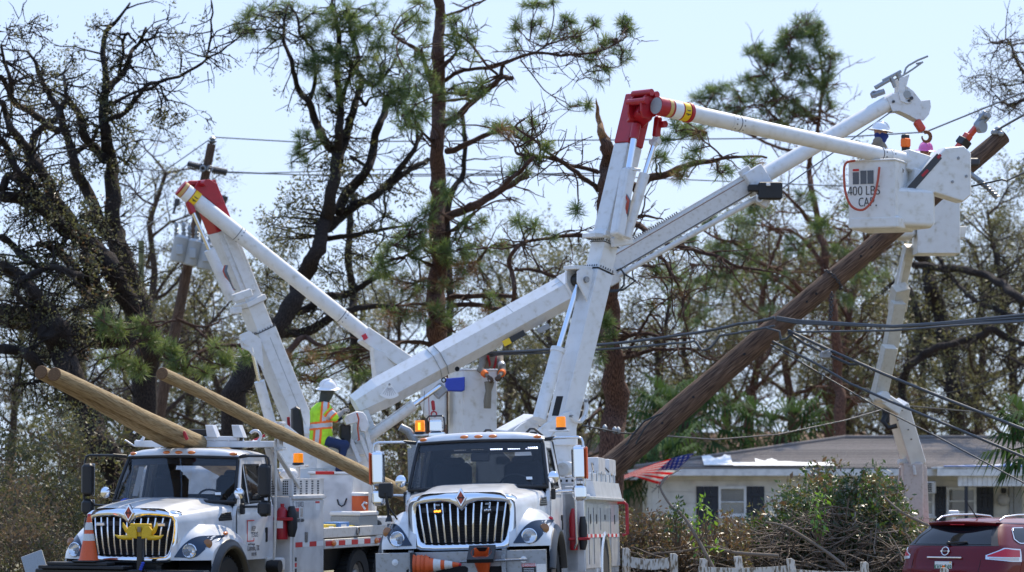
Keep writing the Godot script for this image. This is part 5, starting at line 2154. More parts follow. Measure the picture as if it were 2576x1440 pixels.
# ---------------------------------------------------------------- the bucket truck mostly hidden behind the pole truck
func bucket_truck_hidden() -> void:
	var root:=thing("bucket_truck","white bucket truck hidden behind the pole truck, its red-tipped boom folded like an inverted V","utility truck",Transform3D(Basis(Vector3.UP,-.45),Vector3(at(735,1200,66.5).x,-.1,-66.5)))
	var g:=Geo.new()
	g.box(Vector3(0,.95,-.4),Vector3(2.3,.9,5.0),.03)
	var body:=obj("utility_body",g,M.white_paint,root)
	g=Geo.new()
	for x in [-.43,.43]:
		g.box(Vector3(x,.72,.8),Vector3(.09,.24,7.0),.01)
	obj("chassis",g,M.black_paint,body)
	for z in [-1.9,-.7,3.6]:
		for sd in [-1.0,1.0]:
			wheel(root,Vector3(sd*1.0,.5,z),sd,.49)
	g=Geo.new()
	g.box(Vector3(0,1.55,3.0),Vector3(2.0,1.5,1.6),.15)
	g.box(Vector3(0,1.15,4.3),Vector3(1.7,.9,1.4),.15)
	obj("cab",g,M.white_paint,root)
	var q:=Vector3(sin(deg_to_rad(34)),0,cos(deg_to_rad(34)))
	var line:=func(y: float) -> Vector3: return at(740.0+(y-1038.0)*235.0/581.0,y,lerpf(65.8,65.0,(1038.0-y)/581.0))
	g=Geo.new()
	var base: Vector3=line.call(1100)
	g.lathe(PackedVector2Array([Vector2(.45,-2.0),Vector2(.45,0),Vector2(.5,.05),Vector2(.5,.15),Vector2(0,.15)]),Transform3D(Basis.IDENTITY,base),24)
	wobj("turret",g,M.white_boom,root)
	var ax: Vector3=(line.call(500)-line.call(1000)).normalized()
	var low:=boom_piece("lower_boom",[line.call(1105),line.call(832)],.40,q,M.white_boom,root,.02)
	g=Geo.new()
	g.beam(line.call(1070)+q*.201,line.call(850)+q*.201,.006,.008,q,0.0)
	wobj("boom_edge",g,M.cap_grey,low)
	bolts(line.call(832),ax,q,.40,6,low)
	boom_piece("boom_insert",[line.call(834),line.call(768)],.345,q,M.fibreglass,root,.02)
	var up:=boom_piece("boom_upper_section",[line.call(772),line.call(578)],.37,q,M.white_boom,root,.02)
	bolts(line.call(768),ax,q,.37,6,up)
	g=Geo.new()
	g.beam(line.call(560)+q*.2,line.call(736)+q*.2,.05,.20,q,.02)
	wobj("boom_cover",g,M.white_boom,up)
	g=Geo.new()
	g.beam(line.call(760)-ax*.06,line.call(760)+ax*.05,.50,.44,q,.02)
	g.beam(at(583,752,64.7),at(632,735,64.8),.12,.14,q,.02)
	g.beam(at(580,783,64.8),at(604,780,64.9),.14,.12,q,.02)
	wobj("boom_collar",g,M.white_boom,up)
	boom_piece("elbow_box",[line.call(580),line.call(463)],.375,q,M.red_paint,root,.02)
	for k in 3:
		g=Geo.new()
		g.pipe(PackedVector3Array([at(565+3*k,668,64.6),at(560+4*k,682,64.55),at(566+4*k,696,64.55),at(580+2*k,712+6*k,64.6),at(588+2*k,730,64.7)]),.014)
		wobj("hose",g,M.hose_red if k==0 else M.wire_grey,up)
	# elbow cylinder
	g=Geo.new()
	g.rod(at(525,628,64.7),at(582,754,64.9),.10,18)
	var cyl:=wobj("elbow_cylinder",g,M.white_boom,root)
	g=Geo.new()
	g.rod(at(525,628,64.7),at(484,534,64.6),.036,12)
	wobj("cylinder_rod",g,M.chrome,cyl)
	g=Geo.new()
	g.beam(at(484,538,64.6),at(472,505,64.6),.12,.12,q,.03)
	wobj("elbow_link",g,M.red_paint,cyl)
	# lift cylinder and its ear
	g=Geo.new()
	g.rod(at(651,960,65.2),at(683,1075,65.4),.095,18)
	var lift:=wobj("lift_cylinder",g,M.white_boom,root)
	g=Geo.new()
	g.rod(at(651,960,65.2),at(632,875,65.1),.036,12)
	wobj("cylinder_rod",g,M.chrome,lift)
	g=Geo.new()
	g.prism(vec2s([-.10,.12,.10,.20,.34,.05,.40,-.50,.10,-.16,-.05,-.10]),-.02,.02,facing(at(613,861,65.0),q),.006)
	g.rod(at(613,861,65.0)-q*.03,at(613,861,65.0)+q*.06,.05,12)
	wobj("cylinder_ear",g,M.white_boom,lift)
	# elbow plates and upper tube
	var e0:=at(452,472,64.6)
	var e1:=at(930,852,65.6)
	var tx:=(e1-e0).normalized()
	g=Geo.new()
	for s in [-.05,.22]:
		g.prism(vec2s([-.20,.02,-.12,.15,.10,.18,.26,.10,.36,-.22,.22,-.28,.02,-.14,-.15,-.08]),-.02,.02,facing(at(497,478,64.9)+q*s,q),.008)
	g.beam(at(470,462,64.8),at(520,462,64.9),.24,.10,q,.03)
	g.rod(at(505,462,64.7)-q*.1,at(505,462,64.7)+q*.2,.06,14)
	var elbow:=wobj("elbow",g,M.red_paint,root)
	g=Geo.new()
	g.rod(e0,e0+tx*.36,.15,26)
	wobj("elbow_sleeve",g,M.red_paint,elbow)
	band(elbow,e0+tx*.06,tx,.152,.06,M.ochre,"")
	band(elbow,e0+tx*.17,tx,.152,.13,M.sign_white,"")
	band(elbow,e0+tx*.31,tx,.152,.12,M.sign_yellow,"69 KV")
	g=Geo.new()
	g.rod(e0+tx*.36,e1,.136,28)
	var tube:=wobj("upper_boom",g,M.fibreglass,root)
	for f in [1.30,3.68]:
		g=Geo.new()
		g.rod(e0+tx*f,e0+tx*(f+.012),.139,28)
		wobj("tube_seam",g,M.steel_dark,tube)
		for k in 10:
			var a:=TAU*k/10.0
			var o:=(Vector3.UP*cos(a)+q*sin(a)).normalized()
			o=(o-tx*o.dot(tx)).normalized()
			g=Geo.new()
			g.rod(e0+tx*(f+.07)+o*.134,e0+tx*(f+.07)+o*.142,.011,6)
			wobj("tube_rivet",g,M.steel_dark,tube)
	g=Geo.new()
	g.beam(at(912,842,65.5),at(1032,925,65.8),.24,.30,q,.02)
	g.prism(vec2s([-.34,.30,.30,.10,.36,-.20,.10,-.42,-.26,-.40]),-.10,.06,facing(at(975,918,65.6),q),.02)
	var tip:=wobj("boom_tip",g,M.fibreglass,root)
	g=Geo.new()
	g.box(at(917,848,65.3),Vector3(.09,.10,.02),.004,Basis(Vector3.BACK,.5))
	wobj("tip_reflector",g,M.tail_red,tip)
	# bucket, its curved shield, blue tool tray and canvas bag
	var bx:=facing(at(1188,1014,65.4),Vector3(.28,0,1))
	g=Geo.new()
	bucket(g,bx,.62,1.05,1.14)
	var bk:=wobj("bucket",g,M.fibreglass,tip)
	g=Geo.new()
	g.prism(vec2s([-.22,.36,.22,.42,.22,-.42,-.02,-.40,-.16,-.26,-.22,-.05]),-.24,.24,facing(at(1090,1010,65.6),Vector3(.1,0,1)),.05)
	wobj("bucket_shell",g,M.fibreglass,bk)
	g=Geo.new()
	g.beam(at(1033,905,65.8),at(1090,985,65.8),.3,.3,q,.02)
	wobj("bucket_arm",g,M.fibreglass,bk)
	g=Geo.new()
	g.prism(vec2s([-.17,.10,.17,.13,.17,-.10,.12,-.13,-.13,-.12,-.17,-.06]),-.10,.10,facing(at(1144,968,64.7),Vector3(.1,0,1)),.02)
	wobj("tool_tray",g,M.blue_plastic,bk)
	g=Geo.new()
	g.tube(PackedVector3Array([at(1231,962,64.75),at(1229,985,64.72),at(1226,1010,64.70),at(1226,1028,64.72)]),PackedFloat32Array([.10,.06,.075,.07]),12,true,.6)
	wobj("canvas_bag",g,M.canvas,bk)

# ---------------------------------------------------------------- the lift by the house
func bucket_truck_far() -> void:
	var root:=thing("bucket_lift","compact lift behind the brush pile with a tall jointed white boom and a plain bucket","aerial lift",Transform3D(Basis.IDENTITY,Vector3(at(2296,1300,69).x,-.45,-69)))
	var q:=Vector3(.35,0,1).normalized()
	var g:=Geo.new()
	g.box(Vector3(-.5,.85,.1),Vector3(2.6,.5,1.5),.04)
	g.box(Vector3(.35,1.28,.3),Vector3(.75,.36,.9),.04)
	var body:=obj("lift_body",g,M.faded_red,root)
	for x in [-1.3,.4]:
		wheel(body,Vector3(x,.4,.9),1.0,.4)
	g=Geo.new()
	g.box(Vector3(.72,1.33,.4),Vector3(.10,.4,.8),.02)
	obj("lift_bumper",g,M.orange_plastic,body)
	g=Geo.new()
	for s in [-.22,.22]:
		g.prism(vec2s([-.24,-.75,.24,-.75,.20,.35,.02,.55,-.16,.35]),-.02,.02,facing(at(2296,1225,69)+q*s,q),.008)
	g.box(at(2296,1240,68.9),Vector3(.38,1.1,.5),.03)
	wobj("pedestal",g,M.faded_cream,root)
	g=Geo.new()
	g.rod(at(2262,1163,68.7),at(2327,1163,68.9),.05,12)
	g.beam(at(2300,1172,68.6),at(2304,1198,68.6),.07,.05,q,.02)
	wobj("boom_pivot",g,M.white_boom,root)
	g=Geo.new()
	g.beam(at(2257,1018,68.2),at(2302,1168,68.9),.34,.34,q,.02)
	var low:=wobj("lower_boom",g,M.white_paint,root)
	for k in 4:
		for j in 2:
			g=Geo.new()
			var p:=at(2262,1034,68.0).lerp(at(2292,1130,68.6),k/4.0)+Vector3(-.07+.14*j,0,.02)
			g.box(p,Vector3(.03,.02,.03),.004)
			wobj("boom_bolt",g,M.steel_dark,low)
	g=Geo.new()
	g.pipe(PackedVector3Array([at(2238,1030,68.0),at(2222,1060,67.9),at(2236,1078,67.9),at(2258,1072,67.9)]),.05)
	g.box(at(2230,1046,68.0),Vector3(.14,.3,.14),.03)
	wobj("boom_hoses",g,M.black_plastic,low)
	g=Geo.new()
	g.beam(at(2212,1000,67.8),at(2258,1030,68.1),.30,.24,q,.03)
	g.rod(at(2206,1000,67.6),at(2206,1000,67.6)+q*.4,.10,14)
	wobj("boom_elbow",g,M.white_boom,root)
	var secs:=[[2210,1008,2240,872,.26,.22],[2238,890,2262,760,.25,.20],[2258,782,2268,722,.30,.22],[2264,730,2290,618,.19,.17]]
	for e in secs:
		g=Geo.new()
		g.beam(at(e[0],e[1],67.6),at(e[2],e[3],67.2),e[5],e[4],q,.015)
		wobj("boom_section",g,M.cream_boom,root)
	g=Geo.new()
	g.beam(at(2196,1000,67.9),at(2232,862,67.7),.08,.10,q,.01)
	g.beam(at(2232,862,67.7),at(2250,748,67.5),.06,.08,q,.01)
	g.beam(at(2256,745,67.4),at(2282,625,67.2),.05,.06,q,.01)
	wobj("boom_link",g,M.white_boom,root)
	var bx:=facing(at(2356,538,66.9),Vector3(.02,0,1))
	g=Geo.new()
	bucket(g,bx,.78,.78,1.50)
	var bk:=wobj("bucket",g,M.fibreglass,root)
	g=Geo.new()
	g.box(at(2277,570,66.8),Vector3(.40,.50,.6),.10)
	wobj("bucket_shell",g,M.fibreglass,bk)
	g=Geo.new()
	g.prism(vec2s([0,-.12,.12,-.10,.15,.10,0,.10]),-.2,.2,facing(at(2410,585,66.9),Vector3(0,0,1)),.01)
	wobj("bucket_step",g,M.fibreglass,bk)

# ---------------------------------------------------------------- poles, the leaning pole, the line and its wires
func wood_pole(called: String,label: String,a: Vector3,b: Vector3,ra: float,rb: float,m: Material,group:="") -> Node3D:
	var root:=thing(called,label,"utility pole",Transform3D.IDENTITY,group)
	var g:=Geo.new()
	var p:=PackedVector3Array()
	var r:=PackedFloat32Array()
	var side:=(b-a).normalized().cross(Vector3.UP).normalized()
	for i in 25:
		var f:=i/24.0
		var c:=a.lerp(b,f)
		p.append(c+side*.012*sin(f*9.0)+Vector3.UP*.010*sin(f*13.0+1.0))
		r.append(lerpf(ra,rb,f)*(1.0+.025*sin(f*41.0)))
	g.tube(p,r,20,false)
	wobj("shaft",g,m,root)
	for e in [[0,1.0],[24,-1.0]]:
		var ax=(b-a).normalized()*e[1]
		var xf:=Transform3D(Basis(side,-ax,side.cross(-ax)),p[e[0]])
		g=Geo.new()
		var rr: float=r[e[0]]
		g.lathe(PackedVector2Array([Vector2(rr,0),Vector2(rr*.93,.012),Vector2(rr*.5,.014),Vector2(0,.016)]),xf,20)
		wobj("pole_end",g,M.pole_end,root)
	return root

func stored_poles_and_wires() -> void:
	# three new poles lying along the pole truck, small ends up over its bonnet
	wood_pole("utility_pole","new tan pole on the truck, leftmost and lowest of the left pair",at(101,939,50.9),at(826,1322,61.5),.097,.15,M.new_pole,"new poles carried on the truck")
	wood_pole("utility_pole","new tan pole on the truck, upper right one of the left pair",at(135,944,50.7),at(870,1290,61.5),.097,.155,M.new_pole,"new poles carried on the truck")
	var p3:=wood_pole("utility_pole","new tan pole slanting alone before the seated operator",at(406,942,50.9),at(1128,1298,62.0),.088,.125,M.new_pole,"new poles carried on the truck")
	var g:=Geo.new()
	# straps that bind them to the rack
	g.pipe(PackedVector3Array([at(450,1074,54.8),at(461,1080,54.85),at(466,1094,54.9),at(461,1112,55.0)]),.022,6)
	var st:=wobj("ratchet_strap",g,M.steel_dark,p3)
	g=Geo.new()
	g.beam(at(460,1086,54.7),at(470,1108,54.7),.07,.05,Vector3.BACK,.012)
	wobj("ratchet",g,M.red_paint,st)
	g=Geo.new()
	g.beam(at(715,1077,55.9),at(748,1104,55.7),.006,.12,Vector3.BACK,.001)
	wobj("strap",g,M.cone_white,p3)
	g=Geo.new()
	g.pipe(PackedVector3Array([at(632,1113,55.6),at(640,1108,55.55),at(652,1104,55.55),at(664,1096,55.6)]),.02,6)
	wobj("strap_hook",g,M.red_paint,p3)
	# the old pole that leans across the right half
	var a:=at(1512,1196,62.6)
	var b:=at(2526,343,64.2)
	var lean:=wood_pole("leaning_pole","long weathered brown pole leaning up to the right behind the white bucket",a+(a-b).normalized()*2.2,b,.245,.150,M.old_pole)
	var ax:=(b-a).normalized()
	var side:=ax.cross(Vector3.UP).normalized()
	if side.z<0.0:
		side=-side
	for e in [[1738,1005],[1870,890],[2035,752],[2058,728],[2180,632],[2206,606],[2445,418],[1650,1065]]:
		g=Geo.new()
		var p:=at(e[0],e[1],63.0)
		var f:=(p-a).dot(ax)
		var c:=a+ax*f
		var o:=(EYE-c).normalized()
		o=(o-ax*o.dot(ax)).normalized()
		g.rod(c+o*(.19),c+o*(lerpf(.238,.155,f/a.distance_to(b))+.003),.022,8)
		wobj("bolt_hole",g,M.dark_gap,lean)
	var on_pole:=func(f: float) -> Vector3: return a+ax*f
	# chain round it with a loose end and ring
	var f0: float=(at(2112,690,63)-a).dot(ax)
	for k in 13:
		var an:=deg_to_rad(-100.0+17.0*k)
		var up:=side.cross(ax)
		var c: Vector3=on_pole.call(f0)
		var o:=side*cos(an)+up*sin(an)
		g=Geo.new()
		g.ring(c+o*.205,ax if k % 2==0 else o,.028,.009,0,360,8,5)
		wobj("chain_link",g,M.steel_dark,lean)
	for k in 12:
		g=Geo.new()
		g.ring(at(2094-.35*k,738+6.2*k,62.85),Vector3(1,0,0) if k % 2==0 else Vector3(0,0,1),.03,.010,0,360,8,5)
		wobj("chain_link",g,M.steel_dark,lean)
	g=Geo.new()
	g.ring(at(2090,820,62.85),Vector3(.3,0,1),.075,.013,0,360,16,6)
	wobj("chain_ring",g,M.steel_dark,lean)
	# fittings near the top and on its upper side
	g=Geo.new()
	g.box(at(2507,333,64.1),Vector3(.16,.10,.16),.03)
	g.ball(at(2513,326,64.1),Vector3(.07,.06,.07))
	g.ball(at(2520,336,64.0),Vector3(.05,.05,.05))
	wobj("pole_top_pin",g,M.galvanised,lean)
	g=Geo.new()
	g.pipe(PackedVector3Array([at(2440,436,63.9),at(2462,452,63.9),at(2490,474,63.9),at(2512,498,63.9)]),.05,8)
	for k in 7:
		g.lathe(PackedVector2Array([Vector2(.03,-.02),Vector2(.085,0),Vector2(.03,.03)]),facing(at(2466+7*k,455+6.5*k,63.9),Vector3(0,0,1)),10)
	wobj("insulator",g,M.galvanised,lean)
	g=Geo.new()
	g.box(at(2452,408,63.9),Vector3(.2,.14,.2),.04)
	wobj("pole_bracket",g,M.steel_dark,lean)
	g=Geo.new()
	g.pipe(PackedVector3Array([at(1575,1122,62.2),at(1592,1096,62.2),at(1622,1060,62.2),at(1668,1040,62.25)]),.018,6)
	g.pipe(PackedVector3Array([at(1600,1118,62.2),at(1622,1078,62.15),at(1650,1048,62.2)]),.014,6)
	wobj("pole_cable",g,M.wire_black,lean)
	wires()
	# far pole with its transformer bank
	var fa:=at(425,905,85)
	var fb:=at(531,362,85)
	var far:=thing("leaning_pole","far brown pole behind the left boom with grey transformers and an insulated crossarm","utility pole")
	g=Geo.new()
	g.rod(fa+(fa-fb).normalized()*5.0,fb,.17,14,.10)
	wobj("shaft",g,M.old_pole,far)
	g=Geo.new()
	g.lathe(PackedVector2Array([Vector2(.05,0),Vector2(.11,.05),Vector2(.05,.08),Vector2(.09,.12),Vector2(.03,.17),Vector2(0,.18)]),Transform3D(Basis.IDENTITY,at(533,361,85)),12)
	wobj("pin_insulator",g,M.galvanised,far)
	g=Geo.new()
	g.rod(at(470,412,84.8),at(568,434,84.8),.045,8)
	for k in 8:
		var p:=at(472,413,84.8).lerp(at(508,421,84.8),k/7.0)
		g.rod(p,p+(at(568,434,84.8)-at(470,412,84.8)).normalized()*.03,.085,10)
		p=at(534,427,84.8).lerp(at(566,433,84.8),k/7.0)
		g.rod(p,p+(at(568,434,84.8)-at(470,412,84.8)).normalized()*.03,.085,10)
	wobj("crossarm",g,M.steel_dark,far)
	g=Geo.new()
	for x in [509,527]:
		g.ring(at(x,424,84.7),Vector3(0,0,1),.06,.02,0,360,12,5)
	wobj("clamp",g,M.galvanised,far)
	for k in 3:
		var c:=at(452+33*k,625+9*k,84.5)
		g=Geo.new()
		g.lathe(PackedVector2Array([Vector2(0,-.32),Vector2(.17,-.32),Vector2(.19,-.28),Vector2(.19,.22),Vector2(.20,.24),Vector2(.15,.30),Vector2(0,.31)]),Transform3D(Basis(Vector3.BACK,-.2),c),18)
		g.box(c+Vector3(.0,-.05,.18),Vector3(.16,.22,.10),.02)
		var t:=wobj("transformer",g,M.transformer_grey,far)
		for j in 2:
			g=Geo.new()
			var p:=c+Vector3(-.09+.17*j,.28,.05)
			g.lathe(PackedVector2Array([Vector2(.05,0),Vector2(.06,.08),Vector2(.03,.10),Vector2(.06,.16),Vector2(.03,.18),Vector2(.05,.26),Vector2(.02,.33),Vector2(0,.34)]),Transform3D(Basis.IDENTITY,p),10)
			wobj("bushing",g,M.galvanised,t)
	g=Geo.new()
	g.rod(at(427,627,84.5),at(536,655,84.5),.05,8)
	wobj("transformer_rail",g,M.galvanised,far)
	g=Geo.new()
	g.rod(at(555,520,84.9),at(565,493,84.9),.08,10)
	wobj("arrester",g,M.steel_dark,far)
	g=Geo.new()
	g.rod(at(445,500,84.7),at(442,518,84.7),.06,8)
	g.rod(at(442,512,84.7),at(434,538,84.7),.03,6)
	wobj("arrester",g,M.steel_dark,far)
	g=Geo.new()
	g.rod(at(352,1000,83),at(354,606,83),.075,12,.065)
	tag(obj("broken_pole",g,M.mossy_wood),"short mossy grey-green pole stub standing beside the dark oak trunk","utility pole")

func wire(label: String,pts: Array,r: float,m: Material,sag:=0.0) -> void:       # pts: x, y, depth triples; hangs a little between them
	var p:=PackedVector3Array()
	for i in range(0,pts.size()-3,3):
		var a:=at(pts[i],pts[i+1],pts[i+2])
		var b:=at(pts[i+3],pts[i+4],pts[i+5])
		for k in 10:
			var f:=k/10.0
			p.append(a.lerp(b,f)-Vector3.UP*sag*4.0*f*(1.0-f))
	p.append(at(pts[pts.size()-3],pts[pts.size()-2],pts[pts.size()-1]))
	tag(obj("wire",Geo.new().pipe(p,r,6),m),label,"wire","overhead wires")

func wires() -> void:
	var k: Material=M.wire_black
	var s: Material=M.wire_grey
	wire("thin grey wire from the far pole's top running right across the sky",[536,345,85,745,357,85,1540,352,84,2100,346,80,2330,332,72,2576,232,64],.016,s)
	wire("thin grey wire from the far pole's crossarm running right",[566,432,85,760,440,85,1525,436,84],.016,s)
	wire("thin wire just under the crossarm wire, crossing the tall pine's trunk",[566,434,85,900,444,85,1440,440,84,2060,466,82,2250,472,80],.014,s)
	wire("lower thin wire crossing the tall pine's trunk at mid height",[640,436,86,1100,422,85,1410,440,85],.013,s)
	wire("pale wire slanting down left from the far pole's top",[524,352,85,420,425,85,330,500,86,180,610,100,-60,790,112],.014,s)
	wire("pale wire slanting down left from the far pole's crossarm",[470,414,85,405,470,85,370,505,86,250,610,95,-60,880,112],.014,s)
	wire("lowest pale wire slanting left past the left boom's elbow",[553,438,85,440,520,86,380,560,92,200,690,105],.012,s)
	wire("wire from the leaning pole's top to the right edge, higher one",[2512,326,64,2540,310,62,2600,276,58],.02,k)
	wire("wire slanting right from the leaning pole, ending at a clamp",[2440,470,64,2524,452,63,2535,455,63,2600,424,60],.016,k)
	wire("upper of the two thick cables crossing behind the right boom",[1040,905,66,1250,887,65,1480,870,64.4,1720,842,63.6,1860,815,62.9,1950,799,62.5],.028,M.wire_steel,.02)
	wire("lower of the two thick cables crossing behind the right boom",[1060,915,66,1260,892,65,1490,881,64.4,1700,864,63.6,1750,858,63.0,1768,882,62.9,1790,874,62.8,1812,845,62.7,1950,820,62.5],.022,M.wire_steel,.01)
	for e in [[798,798,0.0],[801,803,.03],[805,809,.06]]:
		wire(["topmost thick cable of the bundle from the leaning pole to the right edge","middle thick cable of the bundle from the leaning pole to the right edge","lowest thick cable of the bundle from the leaning pole to the right edge"][int(e[2]/.03+.5)],[1955,e[0],62.4,2010,e[0]+9,62.3,2250,821+e[2]*30,60.5,2380,812+e[2]*60,59.5,2600,e[1]-8+e[2]*90,57],.024,M.wire_steel)
	wire("single cable looping below the thick bundle to the right edge",[1930,826,62.4,1962,834,62.3,1966,856,62.3,1980,852,62.3,1998,836,62.2,2060,835,62,2250,832,60.5,2400,820,59,2600,808,57],.018,M.wire_steel)
	wire("thick black service line slanting down right from the leaning pole, upper",[1985,832,62.3,2085,880,61,2230,944,59.5,2400,1012,57.5,2600,1090,55],.026,k)
	wire("thick black service line with a clamp, sagging under the upper one",[1985,838,62.3,2020,862,62,2078,890,61,2140,918,60.5,2160,917,60.3],.024,k)
	wire("second black service line slanting down right past the lift's boom",[1946,860,62.4,2055,916,61,2140,966,60,2240,1010,59,2400,1076,57,2600,1160,55],.022,k)
	wire("thin black line slanting down right beside the service lines",[1940,868,62.4,2060,938,61.2,2200,1020,60,2360,1100,58,2600,1228,55],.012,k)
	wire("thin sagging wire with clips from the right boom across the far roof",[1465,1071,60,1560,1090,62,1800,1107,66,1960,1094,68,2130,1058,70,2260,1020,72,2600,1050,76],.014,k)
	wire("thin wire slanting up right past the lift's elbow",[2150,1048,72,2300,1008,72,2450,975,72,2600,920,72],.010,k)
	# clips and clamps on them
	for e in [[1547,1084,61.9],[1556,1085,61.9],[1522,1079,61.5]]:
		var g:=Geo.new()
		g.lathe(PackedVector2Array([Vector2(.0,-.06),Vector2(.035,-.04),Vector2(.045,.02),Vector2(.02,.06),Vector2(0,.07)]),Transform3D(Basis.IDENTITY,at(e[0],e[1],e[2])),10)
		tag(obj("wire_clip",g,M.galvanised),["first grey clip from the right on the sagging thin wire","grey clip right beside another on the sagging thin wire","grey clip nearest the right boom on the sagging thin wire"][[1556,1547,1522].find(e[0])],"wire clip","clips on the sagging wire")
	var g2:=Geo.new()
	g2.box(at(2079,894,60.9),Vector3(.20,.14,.10),.04)
	g2.beam(at(2070,888,60.8),at(2092,880,60.8),.04,.05)
	tag(obj("splice_clamp",g2,M.grey_metal),"grey splice clamp on the thick black service line","clamp")

# ---------------------------------------------------------------- trees
const ZX:=[0.0,634.3,1277.2,1924.4]
var leaf_mesh:={}

func needle_tuft(count: int,long: float,wide: float,spread: float,seed_at: int) -> ArrayMesh:     # a burst of needles round a shoot that points along y
	rng.seed=seed_at
	var g:=Geo.new()
	for i in count:
		var a:=rng.randf()*TAU
		var e:=spread*sqrt(rng.randf())
		var d:=Vector3(cos(a)*sin(e),cos(e),sin(a)*sin(e))
		var p:=Vector3(0,rng.randf_range(-.10,.02),0)
		var s:=d.cross(Vector3(rng.randf()-.5,rng.randf()-.5,rng.randf()-.5)).normalized()*wide*.5
		var l:=long*rng.randf_range(.7,1.1)
		var m:=p+d*l*.55
		var t:=p+d*l+Vector3(0,-.12*l*sin(e),0)
		var q:=s.cross(d).normalized()
		g.quad(g.vert(p-s*.6,q),g.vert(p+s*.6,q),g.vert(m+s,q),g.vert(m-s,q))
		g.face(g.vert(m-s,q),g.vert(m+s,q),g.vert(t,q))
	return g.mesh()

func leaf_cluster(count: int,size: float,radius: float,seed_at: int) -> ArrayMesh:
	rng.seed=seed_at
	var g:=Geo.new()
	for i in count:
		var o:=(Vector3(rng.randfn(),rng.randfn(),rng.randfn())*radius*.42).limit_length(radius*.85)
		var d:=(o+Vector3(rng.randfn(),rng.randfn(),rng.randfn())*radius).normalized()
		var s:=d.cross(Vector3(rng.randfn(),rng.randfn(),rng.randfn())).normalized()
		var q:=s.cross(d).normalized()
		var l:=size*rng.randf_range(.7,1.25)
		var w:=l*rng.randf_range(.34,.5)
		var c:=g.vert(o+d*l*.5+q*l*.06,q)
		var a0:=g.vert(o,(q+s*.2).normalized())
		var a1:=g.vert(o+d*l*.45+s*w*.5,(q-s*.5).normalized())
		var a2:=g.vert(o+d*l,q)
		var a3:=g.vert(o+d*l*.45-s*w*.5,(q+s*.5).normalized())
		g.face(c,a0,a1)
		g.face(c,a1,a2)
		g.face(c,a2,a3)
		g.face(c,a3,a0)
	return g.mesh()

func smooth_path(p: PackedVector3Array,per: int) -> PackedVector3Array:
	var o:=PackedVector3Array()
	for i in p.size()-1:
		var a:=p[maxi(i-1,0)]
		var d:=p[mini(i+2,p.size()-1)]
		for k in per:
			o.append(p[i].cubic_interpolate(p[i+1],a,d,float(k)/per))
	o.append(p[p.size()-1])
	return o

func limb(root: Node3D,called: String,coords: Array,zone: int,d0: float,d1: float,r0: float,r1: float,m: Material,nodes: Array,to_ground:=false,sides:=10) -> void:
	# coords run from the thin or far end or the thick end alike; radii r0, r1 in the units of at()
	var ox: float=ZX[zone % 4]
	var oy: float=462.9 if zone>=4 else 0.0
	var k:=.3334
	if zone>=8:
		ox=0.0
		oy=891.5 if zone==8 else 0.0
		k=.381 if zone==8 else 1.0
	var p:=PackedVector3Array()
	var n:=coords.size()/2
	for i in n:
		var d:=lerpf(d0,d1,float(i)/maxi(1,n-1))+.25*sin(i*2.1+coords[0]*.1)
		p.append(at(ox+k*coords[i*2],oy+k*coords[i*2+1],d))
	if to_ground:
		var e:=p[n-1]
		var gy:=ground_y(e.x,e.z)-.2
		var flare:=(p[n-1]-p[n-2]).normalized()
		p.append(Vector3(e.x+flare.x*.3,lerpf(e.y,gy,.6),e.z))
		p.append(Vector3(e.x+flare.x*.35,gy,e.z))
	p=smooth_path(p,4)
	var total:=p.size()-1
	var r:=PackedFloat32Array()
	for i in p.size():
		var f:=float(i)/total
		var dd:=-p[i].z
		var rr:=lerpf(r0,r1,f)*per_px(dd)
		rr *= 1.0+.16*wood_noise.get_noise_3dv(p[i]*2.2)+.06*sin(i*1.7)
		r.append(rr)
		if i>0 and i<total:
			p[i]+=Vector3(wood_noise.get_noise_3dv(p[i]*3.0+Vector3(9,0,0)),wood_noise.get_noise_3dv(p[i]*3.0),wood_noise.get_noise_3dv(p[i]*3.0+Vector3(0,0,9)))*(.05+rr*.35)
	wobj(called,Geo.new().tube(p,r,sides),m,root)
	for i in p.size():
		nodes.append([p[i],r[i]])

func twig(g: Geo,a: Vector3,b: Vector3,r0: float,r1: float,bend: float) -> void:
	var d:=b-a
	var l:=d.length()
	if l<.03:
		return
	var off:=Vector3(rng.randfn(),rng.randfn()+.3,rng.randfn())*l*bend
	var p:=PackedVector3Array()
	var r:=PackedFloat32Array()
	for i in 5:
		var f:=i/4.0
		p.append(a+d*f+off*f*(1.0-f)+Vector3(rng.randfn(),rng.randfn(),rng.randfn())*l*.02*(1.0 if i>0 and i<4 else 0.0))
		r.append(lerpf(r0,r1,f))
	g.tube(p,r,4,false)

func nearest(nodes: Array,p: Vector3) -> Array:
	var best:=1e9
	var at_node: Array=nodes[0]
	for e in nodes:
		var q: float=e[0].distance_squared_to(p)
		if q<best:
			best=q
			at_node=e
	return at_node

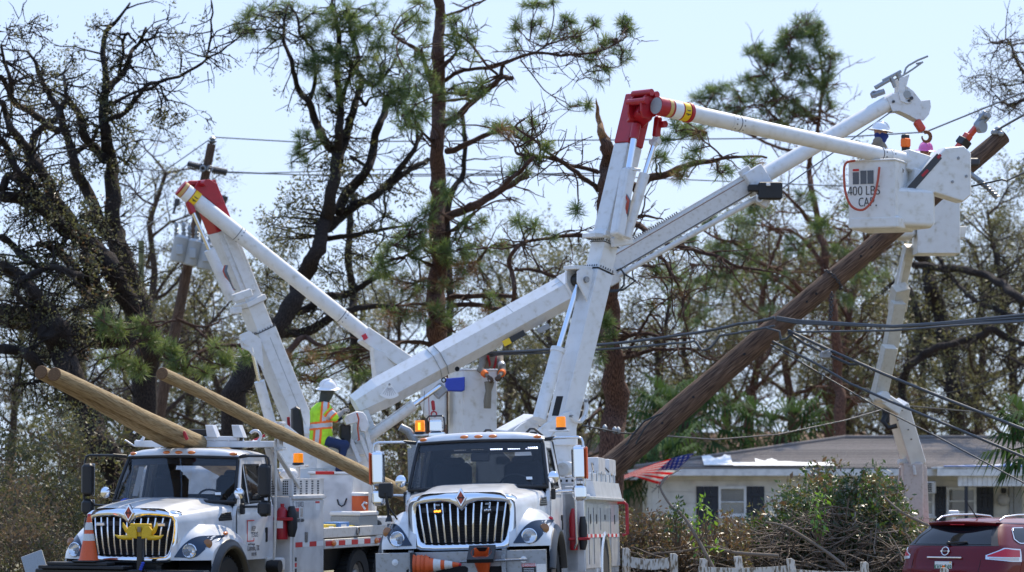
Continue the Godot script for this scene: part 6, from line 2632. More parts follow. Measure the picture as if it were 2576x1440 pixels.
func spray(parent: Node3D,clouds: Array,d: float,nodes: Array,lists: Array,per_hub: int,twigs: Geo,deep:=1.0,upturn:=.45,size:=1.0,r_twig:=.012) -> void:
	# foliage clouds: x, y, half width, half height, count. Shoots leave hubs, hubs leave the nearest limb.
	for c in clouds:
		var mpp:=per_px(d)
		var hubs:=[]
		var hub_count:=maxi(1,int(c[4]/float(per_hub)))
		for i in hub_count:
			var a:=rng.randf()*TAU
			var q:=sqrt(rng.randf())*.75
			var h:=at(c[0]+cos(a)*q*c[2],c[1]+sin(a)*q*c[3],d+rng.randf_range(-1,1)*c[2]*mpp*.8*deep)
			var n:=nearest(nodes,h)
			twig(twigs,n[0],h,minf(n[1]*.8,.016+.010*n[0].distance_to(h)),r_twig,.22)
			hubs.append([h,n[0]])
		for i in int(c[4]):
			var a:=rng.randf()*TAU
			var q:=sqrt(rng.randf())
			var t:=at(c[0]+cos(a)*q*c[2],c[1]+sin(a)*q*c[3],d+rng.randf_range(-1,1)*c[2]*mpp*deep)
			var h: Array=hubs[0]
			for e in hubs:
				if e[0].distance_squared_to(t)<h[0].distance_squared_to(t):
					h=e
			twig(twigs,h[0],t,r_twig,r_twig*.5,.18)
			var dir: Vector3=((t-h[0]).normalized()+(h[0]-h[1]).normalized()*.3+Vector3.UP*upturn+Vector3(rng.randfn(),rng.randfn(),rng.randfn())*.25).normalized()
			lists[rng.randi() % lists.size()].append(facing_up(t,dir,size*rng.randf_range(.6,1.3)))

func facing_up(p: Vector3,dir: Vector3,s: float) -> Transform3D:
	var x:=dir.cross(Vector3(rng.randfn(),rng.randfn(),rng.randfn())).normalized()
	return Transform3D(Basis(x,dir,x.cross(dir))*Basis.from_scale(Vector3(s,s,s)),p)

func bare_twigs(twigs: Geo,nodes: Array,count: int,long: float,droop: float,tips: Array,r0:=.02) -> void:     # crooked bare shoots all along the limbs
	for i in count:
		var n: Array=nodes[rng.randi() % nodes.size()]
		var a: Vector3=n[0]
		var dir:=Vector3(rng.randfn(),rng.randfn()*.8-droop,rng.randfn()).normalized()
		var l:=long*rng.randf_range(.35,1.2)
		var b:=a+dir*l
		twig(twigs,a,b,minf(n[1]*.7,r0),r0*.35,.25)
		for k in 3:
			var f:=rng.randf_range(.35,.95)
			var s:=a.lerp(b,f)
			var e:=s+(dir+Vector3(rng.randfn(),rng.randfn()-droop,rng.randfn())*.8).normalized()*l*rng.randf_range(.25,.55)
			twig(twigs,s,e,r0*.5,r0*.2,.2)
			tips.append(e)
		tips.append(b)

func finish_tree(root: Node3D,twigs: Geo,bark: Material,groups: Array) -> void:
	if twigs.ix.size()>0:
		stuff(wobj("twigs",twigs,bark,root))
	for e in groups:
		if e[2].size()>0:
			scatter(e[3],e[0],e[1],e[2],root)

func trees() -> void:
	leaf_mesh["tuft"]=needle_tuft(56,.21,.008,1.35,101)
	leaf_mesh["tuft_open"]=needle_tuft(40,.23,.008,1.7,102)
	leaf_mesh["tuft_far"]=needle_tuft(42,.25,.011,1.5,103)
	leaf_mesh["oak"]=leaf_cluster(24,.085,.21,104)
	leaf_mesh["oak_sparse"]=leaf_cluster(15,.08,.20,105)
	leaf_mesh["far"]=leaf_cluster(26,.11,.40,106)
	leaf_mesh["shrub"]=leaf_cluster(14,.085,.22,107)
	leaf_mesh["big"]=leaf_cluster(9,.13,.2,108)
	dark_oaks()
	middle_trees()
	tall_pine()
	broken_pine()
	right_trees()
	far_trees()
	palms()

func dark_oaks() -> void:
	rng.seed=21
	var b: Material=M.oak_bark
	var root:=thing("oak_tree","storm-stripped dark oak with broken upright limbs and one long bare branch reaching right","oak tree")
	var n:=[]
	var d:=76.0
	limb(root,"trunk",[975,20,880,140,790,250,780,450,785,650,765,780,785,870,800,1000,825,1200,840,1390,850,1620,855,1700,890,1860,950,2030,1010,2190,1085,2350,1110,2600,1085,2830],0,d,d,2.3,36.6,b,n,true,14)
	limb(root,"limb",[1095,212,1075,250,1055,315,1005,370,980,440,925,545,855,610,795,680,755,750],0,d-.5,d,2.9,10.0,b,n)
	limb(root,"limb",[1213,192,1180,245,1140,290,1062,312],0,d-1,d-.5,1.4,4.7,b,n,false,7)
	limb(root,"limb",[1085,225,1130,262,1160,258],0,d-.6,d-.8,2.3,1.4,b,n,false,6)
	limb(root,"limb",[1020,322,985,300,955,255,930,300,930,400,905,480,890,570],0,d-.6,d,2.8,4.7,b,n,false,7)
	limb(root,"limb",[1838,225,1780,290,1690,360,1560,430,1500,490,1350,570,1200,622,1110,640,1040,720,1000,760,930,865,850,890,790,890],0,d-2.5,d,1.4,7.7,b,n)
	limb(root,"limb",[1590,0,1605,95,1590,200,1575,330,1555,430],0,d-3,d-2,1.8,3.3,b,n,false,7)
	limb(root,"limb",[1180,640,1080,690,980,710,880,755,800,800],0,d-1,d,3.0,4.7,b,n,false,7)
	limb(root,"limb",[1355,550,1365,470,1340,350,1290,330],0,d-2,d-2.4,2.3,0.9,b,n,false,6)
	limb(root,"limb",[1195,640,1230,720,1290,760,1380,775,1430,800,1490,860],0,d-1,d-1.6,2.8,0.7,b,n,false,6)
	limb(root,"limb",[880,1180,930,1215,990,1225,1020,1260,1075,1295],0,d,d-.8,3.4,0.9,b,n,false,6)
	limb(root,"limb",[200,385,260,470,300,580,350,680,410,790,450,880,480,1000,530,1150,560,1280,625,1400,700,1560,770,1700,860,1830],0,d-1.5,d,3.4,17.7,b,n)
	limb(root,"limb",[460,560,488,660,485,760,450,830,380,920,300,960,250,1050,220,1200,190,1330],0,d-1,d-2,3.4,13.0,b,n)
	limb(root,"limb",[495,725,560,810,610,900,640,1020,715,1110,790,1200],0,d-.5,d,6.3,14.2,b,n)
	limb(root,"limb",[740,950,700,1060,640,1100,575,1140],0,d+.4,d+.8,4.6,7.7,b,n)
	var tw:=Geo.new()
	var tips:=[]
	bare_twigs(tw,n,190,.9,.05,tips,.022)
	var lv:=[[],[],[]]
	spray(root,[[250,70,22,30,7],[270,105,22,18,6],[180,140,45,40,16],[60,210,50,40,16],[130,190,40,26,12],[255,225,22,30,9],[265,275,35,35,18],[300,320,35,35,12],[290,170,26,24,8],[435,95,22,15,6],[430,290,38,22,14],[400,295,16,20,6],[340,260,30,30,7],[320,400,40,30,8],[230,420,35,40,12],[90,270,45,35,12],[215,300,30,30,10],[310,430,22,30,7],[160,250,40,30,10],[190,450,40,40,12],[395,165,12,12,4]],d-.4,n,lv,5,tw,.8,.1,1.0,.010)
	for t in tips:
		if rng.randf()<.22:
			lv[0].append(facing_up(t,Vector3.UP,rng.randf_range(.5,.9)))
	finish_tree(root,tw,b,[[leaf_mesh.oak,M.oak_leaf,lv[0],"foliage"],[leaf_mesh.oak_sparse,M.olive_leaf,lv[1],"foliage"],[leaf_mesh.oak_sparse,M.oak_leaf,lv[2],"foliage"]])

	root=thing("oak_tree","massive dark oak at the left edge with a thick diagonal limb and tangled bare boughs","oak tree")
	n=[]
	d=72.0
	limb(root,"trunk",[0,770,40,860,80,980,150,1060,230,1150,300,1290,380,1420,430,1560,540,1690,640,1810,760,1920,850,2030,920,2190,1010,2350,1060,2470],0,d-1,d+2,5.8,29.5,b,n,false,14)
	limb(root,"limb",[0,1010,150,1015,400,1120,600,1150,800,1165,960,1175,1060,1120],4,d,d+2,32.2,23.6,b,n,false,12)
	limb(root,"trunk",[360,1090,430,1180,470,1300,540,1440,600,1640,690,1830,800,2020,880,2200],4,d-1,d-1,29.9,36.6,b,n,true,14)
	limb(root,"limb",[0,1250,130,1250,230,1310,310,1400,420,1480],4,d-1.5,d-1,12.6,18.9,b,n)
	limb(root,"limb",[0,620,120,690,250,800,330,900,400,1000,460,1090,480,1180],4,d-1,d-1,13.8,21.2,b,n)
	limb(root,"limb",[0,400,100,470,200,560,300,620,410,620],4,d-.5,d,9.2,10.6,b,n)
	limb(root,"limb",[650,540,665,640,690,740,740,850,780,980,800,1120],4,d+1,d+1,18.4,26.0,b,n,false,12)
	limb(root,"limb",[280,460,350,458,420,510,500,590,560,680,620,790,690,880],4,d,d+1,8.0,16.5,b,n)
	limb(root,"limb",[110,755,230,680,370,640,480,660,600,690],4,d-1.2,d-.8,6.9,9.4,b,n)
	limb(root,"limb",[0,90,150,115,280,170,430,280,520,360],4,d,d,13.8,20.1,b,n)
	limb(root,"limb",[0,1050,60,1140,120,1270,185,1340,260,1450,320,1560],0,d-.5,d,6.9,14.2,b,n)
	limb(root,"limb",[0,580,50,650,80,720,115,780,200,830,290,900,360,960,430,990],0,d-.5,d+2,6.9,9.4,b,n)
	limb(root,"limb",[5,345,30,470,70,600,80,720],0,d-1,d-.5,3.0,7.1,b,n,false,8)
	limb(root,"limb",[0,350,40,280,95,240,150,180],0,d-1,d-1,1.6,0.6,b,n,false,5)
	limb(root,"limb",[0,1430,60,1330,150,1380,240,1440],0,d,d,10.3,10.6,b,n)
	limb(root,"limb",[570,300,500,360,480,440,430,500,330,540],4,d+.5,d,9.2,5.9,b,n)
	limb(root,"limb",[100,800,180,900,250,930,300,1010],4,d-1.5,d-1,5.8,8.3,b,n,false,8)
	limb(root,"limb",[600,240,690,260,740,310,800,380,860,440],4,d+2,d+3,8.0,11.8,b,n,false,9)
	tw=Geo.new()
	tips=[]
	bare_twigs(tw,n,420,1.0,.1,tips,.024)
	lv=[[],[],[]]
	spray(root,[[40,290,50,40,12],[30,400,40,50,14],[100,480,60,40,16],[60,560,60,50,18],[150,580,60,50,20],[60,680,60,50,26],[140,700,60,50,22],[210,660,50,50,14],[70,780,70,40,30],[180,780,60,40,20],[30,860,50,40,14],[120,900,60,50,30],[200,870,60,40,16],[230,550,40,50,14],[300,900,40,30,8],[60,980,60,50,30],[150,1010,60,50,40],[220,1000,40,50,20],[260,720,30,40,8]],d-.3,n,lv,6,tw,.9,0.0,1.0,.011)
	for t in tips:
		if rng.randf()<.3:
			lv[1].append(facing_up(t,Vector3.UP,rng.randf_range(.5,.95)))
	finish_tree(root,tw,b,[[leaf_mesh.oak,M.oak_leaf,lv[0],"foliage"],[leaf_mesh.oak_sparse,M.olive_leaf,lv[1],"foliage"],[leaf_mesh.oak,M.brown_leaf,lv[2],"foliage"]])

	# torn pine bough that has come down before them
	root=thing("fallen_bough","reddish torn pine bough with pale green tufts hanging before the dark oaks","pine bough")
	n=[]
	limb(root,"limb",[1000,1195,1080,1150,1190,1080,1330,1030,1450,1075,1530,1150,1610,1210,1720,1215,1820,1225],4,69,70,2.2,5.0,M.pine_bark,n)
	limb(root,"limb",[1660,1030,1600,1065,1510,1080,1440,1065,1320,1010],4,69,69,2.0,3.6,M.pine_bark,n,false,7)
	limb(root,"limb",[1000,1080,1090,1060,1170,1050,1240,1040],4,69.4,69,1.6,3.0,M.pine_bark,n,false,6)
	limb(root,"limb",[1400,1440,1430,1350,1490,1290,1570,1240],4,69,69.5,2.0,3.0,M.pine_bark,n,false,6)
	limb(root,"limb",[730,1010,800,1060,880,1085,960,1090,1040,1075],4,69,69.3,1.2,2.2,M.pine_bark,n,false,6)
	limb(root,"limb",[760,1330,860,1290,950,1250,1030,1190],4,69,69.2,1.2,2.2,M.pine_bark,n,false,6)
	tw=Geo.new()
	tips=[]
	bare_twigs(tw,n,26,.6,.2,tips,.014)
	lv=[[],[]]
	spray(root,[[258,795,16,20,9],[282,832,32,18,14],[330,815,30,12,5],[375,852,24,18,9],[365,818,18,12,6],[285,900,38,20,14],[330,932,38,22,15],[425,885,26,28,16],[450,922,24,24,12],[505,938,24,14,8],[565,915,20,18,9],[625,895,26,18,9],[550,880,30,18,7]],69.2,n,lv,5,tw,.8,.3,1.05)
	finish_tree(root,tw,M.pine_bark,[[leaf_mesh.tuft,M.pine_needle_pale,lv[0],"needles"],[leaf_mesh.tuft_open,M.pine_needle,lv[1],"needles"]])

func middle_trees() -> void:
	rng.seed=22
	var b: Material=M.oak_bark
	var root:=thing("leaning_tree","dark leaning tree left of the tall pine with forked limbs and needle tufts up high","tree")
	var n:=[]
	var d:=80.0
	limb(root,"trunk",[640,-60,600,40,650,250,640,500,650,800,660,1000,650,1150,630,1300,600,1480,560,1640,520,1800,470,1950,380,2120,300,2290,190,2480,60,2640,-80,2860,-160,3060],1,d,d-1,3.0,34.0,b,n,true,12)
	limb(root,"limb",[275,10,250,110,235,190,235,300,300,450,320,600,375,720,420,755,440,830,490,950,560,1060,610,1130],1,d-1,d,2.0,12.0,b,n)
	limb(root,"limb",[270,20,330,110,360,230,420,320,465,400,475,500,460,640,435,745],1,d-1,d-.3,2.0,6.0,b,n)
	limb(root,"limb",[0,90,60,110,140,130,210,185,240,210],1,d-1.5,d-1,1.0,2.6,b,n,false,6)
	limb(root,"limb",[0,225,80,220,160,245,240,275],1,d-1.5,d-1,.9,2.0,b,n,false,6)
	limb(root,"limb",[330,505,370,485,420,495,480,505],1,d-.8,d-.4,2.0,2.2,b,n,false,6)
	limb(root,"limb",[720,60,740,200,770,320,790,450,770,520,830,600,800,700,760,850,720,960,690,1080,660,1220],1,d+.5,d,4.0,12.0,b,n)
	limb(root,"limb",[740,540,690,700,645,850,660,960,690,1060],1,d-.5,d,5.0,7.0,b,n)
	limb(root,"limb",[1010,720,990,840,950,960,920,1080,900,1170,870,1280,790,1360,720,1440,640,1600],1,d+.4,d,8.0,14.0,b,n)
	limb(root,"limb",[740,1180,800,1220,850,1260],1,d,d+.3,4.0,5.0,b,n,false,7)
	limb(root,"limb",[830,600,900,640,980,590,1010,570],1,d,d-.6,6.0,2.0,b,n,false,7)
	limb(root,"limb",[800,740,850,800,880,740,1000,725],1,d,d-.6,5.0,2.0,b,n,false,7)
	limb(root,"limb",[1280,1010,1210,1150,1120,1260,1020,1380,900,1500,760,1570,660,1640,560,1720],1,d-.4,d,5.0,14.0,b,n)
	limb(root,"limb",[1330,1200,1250,1240,1130,1320,1010,1420],1,d,d,6.0,7.0,b,n,false,8)
	limb(root,"limb",[1200,310,1000,340,800,380,660,400,560,410],5,d-.4,d,3.0,8.0,b,n,false,8)
	limb(root,"limb",[1030,680,930,720,830,770,700,835,570,850,450,930,330,970],5,d-.6,d-.2,6.0,11.0,b,n)
	limb(root,"limb",[1180,950,1050,930,900,920,700,960,560,1040,400,1120,180,1110],5,d-1,d-.5,4.0,15.0,b,n)
	limb(root,"limb",[990,130,1000,220,980,300,1000,400,940,480,900,560],5,d-.4,d-.4,3.0,2.0,b,n,false,6)
	limb(root,"limb",[770,80,740,300,730,560,745,800,760,1000,770,1240,780,1400],5,d+3,d+3,8.0,14.0,b,n,false,9)
	limb(root,"limb",[230,1330,330,1200,400,1160,500,1210,640,1250],5,d-2,d-2,10.0,4.0,M.pine_bark,n,false,9)
	var tw:=Geo.new()
	var tips:=[]
	bare_twigs(tw,n,240,.8,.08,tips,.02)
	var tuft:=[[],[],[]]
	spray(root,[[640,50,45,45,22],[610,80,28,22,9],[720,25,60,25,20],[690,90,20,22,7],[790,55,35,45,18],[772,95,22,22,9],[800,118,30,18,8],[835,130,20,18,6],[840,30,50,40,15],[880,80,50,60,20],[930,45,60,50,22],[960,130,70,45,20],[900,170,60,40,15],[1000,190,50,40,16],[1035,70,45,50,15],[845,225,32,36,12],[818,240,22,26,9],[1010,255,45,40,18],[960,215,40,30,9],[760,355,26,30,12],[748,405,28,28,11],[790,350,25,28,8],[800,180,24,20,5],[900,40,70,30,10]],d-.6,n,tuft,5,tw,1.0,.25,1.0)
	spray(root,[[800,150,26,14,8],[778,172,20,16,7],[838,150,24,16,8],[870,130,26,30,9],[1010,265,36,26,13],[1045,300,30,26,12],[985,225,36,24,10],[930,190,40,26,10],[1035,210,24,30,8],[950,90,40,30,8]],d-1.0,n,[tuft[1]],3,tw,.8,-1.1,1.25)
	var lv:=[[],[]]
	spray(root,[[690,565,50,55,26],[745,500,45,50,22],[720,610,55,40,20],[800,430,60,50,24],[870,410,60,50,20],[860,300,40,40,12],[900,640,60,60,22],[830,690,50,50,16],[1000,480,60,40,12],[780,540,50,40,18],[940,580,50,50,12],[700,700,60,50,14],[860,760,60,40,14],[760,800,60,40,12],[650,770,40,50,14],[860,500,50,40,14]],d-.2,n,lv,6,tw,1.0,.1,1.05,.010)
	for t in tips:
		if rng.randf()<.25:
			lv[0].append(facing_up(t,Vector3.UP,rng.randf_range(.5,.9)))
	finish_tree(root,tw,b,[[leaf_mesh.tuft,M.pine_needle,tuft[0],"needles"],[leaf_mesh.tuft_open,M.pine_needle,tuft[1],"needles"],[leaf_mesh.tuft,M.pine_needle_pale,tuft[2],"needles"],[leaf_mesh.oak,M.oak_leaf,lv[0],"foliage"],[leaf_mesh.oak_sparse,M.olive_leaf,lv[1],"foliage"]])

func tall_pine() -> void:
	rng.seed=23
	var b: Material=M.pine_bark
	var root:=thing("pine_tree","tall straight pine with reddish trunk rising past the top of the picture at centre left","pine tree")
	var n:=[]
	var d:=75.0
	limb(root,"trunk",[1405,-420,1405,-200,1402,0,1408,150,1405,400,1402,600,1402,850,1398,1100,1396,1300,1394,1550,1398,1800,1405,2020,1395,2250,1390,2450,1390,2680,1385,2950],1,d,d,11.0,29.0,b,n,true,16)
	var main:=[]
	limb(root,"limb",[1440,955,1560,850,1700,730,1820,630,1880,572,1960,590],1,d,d-1.5,9.0,6.0,b,main)
	limb(root,"limb",[1880,560,1895,500,1935,460,2130,395,2330,408,2510,402,2630,380,2760,320,2830,268],1,d-1.3,d-3,5.5,1.5,b,main)
	limb(root,"limb",[2140,395,2220,340,2310,310,2350,280,2480,270,2570,210],1,d-1.8,d-2.6,2.6,1.0,b,main,false,7)
	limb(root,"limb",[2200,350,2100,300,2030,260,1995,220],1,d-2,d-2.3,1.8,.8,b,main,false,6)
	limb(root,"limb",[2600,395,2640,470,2700,500,2780,490,2830,450],1,d-2.6,d-3.2,1.8,.8,b,main,false,6)
	limb(root,"limb",[2440,415,2470,490,2500,560,2560,600,2610,625],1,d-2.4,d-2.8,1.6,.6,b,main,false,6)
	limb(root,"limb",[2030,460,2110,550,2180,650,2270,720,2340,790,2420,830,2530,830],1,d-1.8,d-2.6,2.2,.8,b,main,false,6)
	limb(root,"limb",[2280,415,2320,500,2390,580,2445,615],1,d-2,d-2.3,1.6,.5,b,main,false,6)
	limb(root,"limb",[2110,440,2120,510,2180,570,2250,600],1,d-1.8,d-2,1.4,.5,b,main,false,6)
	limb(root,"limb",[1440,115,1550,80,1690,15,1770,-10],1,d,d-1,4.2,2.0,b,main,false,8)
	limb(root,"limb",[1450,610,1550,545,1720,512,1830,490,1930,455],1,d,d-1,5.5,3.6,b,main,false,8)
	limb(root,"limb",[1850,560,1740,450,1640,325,1540,255,1440,258],1,d-1,d,3.6,3.0,b,main,false,8)
	limb(root,"limb",[1430,495,1500,440,1555,372],1,d,d-1,7.0,2.0,b,main,false,8)
	limb(root,"limb",[1355,695,1320,530,1270,400,1130,310,1050,250],1,d,d-.6,7.0,2.6,b,main,false,8)
	limb(root,"limb",[1470,1140,1600,1090,1750,1020,1860,985,1970,968],1,d,d-1,9.0,4.0,b,main,false,9)
	limb(root,"limb",[1450,1660,1560,1600,1650,1565,1800,1490,1954,1400,2070,1330],1,d,d-1.6,12.0,8.0,b,main)
	limb(root,"limb",[1450,380,1500,365,1600,290,1700,200,1800,150,1940,115],5,d-.3,d-1,4.0,2.0,b,main,false,8)
	limb(root,"limb",[1470,615,1600,600,1700,592,1740,540,1775,490],5,d,d-.8,5.0,1.5,b,main,false,8)
	limb(root,"limb",[1480,870,1600,850,1720,838,1954,850],5,d+.5,d-1,8.0,5.0,b,main,false,9)
	limb(root,"limb",[1490,925,1650,915,1780,935,1870,945],5,d,d-1.2,7.0,5.0,b,main,false,8)
	limb(root,"limb",[1345,440,1270,470,1210,520,1150,560],5,d,d-1,7.0,3.0,b,main,false,8)
	limb(root,"limb",[1350,610,1260,580,1190,530,1180,400,1200,330],5,d,d-1.4,3.4,1.6,b,main,false,7)
	limb(root,"limb",[1320,920,1200,905,1100,920,1040,900],5,d,d-1,4.0,2.0,b,main,false,7)
	limb(root,"limb",[1360,1230,1240,1190,1120,1200,1010,1230],5,d,d-1,7.0,3.0,b,main,false,7)
	limb(root,"limb",[1710,200,1620,250,1530,330,1470,400],5,d-1,d,2.6,4.0,b,main,false,7)
	var tw:=Geo.new()
	var tips:=[]
	bare_twigs(tw,main,150,.8,.12,tips,.018)
	var l:=[[],[],[]]
	main.append_array(n)
	spray(root,[[1055,35,28,45,14],[1150,55,25,20,9],[1140,100,25,22,9],[1180,82,22,20,8],[1150,232,45,22,15],[1195,215,35,26,12],[1060,200,38,40,20],[1050,268,35,38,16],[1030,300,35,30,12],[1260,318,55,16,12],[1300,345,40,14,8],[1150,300,40,30,9],[1055,130,28,35,12],[1170,150,30,20,6],[1300,62,16,14,6],[1352,62,20,16,8],[1420,58,24,20,12],[1490,52,14,13,6],[1440,92,55,16,11],[1370,90,30,14,6],[1568,48,18,16,8],[1588,75,18,18,8],[1540,108,32,18,11],[1480,140,32,18,11],[1562,140,26,22,10],[1510,172,28,13,8],[1290,112,20,14,5],[1345,12,34,10,9],[1388,4,9,9,3],[1450,266,36,7,6],[1482,262,10,8,3],[1508,203,8,6,2]],d-1.6,main,l,4,tw,.9,.5,1.0)
	spray(root,[[1025,590,55,36,30],[1000,640,60,36,30],[960,680,45,22,14],[1080,525,24,22,11],[1100,640,50,36,20],[1150,620,50,36,22],[1185,565,45,22,14],[1040,720,55,28,20],[1130,705,40,28,14],[1175,665,45,28,15],[1100,785,50,34,14],[1000,800,55,26,11],[1145,830,36,22,10],[1260,625,36,18,8],[1220,765,36,26,7],[1060,560,30,30,12],[800,900,60,28,22],[770,950,50,24,16],[860,885,40,18,12],[700,905,40,20,10],[900,930,40,20,10],[1120,480,30,26,10]],d-1.0,main,l,5,tw,1.0,.3,1.0)
	var dead:=[]
	for k in l[2].size()/3:
		dead.append(l[2].pop_back())
	finish_tree(root,tw,b,[[leaf_mesh.tuft,M.pine_needle,l[0],"needles"],[leaf_mesh.tuft_open,M.pine_needle,l[1],"needles"],[leaf_mesh.tuft,M.pine_needle_pale,l[2],"needles"],[leaf_mesh.tuft_open,M.pine_needle_dead,dead,"dead_needles"]])

	root=thing("pine_tree","thin bare pine stem standing just behind the tall pine","pine tree")
	n=[]
	limb(root,"trunk",[1590,830,1600,1000,1602,1200,1580,1340,1500,1440,1470,1600,1480,1900,1490,2400,1490,2900],1,84,84,5.0,11.0,M.oak_bark,n,true,9)
	tw=Geo.new()
	tips=[]
	bare_twigs(tw,n,40,.8,0.0,tips,.02)
	finish_tree(root,tw,M.oak_bark,[])

func broken_pine() -> void:
	rng.seed=24
	var b: Material=M.pine_bark
	var root:=thing("broken_pine","snapped pine trunk with a splintered pointed top behind the right truck's boom","pine tree")
	var n:=[]
	var d:=69.0
	limb(root,"trunk",[668,740,676,810,688,890,704,980,722,1060,736,1130],2,d,d,.6,15.0,M.splinter,n,false,10)
	limb(root,"trunk",[728,1090,738,1140,742,1250,735,1400,722,1560,730,1800,760,2000,775,2200,770,2400,780,2600,800,2830,810,3100,800,3350],2,d,d,15.0,34.0,b,n,true,16)
	var g:=Geo.new()
	for e in [[668,745,690,900,3.0],[676,800,702,930,3.4],[690,880,712,980,4.0],[786,960,770,1090,2.0],[800,1110,765,1150,4.0],[740,1010,735,1100,4.0]]:
		g.tube(PackedVector3Array([at(1277.2+.3334*e[0],.3334*e[1],d),at(1277.2+.3334*(e[0]*.4+e[2]*.6),.3334*(e[1]*.4+e[3]*.6),d),at(1277.2+.3334*e[2],.3334*e[3],d)]),PackedFloat32Array([.003,e[4]*.6*per_px(d),e[4]*per_px(d)*1.2]),6)
	stuff(wobj("splinters",g,M.splinter,root))
	var main:=[]
	limb(root,"limb",[695,1440,600,1360,500,1275,350,1195,200,1180,80,1155,60,1110,110,1090,230,1020,300,910],2,d,d-2,7.0,1.4,b,main,false,8)
	limb(root,"limb",[690,1305,560,1265,440,1230,360,1190,260,1110,150,1030,60,955,130,895],2,d,d-2,5.5,2.6,b,main,false,8)
	limb(root,"limb",[190,1190,100,1290,20,1350,-80,1460],2,d-2,d-1,5.0,6.0,b,main,false,8)
	limb(root,"limb",[960,1410,1100,1340,1250,1290,1400,1225,1550,1210,1700,1180,1960,1190],2,d,d-1,12.0,2.5,b,main,false,10)
	limb(root,"limb",[1640,1200,1560,1120,1480,1060,1460,1000],2,d-1,d-1.5,3.0,1.0,b,main,false,6)
	limb(root,"limb",[800,1420,880,1310,970,1440],2,d,d,6.0,8.0,b,main,false,7)
	limb(root,"limb",[780,330,960,250,1060,240,1170,265],6,d+.4,d-1,6.0,2.0,b,main,false,8)
	limb(root,"limb",[790,430,930,310,1000,300,1060,370,1200,450,1350,475,1550,540,1700,605,1830,640,1960,650],6,d+.4,d-1,9.0,2.5,b,main,false,9)
	limb(root,"limb",[1600,560,1680,640,1740,720,1820,820],6,d-.8,d-1.4,3.0,1.0,b,main,false,6)
	limb(root,"limb",[0,460,60,470,180,420,380,395,540,400,700,420],6,d-1,d,2.0,7.0,b,main,false,8)
	limb(root,"limb",[150,430,60,500,20,580,40,680,60,790,40,890],6,d-1,d-1.4,5.0,6.0,b,main,false,8)
	limb(root,"limb",[60,640,200,660,300,690,390,705],6,d-1.3,d-.8,3.4,5.0,b,main,false,7)
	limb(root,"limb",[800,690,920,640,1040,610,1120,640,1160,730,1210,800],6,d,d-1,6.0,2.0,b,main,false,7)
	limb(root,"limb",[1140,540,1210,600,1260,700,1300,800,1330,900,1335,1000,1370,1150,1395,1290],6,d-1,d-1.4,4.5,1.6,b,main,false,7)
	limb(root,"limb",[1180,560,1230,720,1240,850,1260,980,1280,1080],6,d-.8,d-1.2,3.4,1.2,b,main,false,6)
	limb(root,"limb",[870,1330,940,1200,1030,1060,1090,960,1180,900,1250,830],6,d,d-1.2,5.0,1.8,b,main,false,7)
	limb(root,"limb",[850,1170,930,1140,1060,1120,1180,1160,1290,1180],6,d,d-1,7.0,3.0,b,main,false,8)
	limb(root,"limb",[870,1310,1000,1280,1180,1250,1390,1250,1480,1310,1610,1350],6,d,d-1,6.0,2.0,b,main,false,8)
	limb(root,"limb",[1090,985,1150,1080,1180,1200,1160,1300,1110,1400],6,d-1,d-1.2,3.4,1.4,b,main,false,6)
	limb(root,"limb",[1280,1190,1290,1290,1350,1340,1400,1430],6,d-1,d-1.2,3.0,1.4,b,main,false,6)
	limb(root,"limb",[700,1700,640,1760,620,1860],6,d,d-.6,5.0,2.0,b,main,false,6)
	var tw:=Geo.new()
	var tips:=[]
	bare_twigs(tw,main,190,.75,.15,tips,.018)
	var l:=[[],[],[]]
	main.append_array(n)
	spray(root,[[1330,312,18,13,6],[1340,345,22,18,7],[1350,402,36,20,10],[1310,432,26,18,8],[1380,362,18,14,4],[1455,528,10,12,5],[1332,572,26,18,9],[1390,592,22,12,5],[1300,560,14,14,5],[1522,805,22,26,12],[1492,850,22,18,8],[1545,855,18,18,7],[1510,900,20,20,6],[1700,285,26,16,10],[1712,325,26,20,11],[1745,390,28,18,10],[1660,402,18,18,8],[1720,438,26,18,9],[1765,335,22,14,7],[1830,425,36,18,9],[1900,408,28,13,6],[1680,355,20,14,5],[1640,760,14,14,4],[1700,740,30,22,6],[1270,330,30,18,7],[1655,690,18,14,4]],d-1.0,main,l,4,tw,.9,.35,1.0)
	var dead:=[]
	for k in l[2].size()/3:
		dead.append(l[2].pop_back())
	finish_tree(root,tw,b,[[leaf_mesh.tuft,M.pine_needle,l[0],"needles"],[leaf_mesh.tuft_open,M.pine_needle,l[1],"needles"],[leaf_mesh.tuft,M.pine_needle_pale,l[2],"needles"],[leaf_mesh.tuft_open,M.pine_needle_dead,dead,"dead_needles"]])

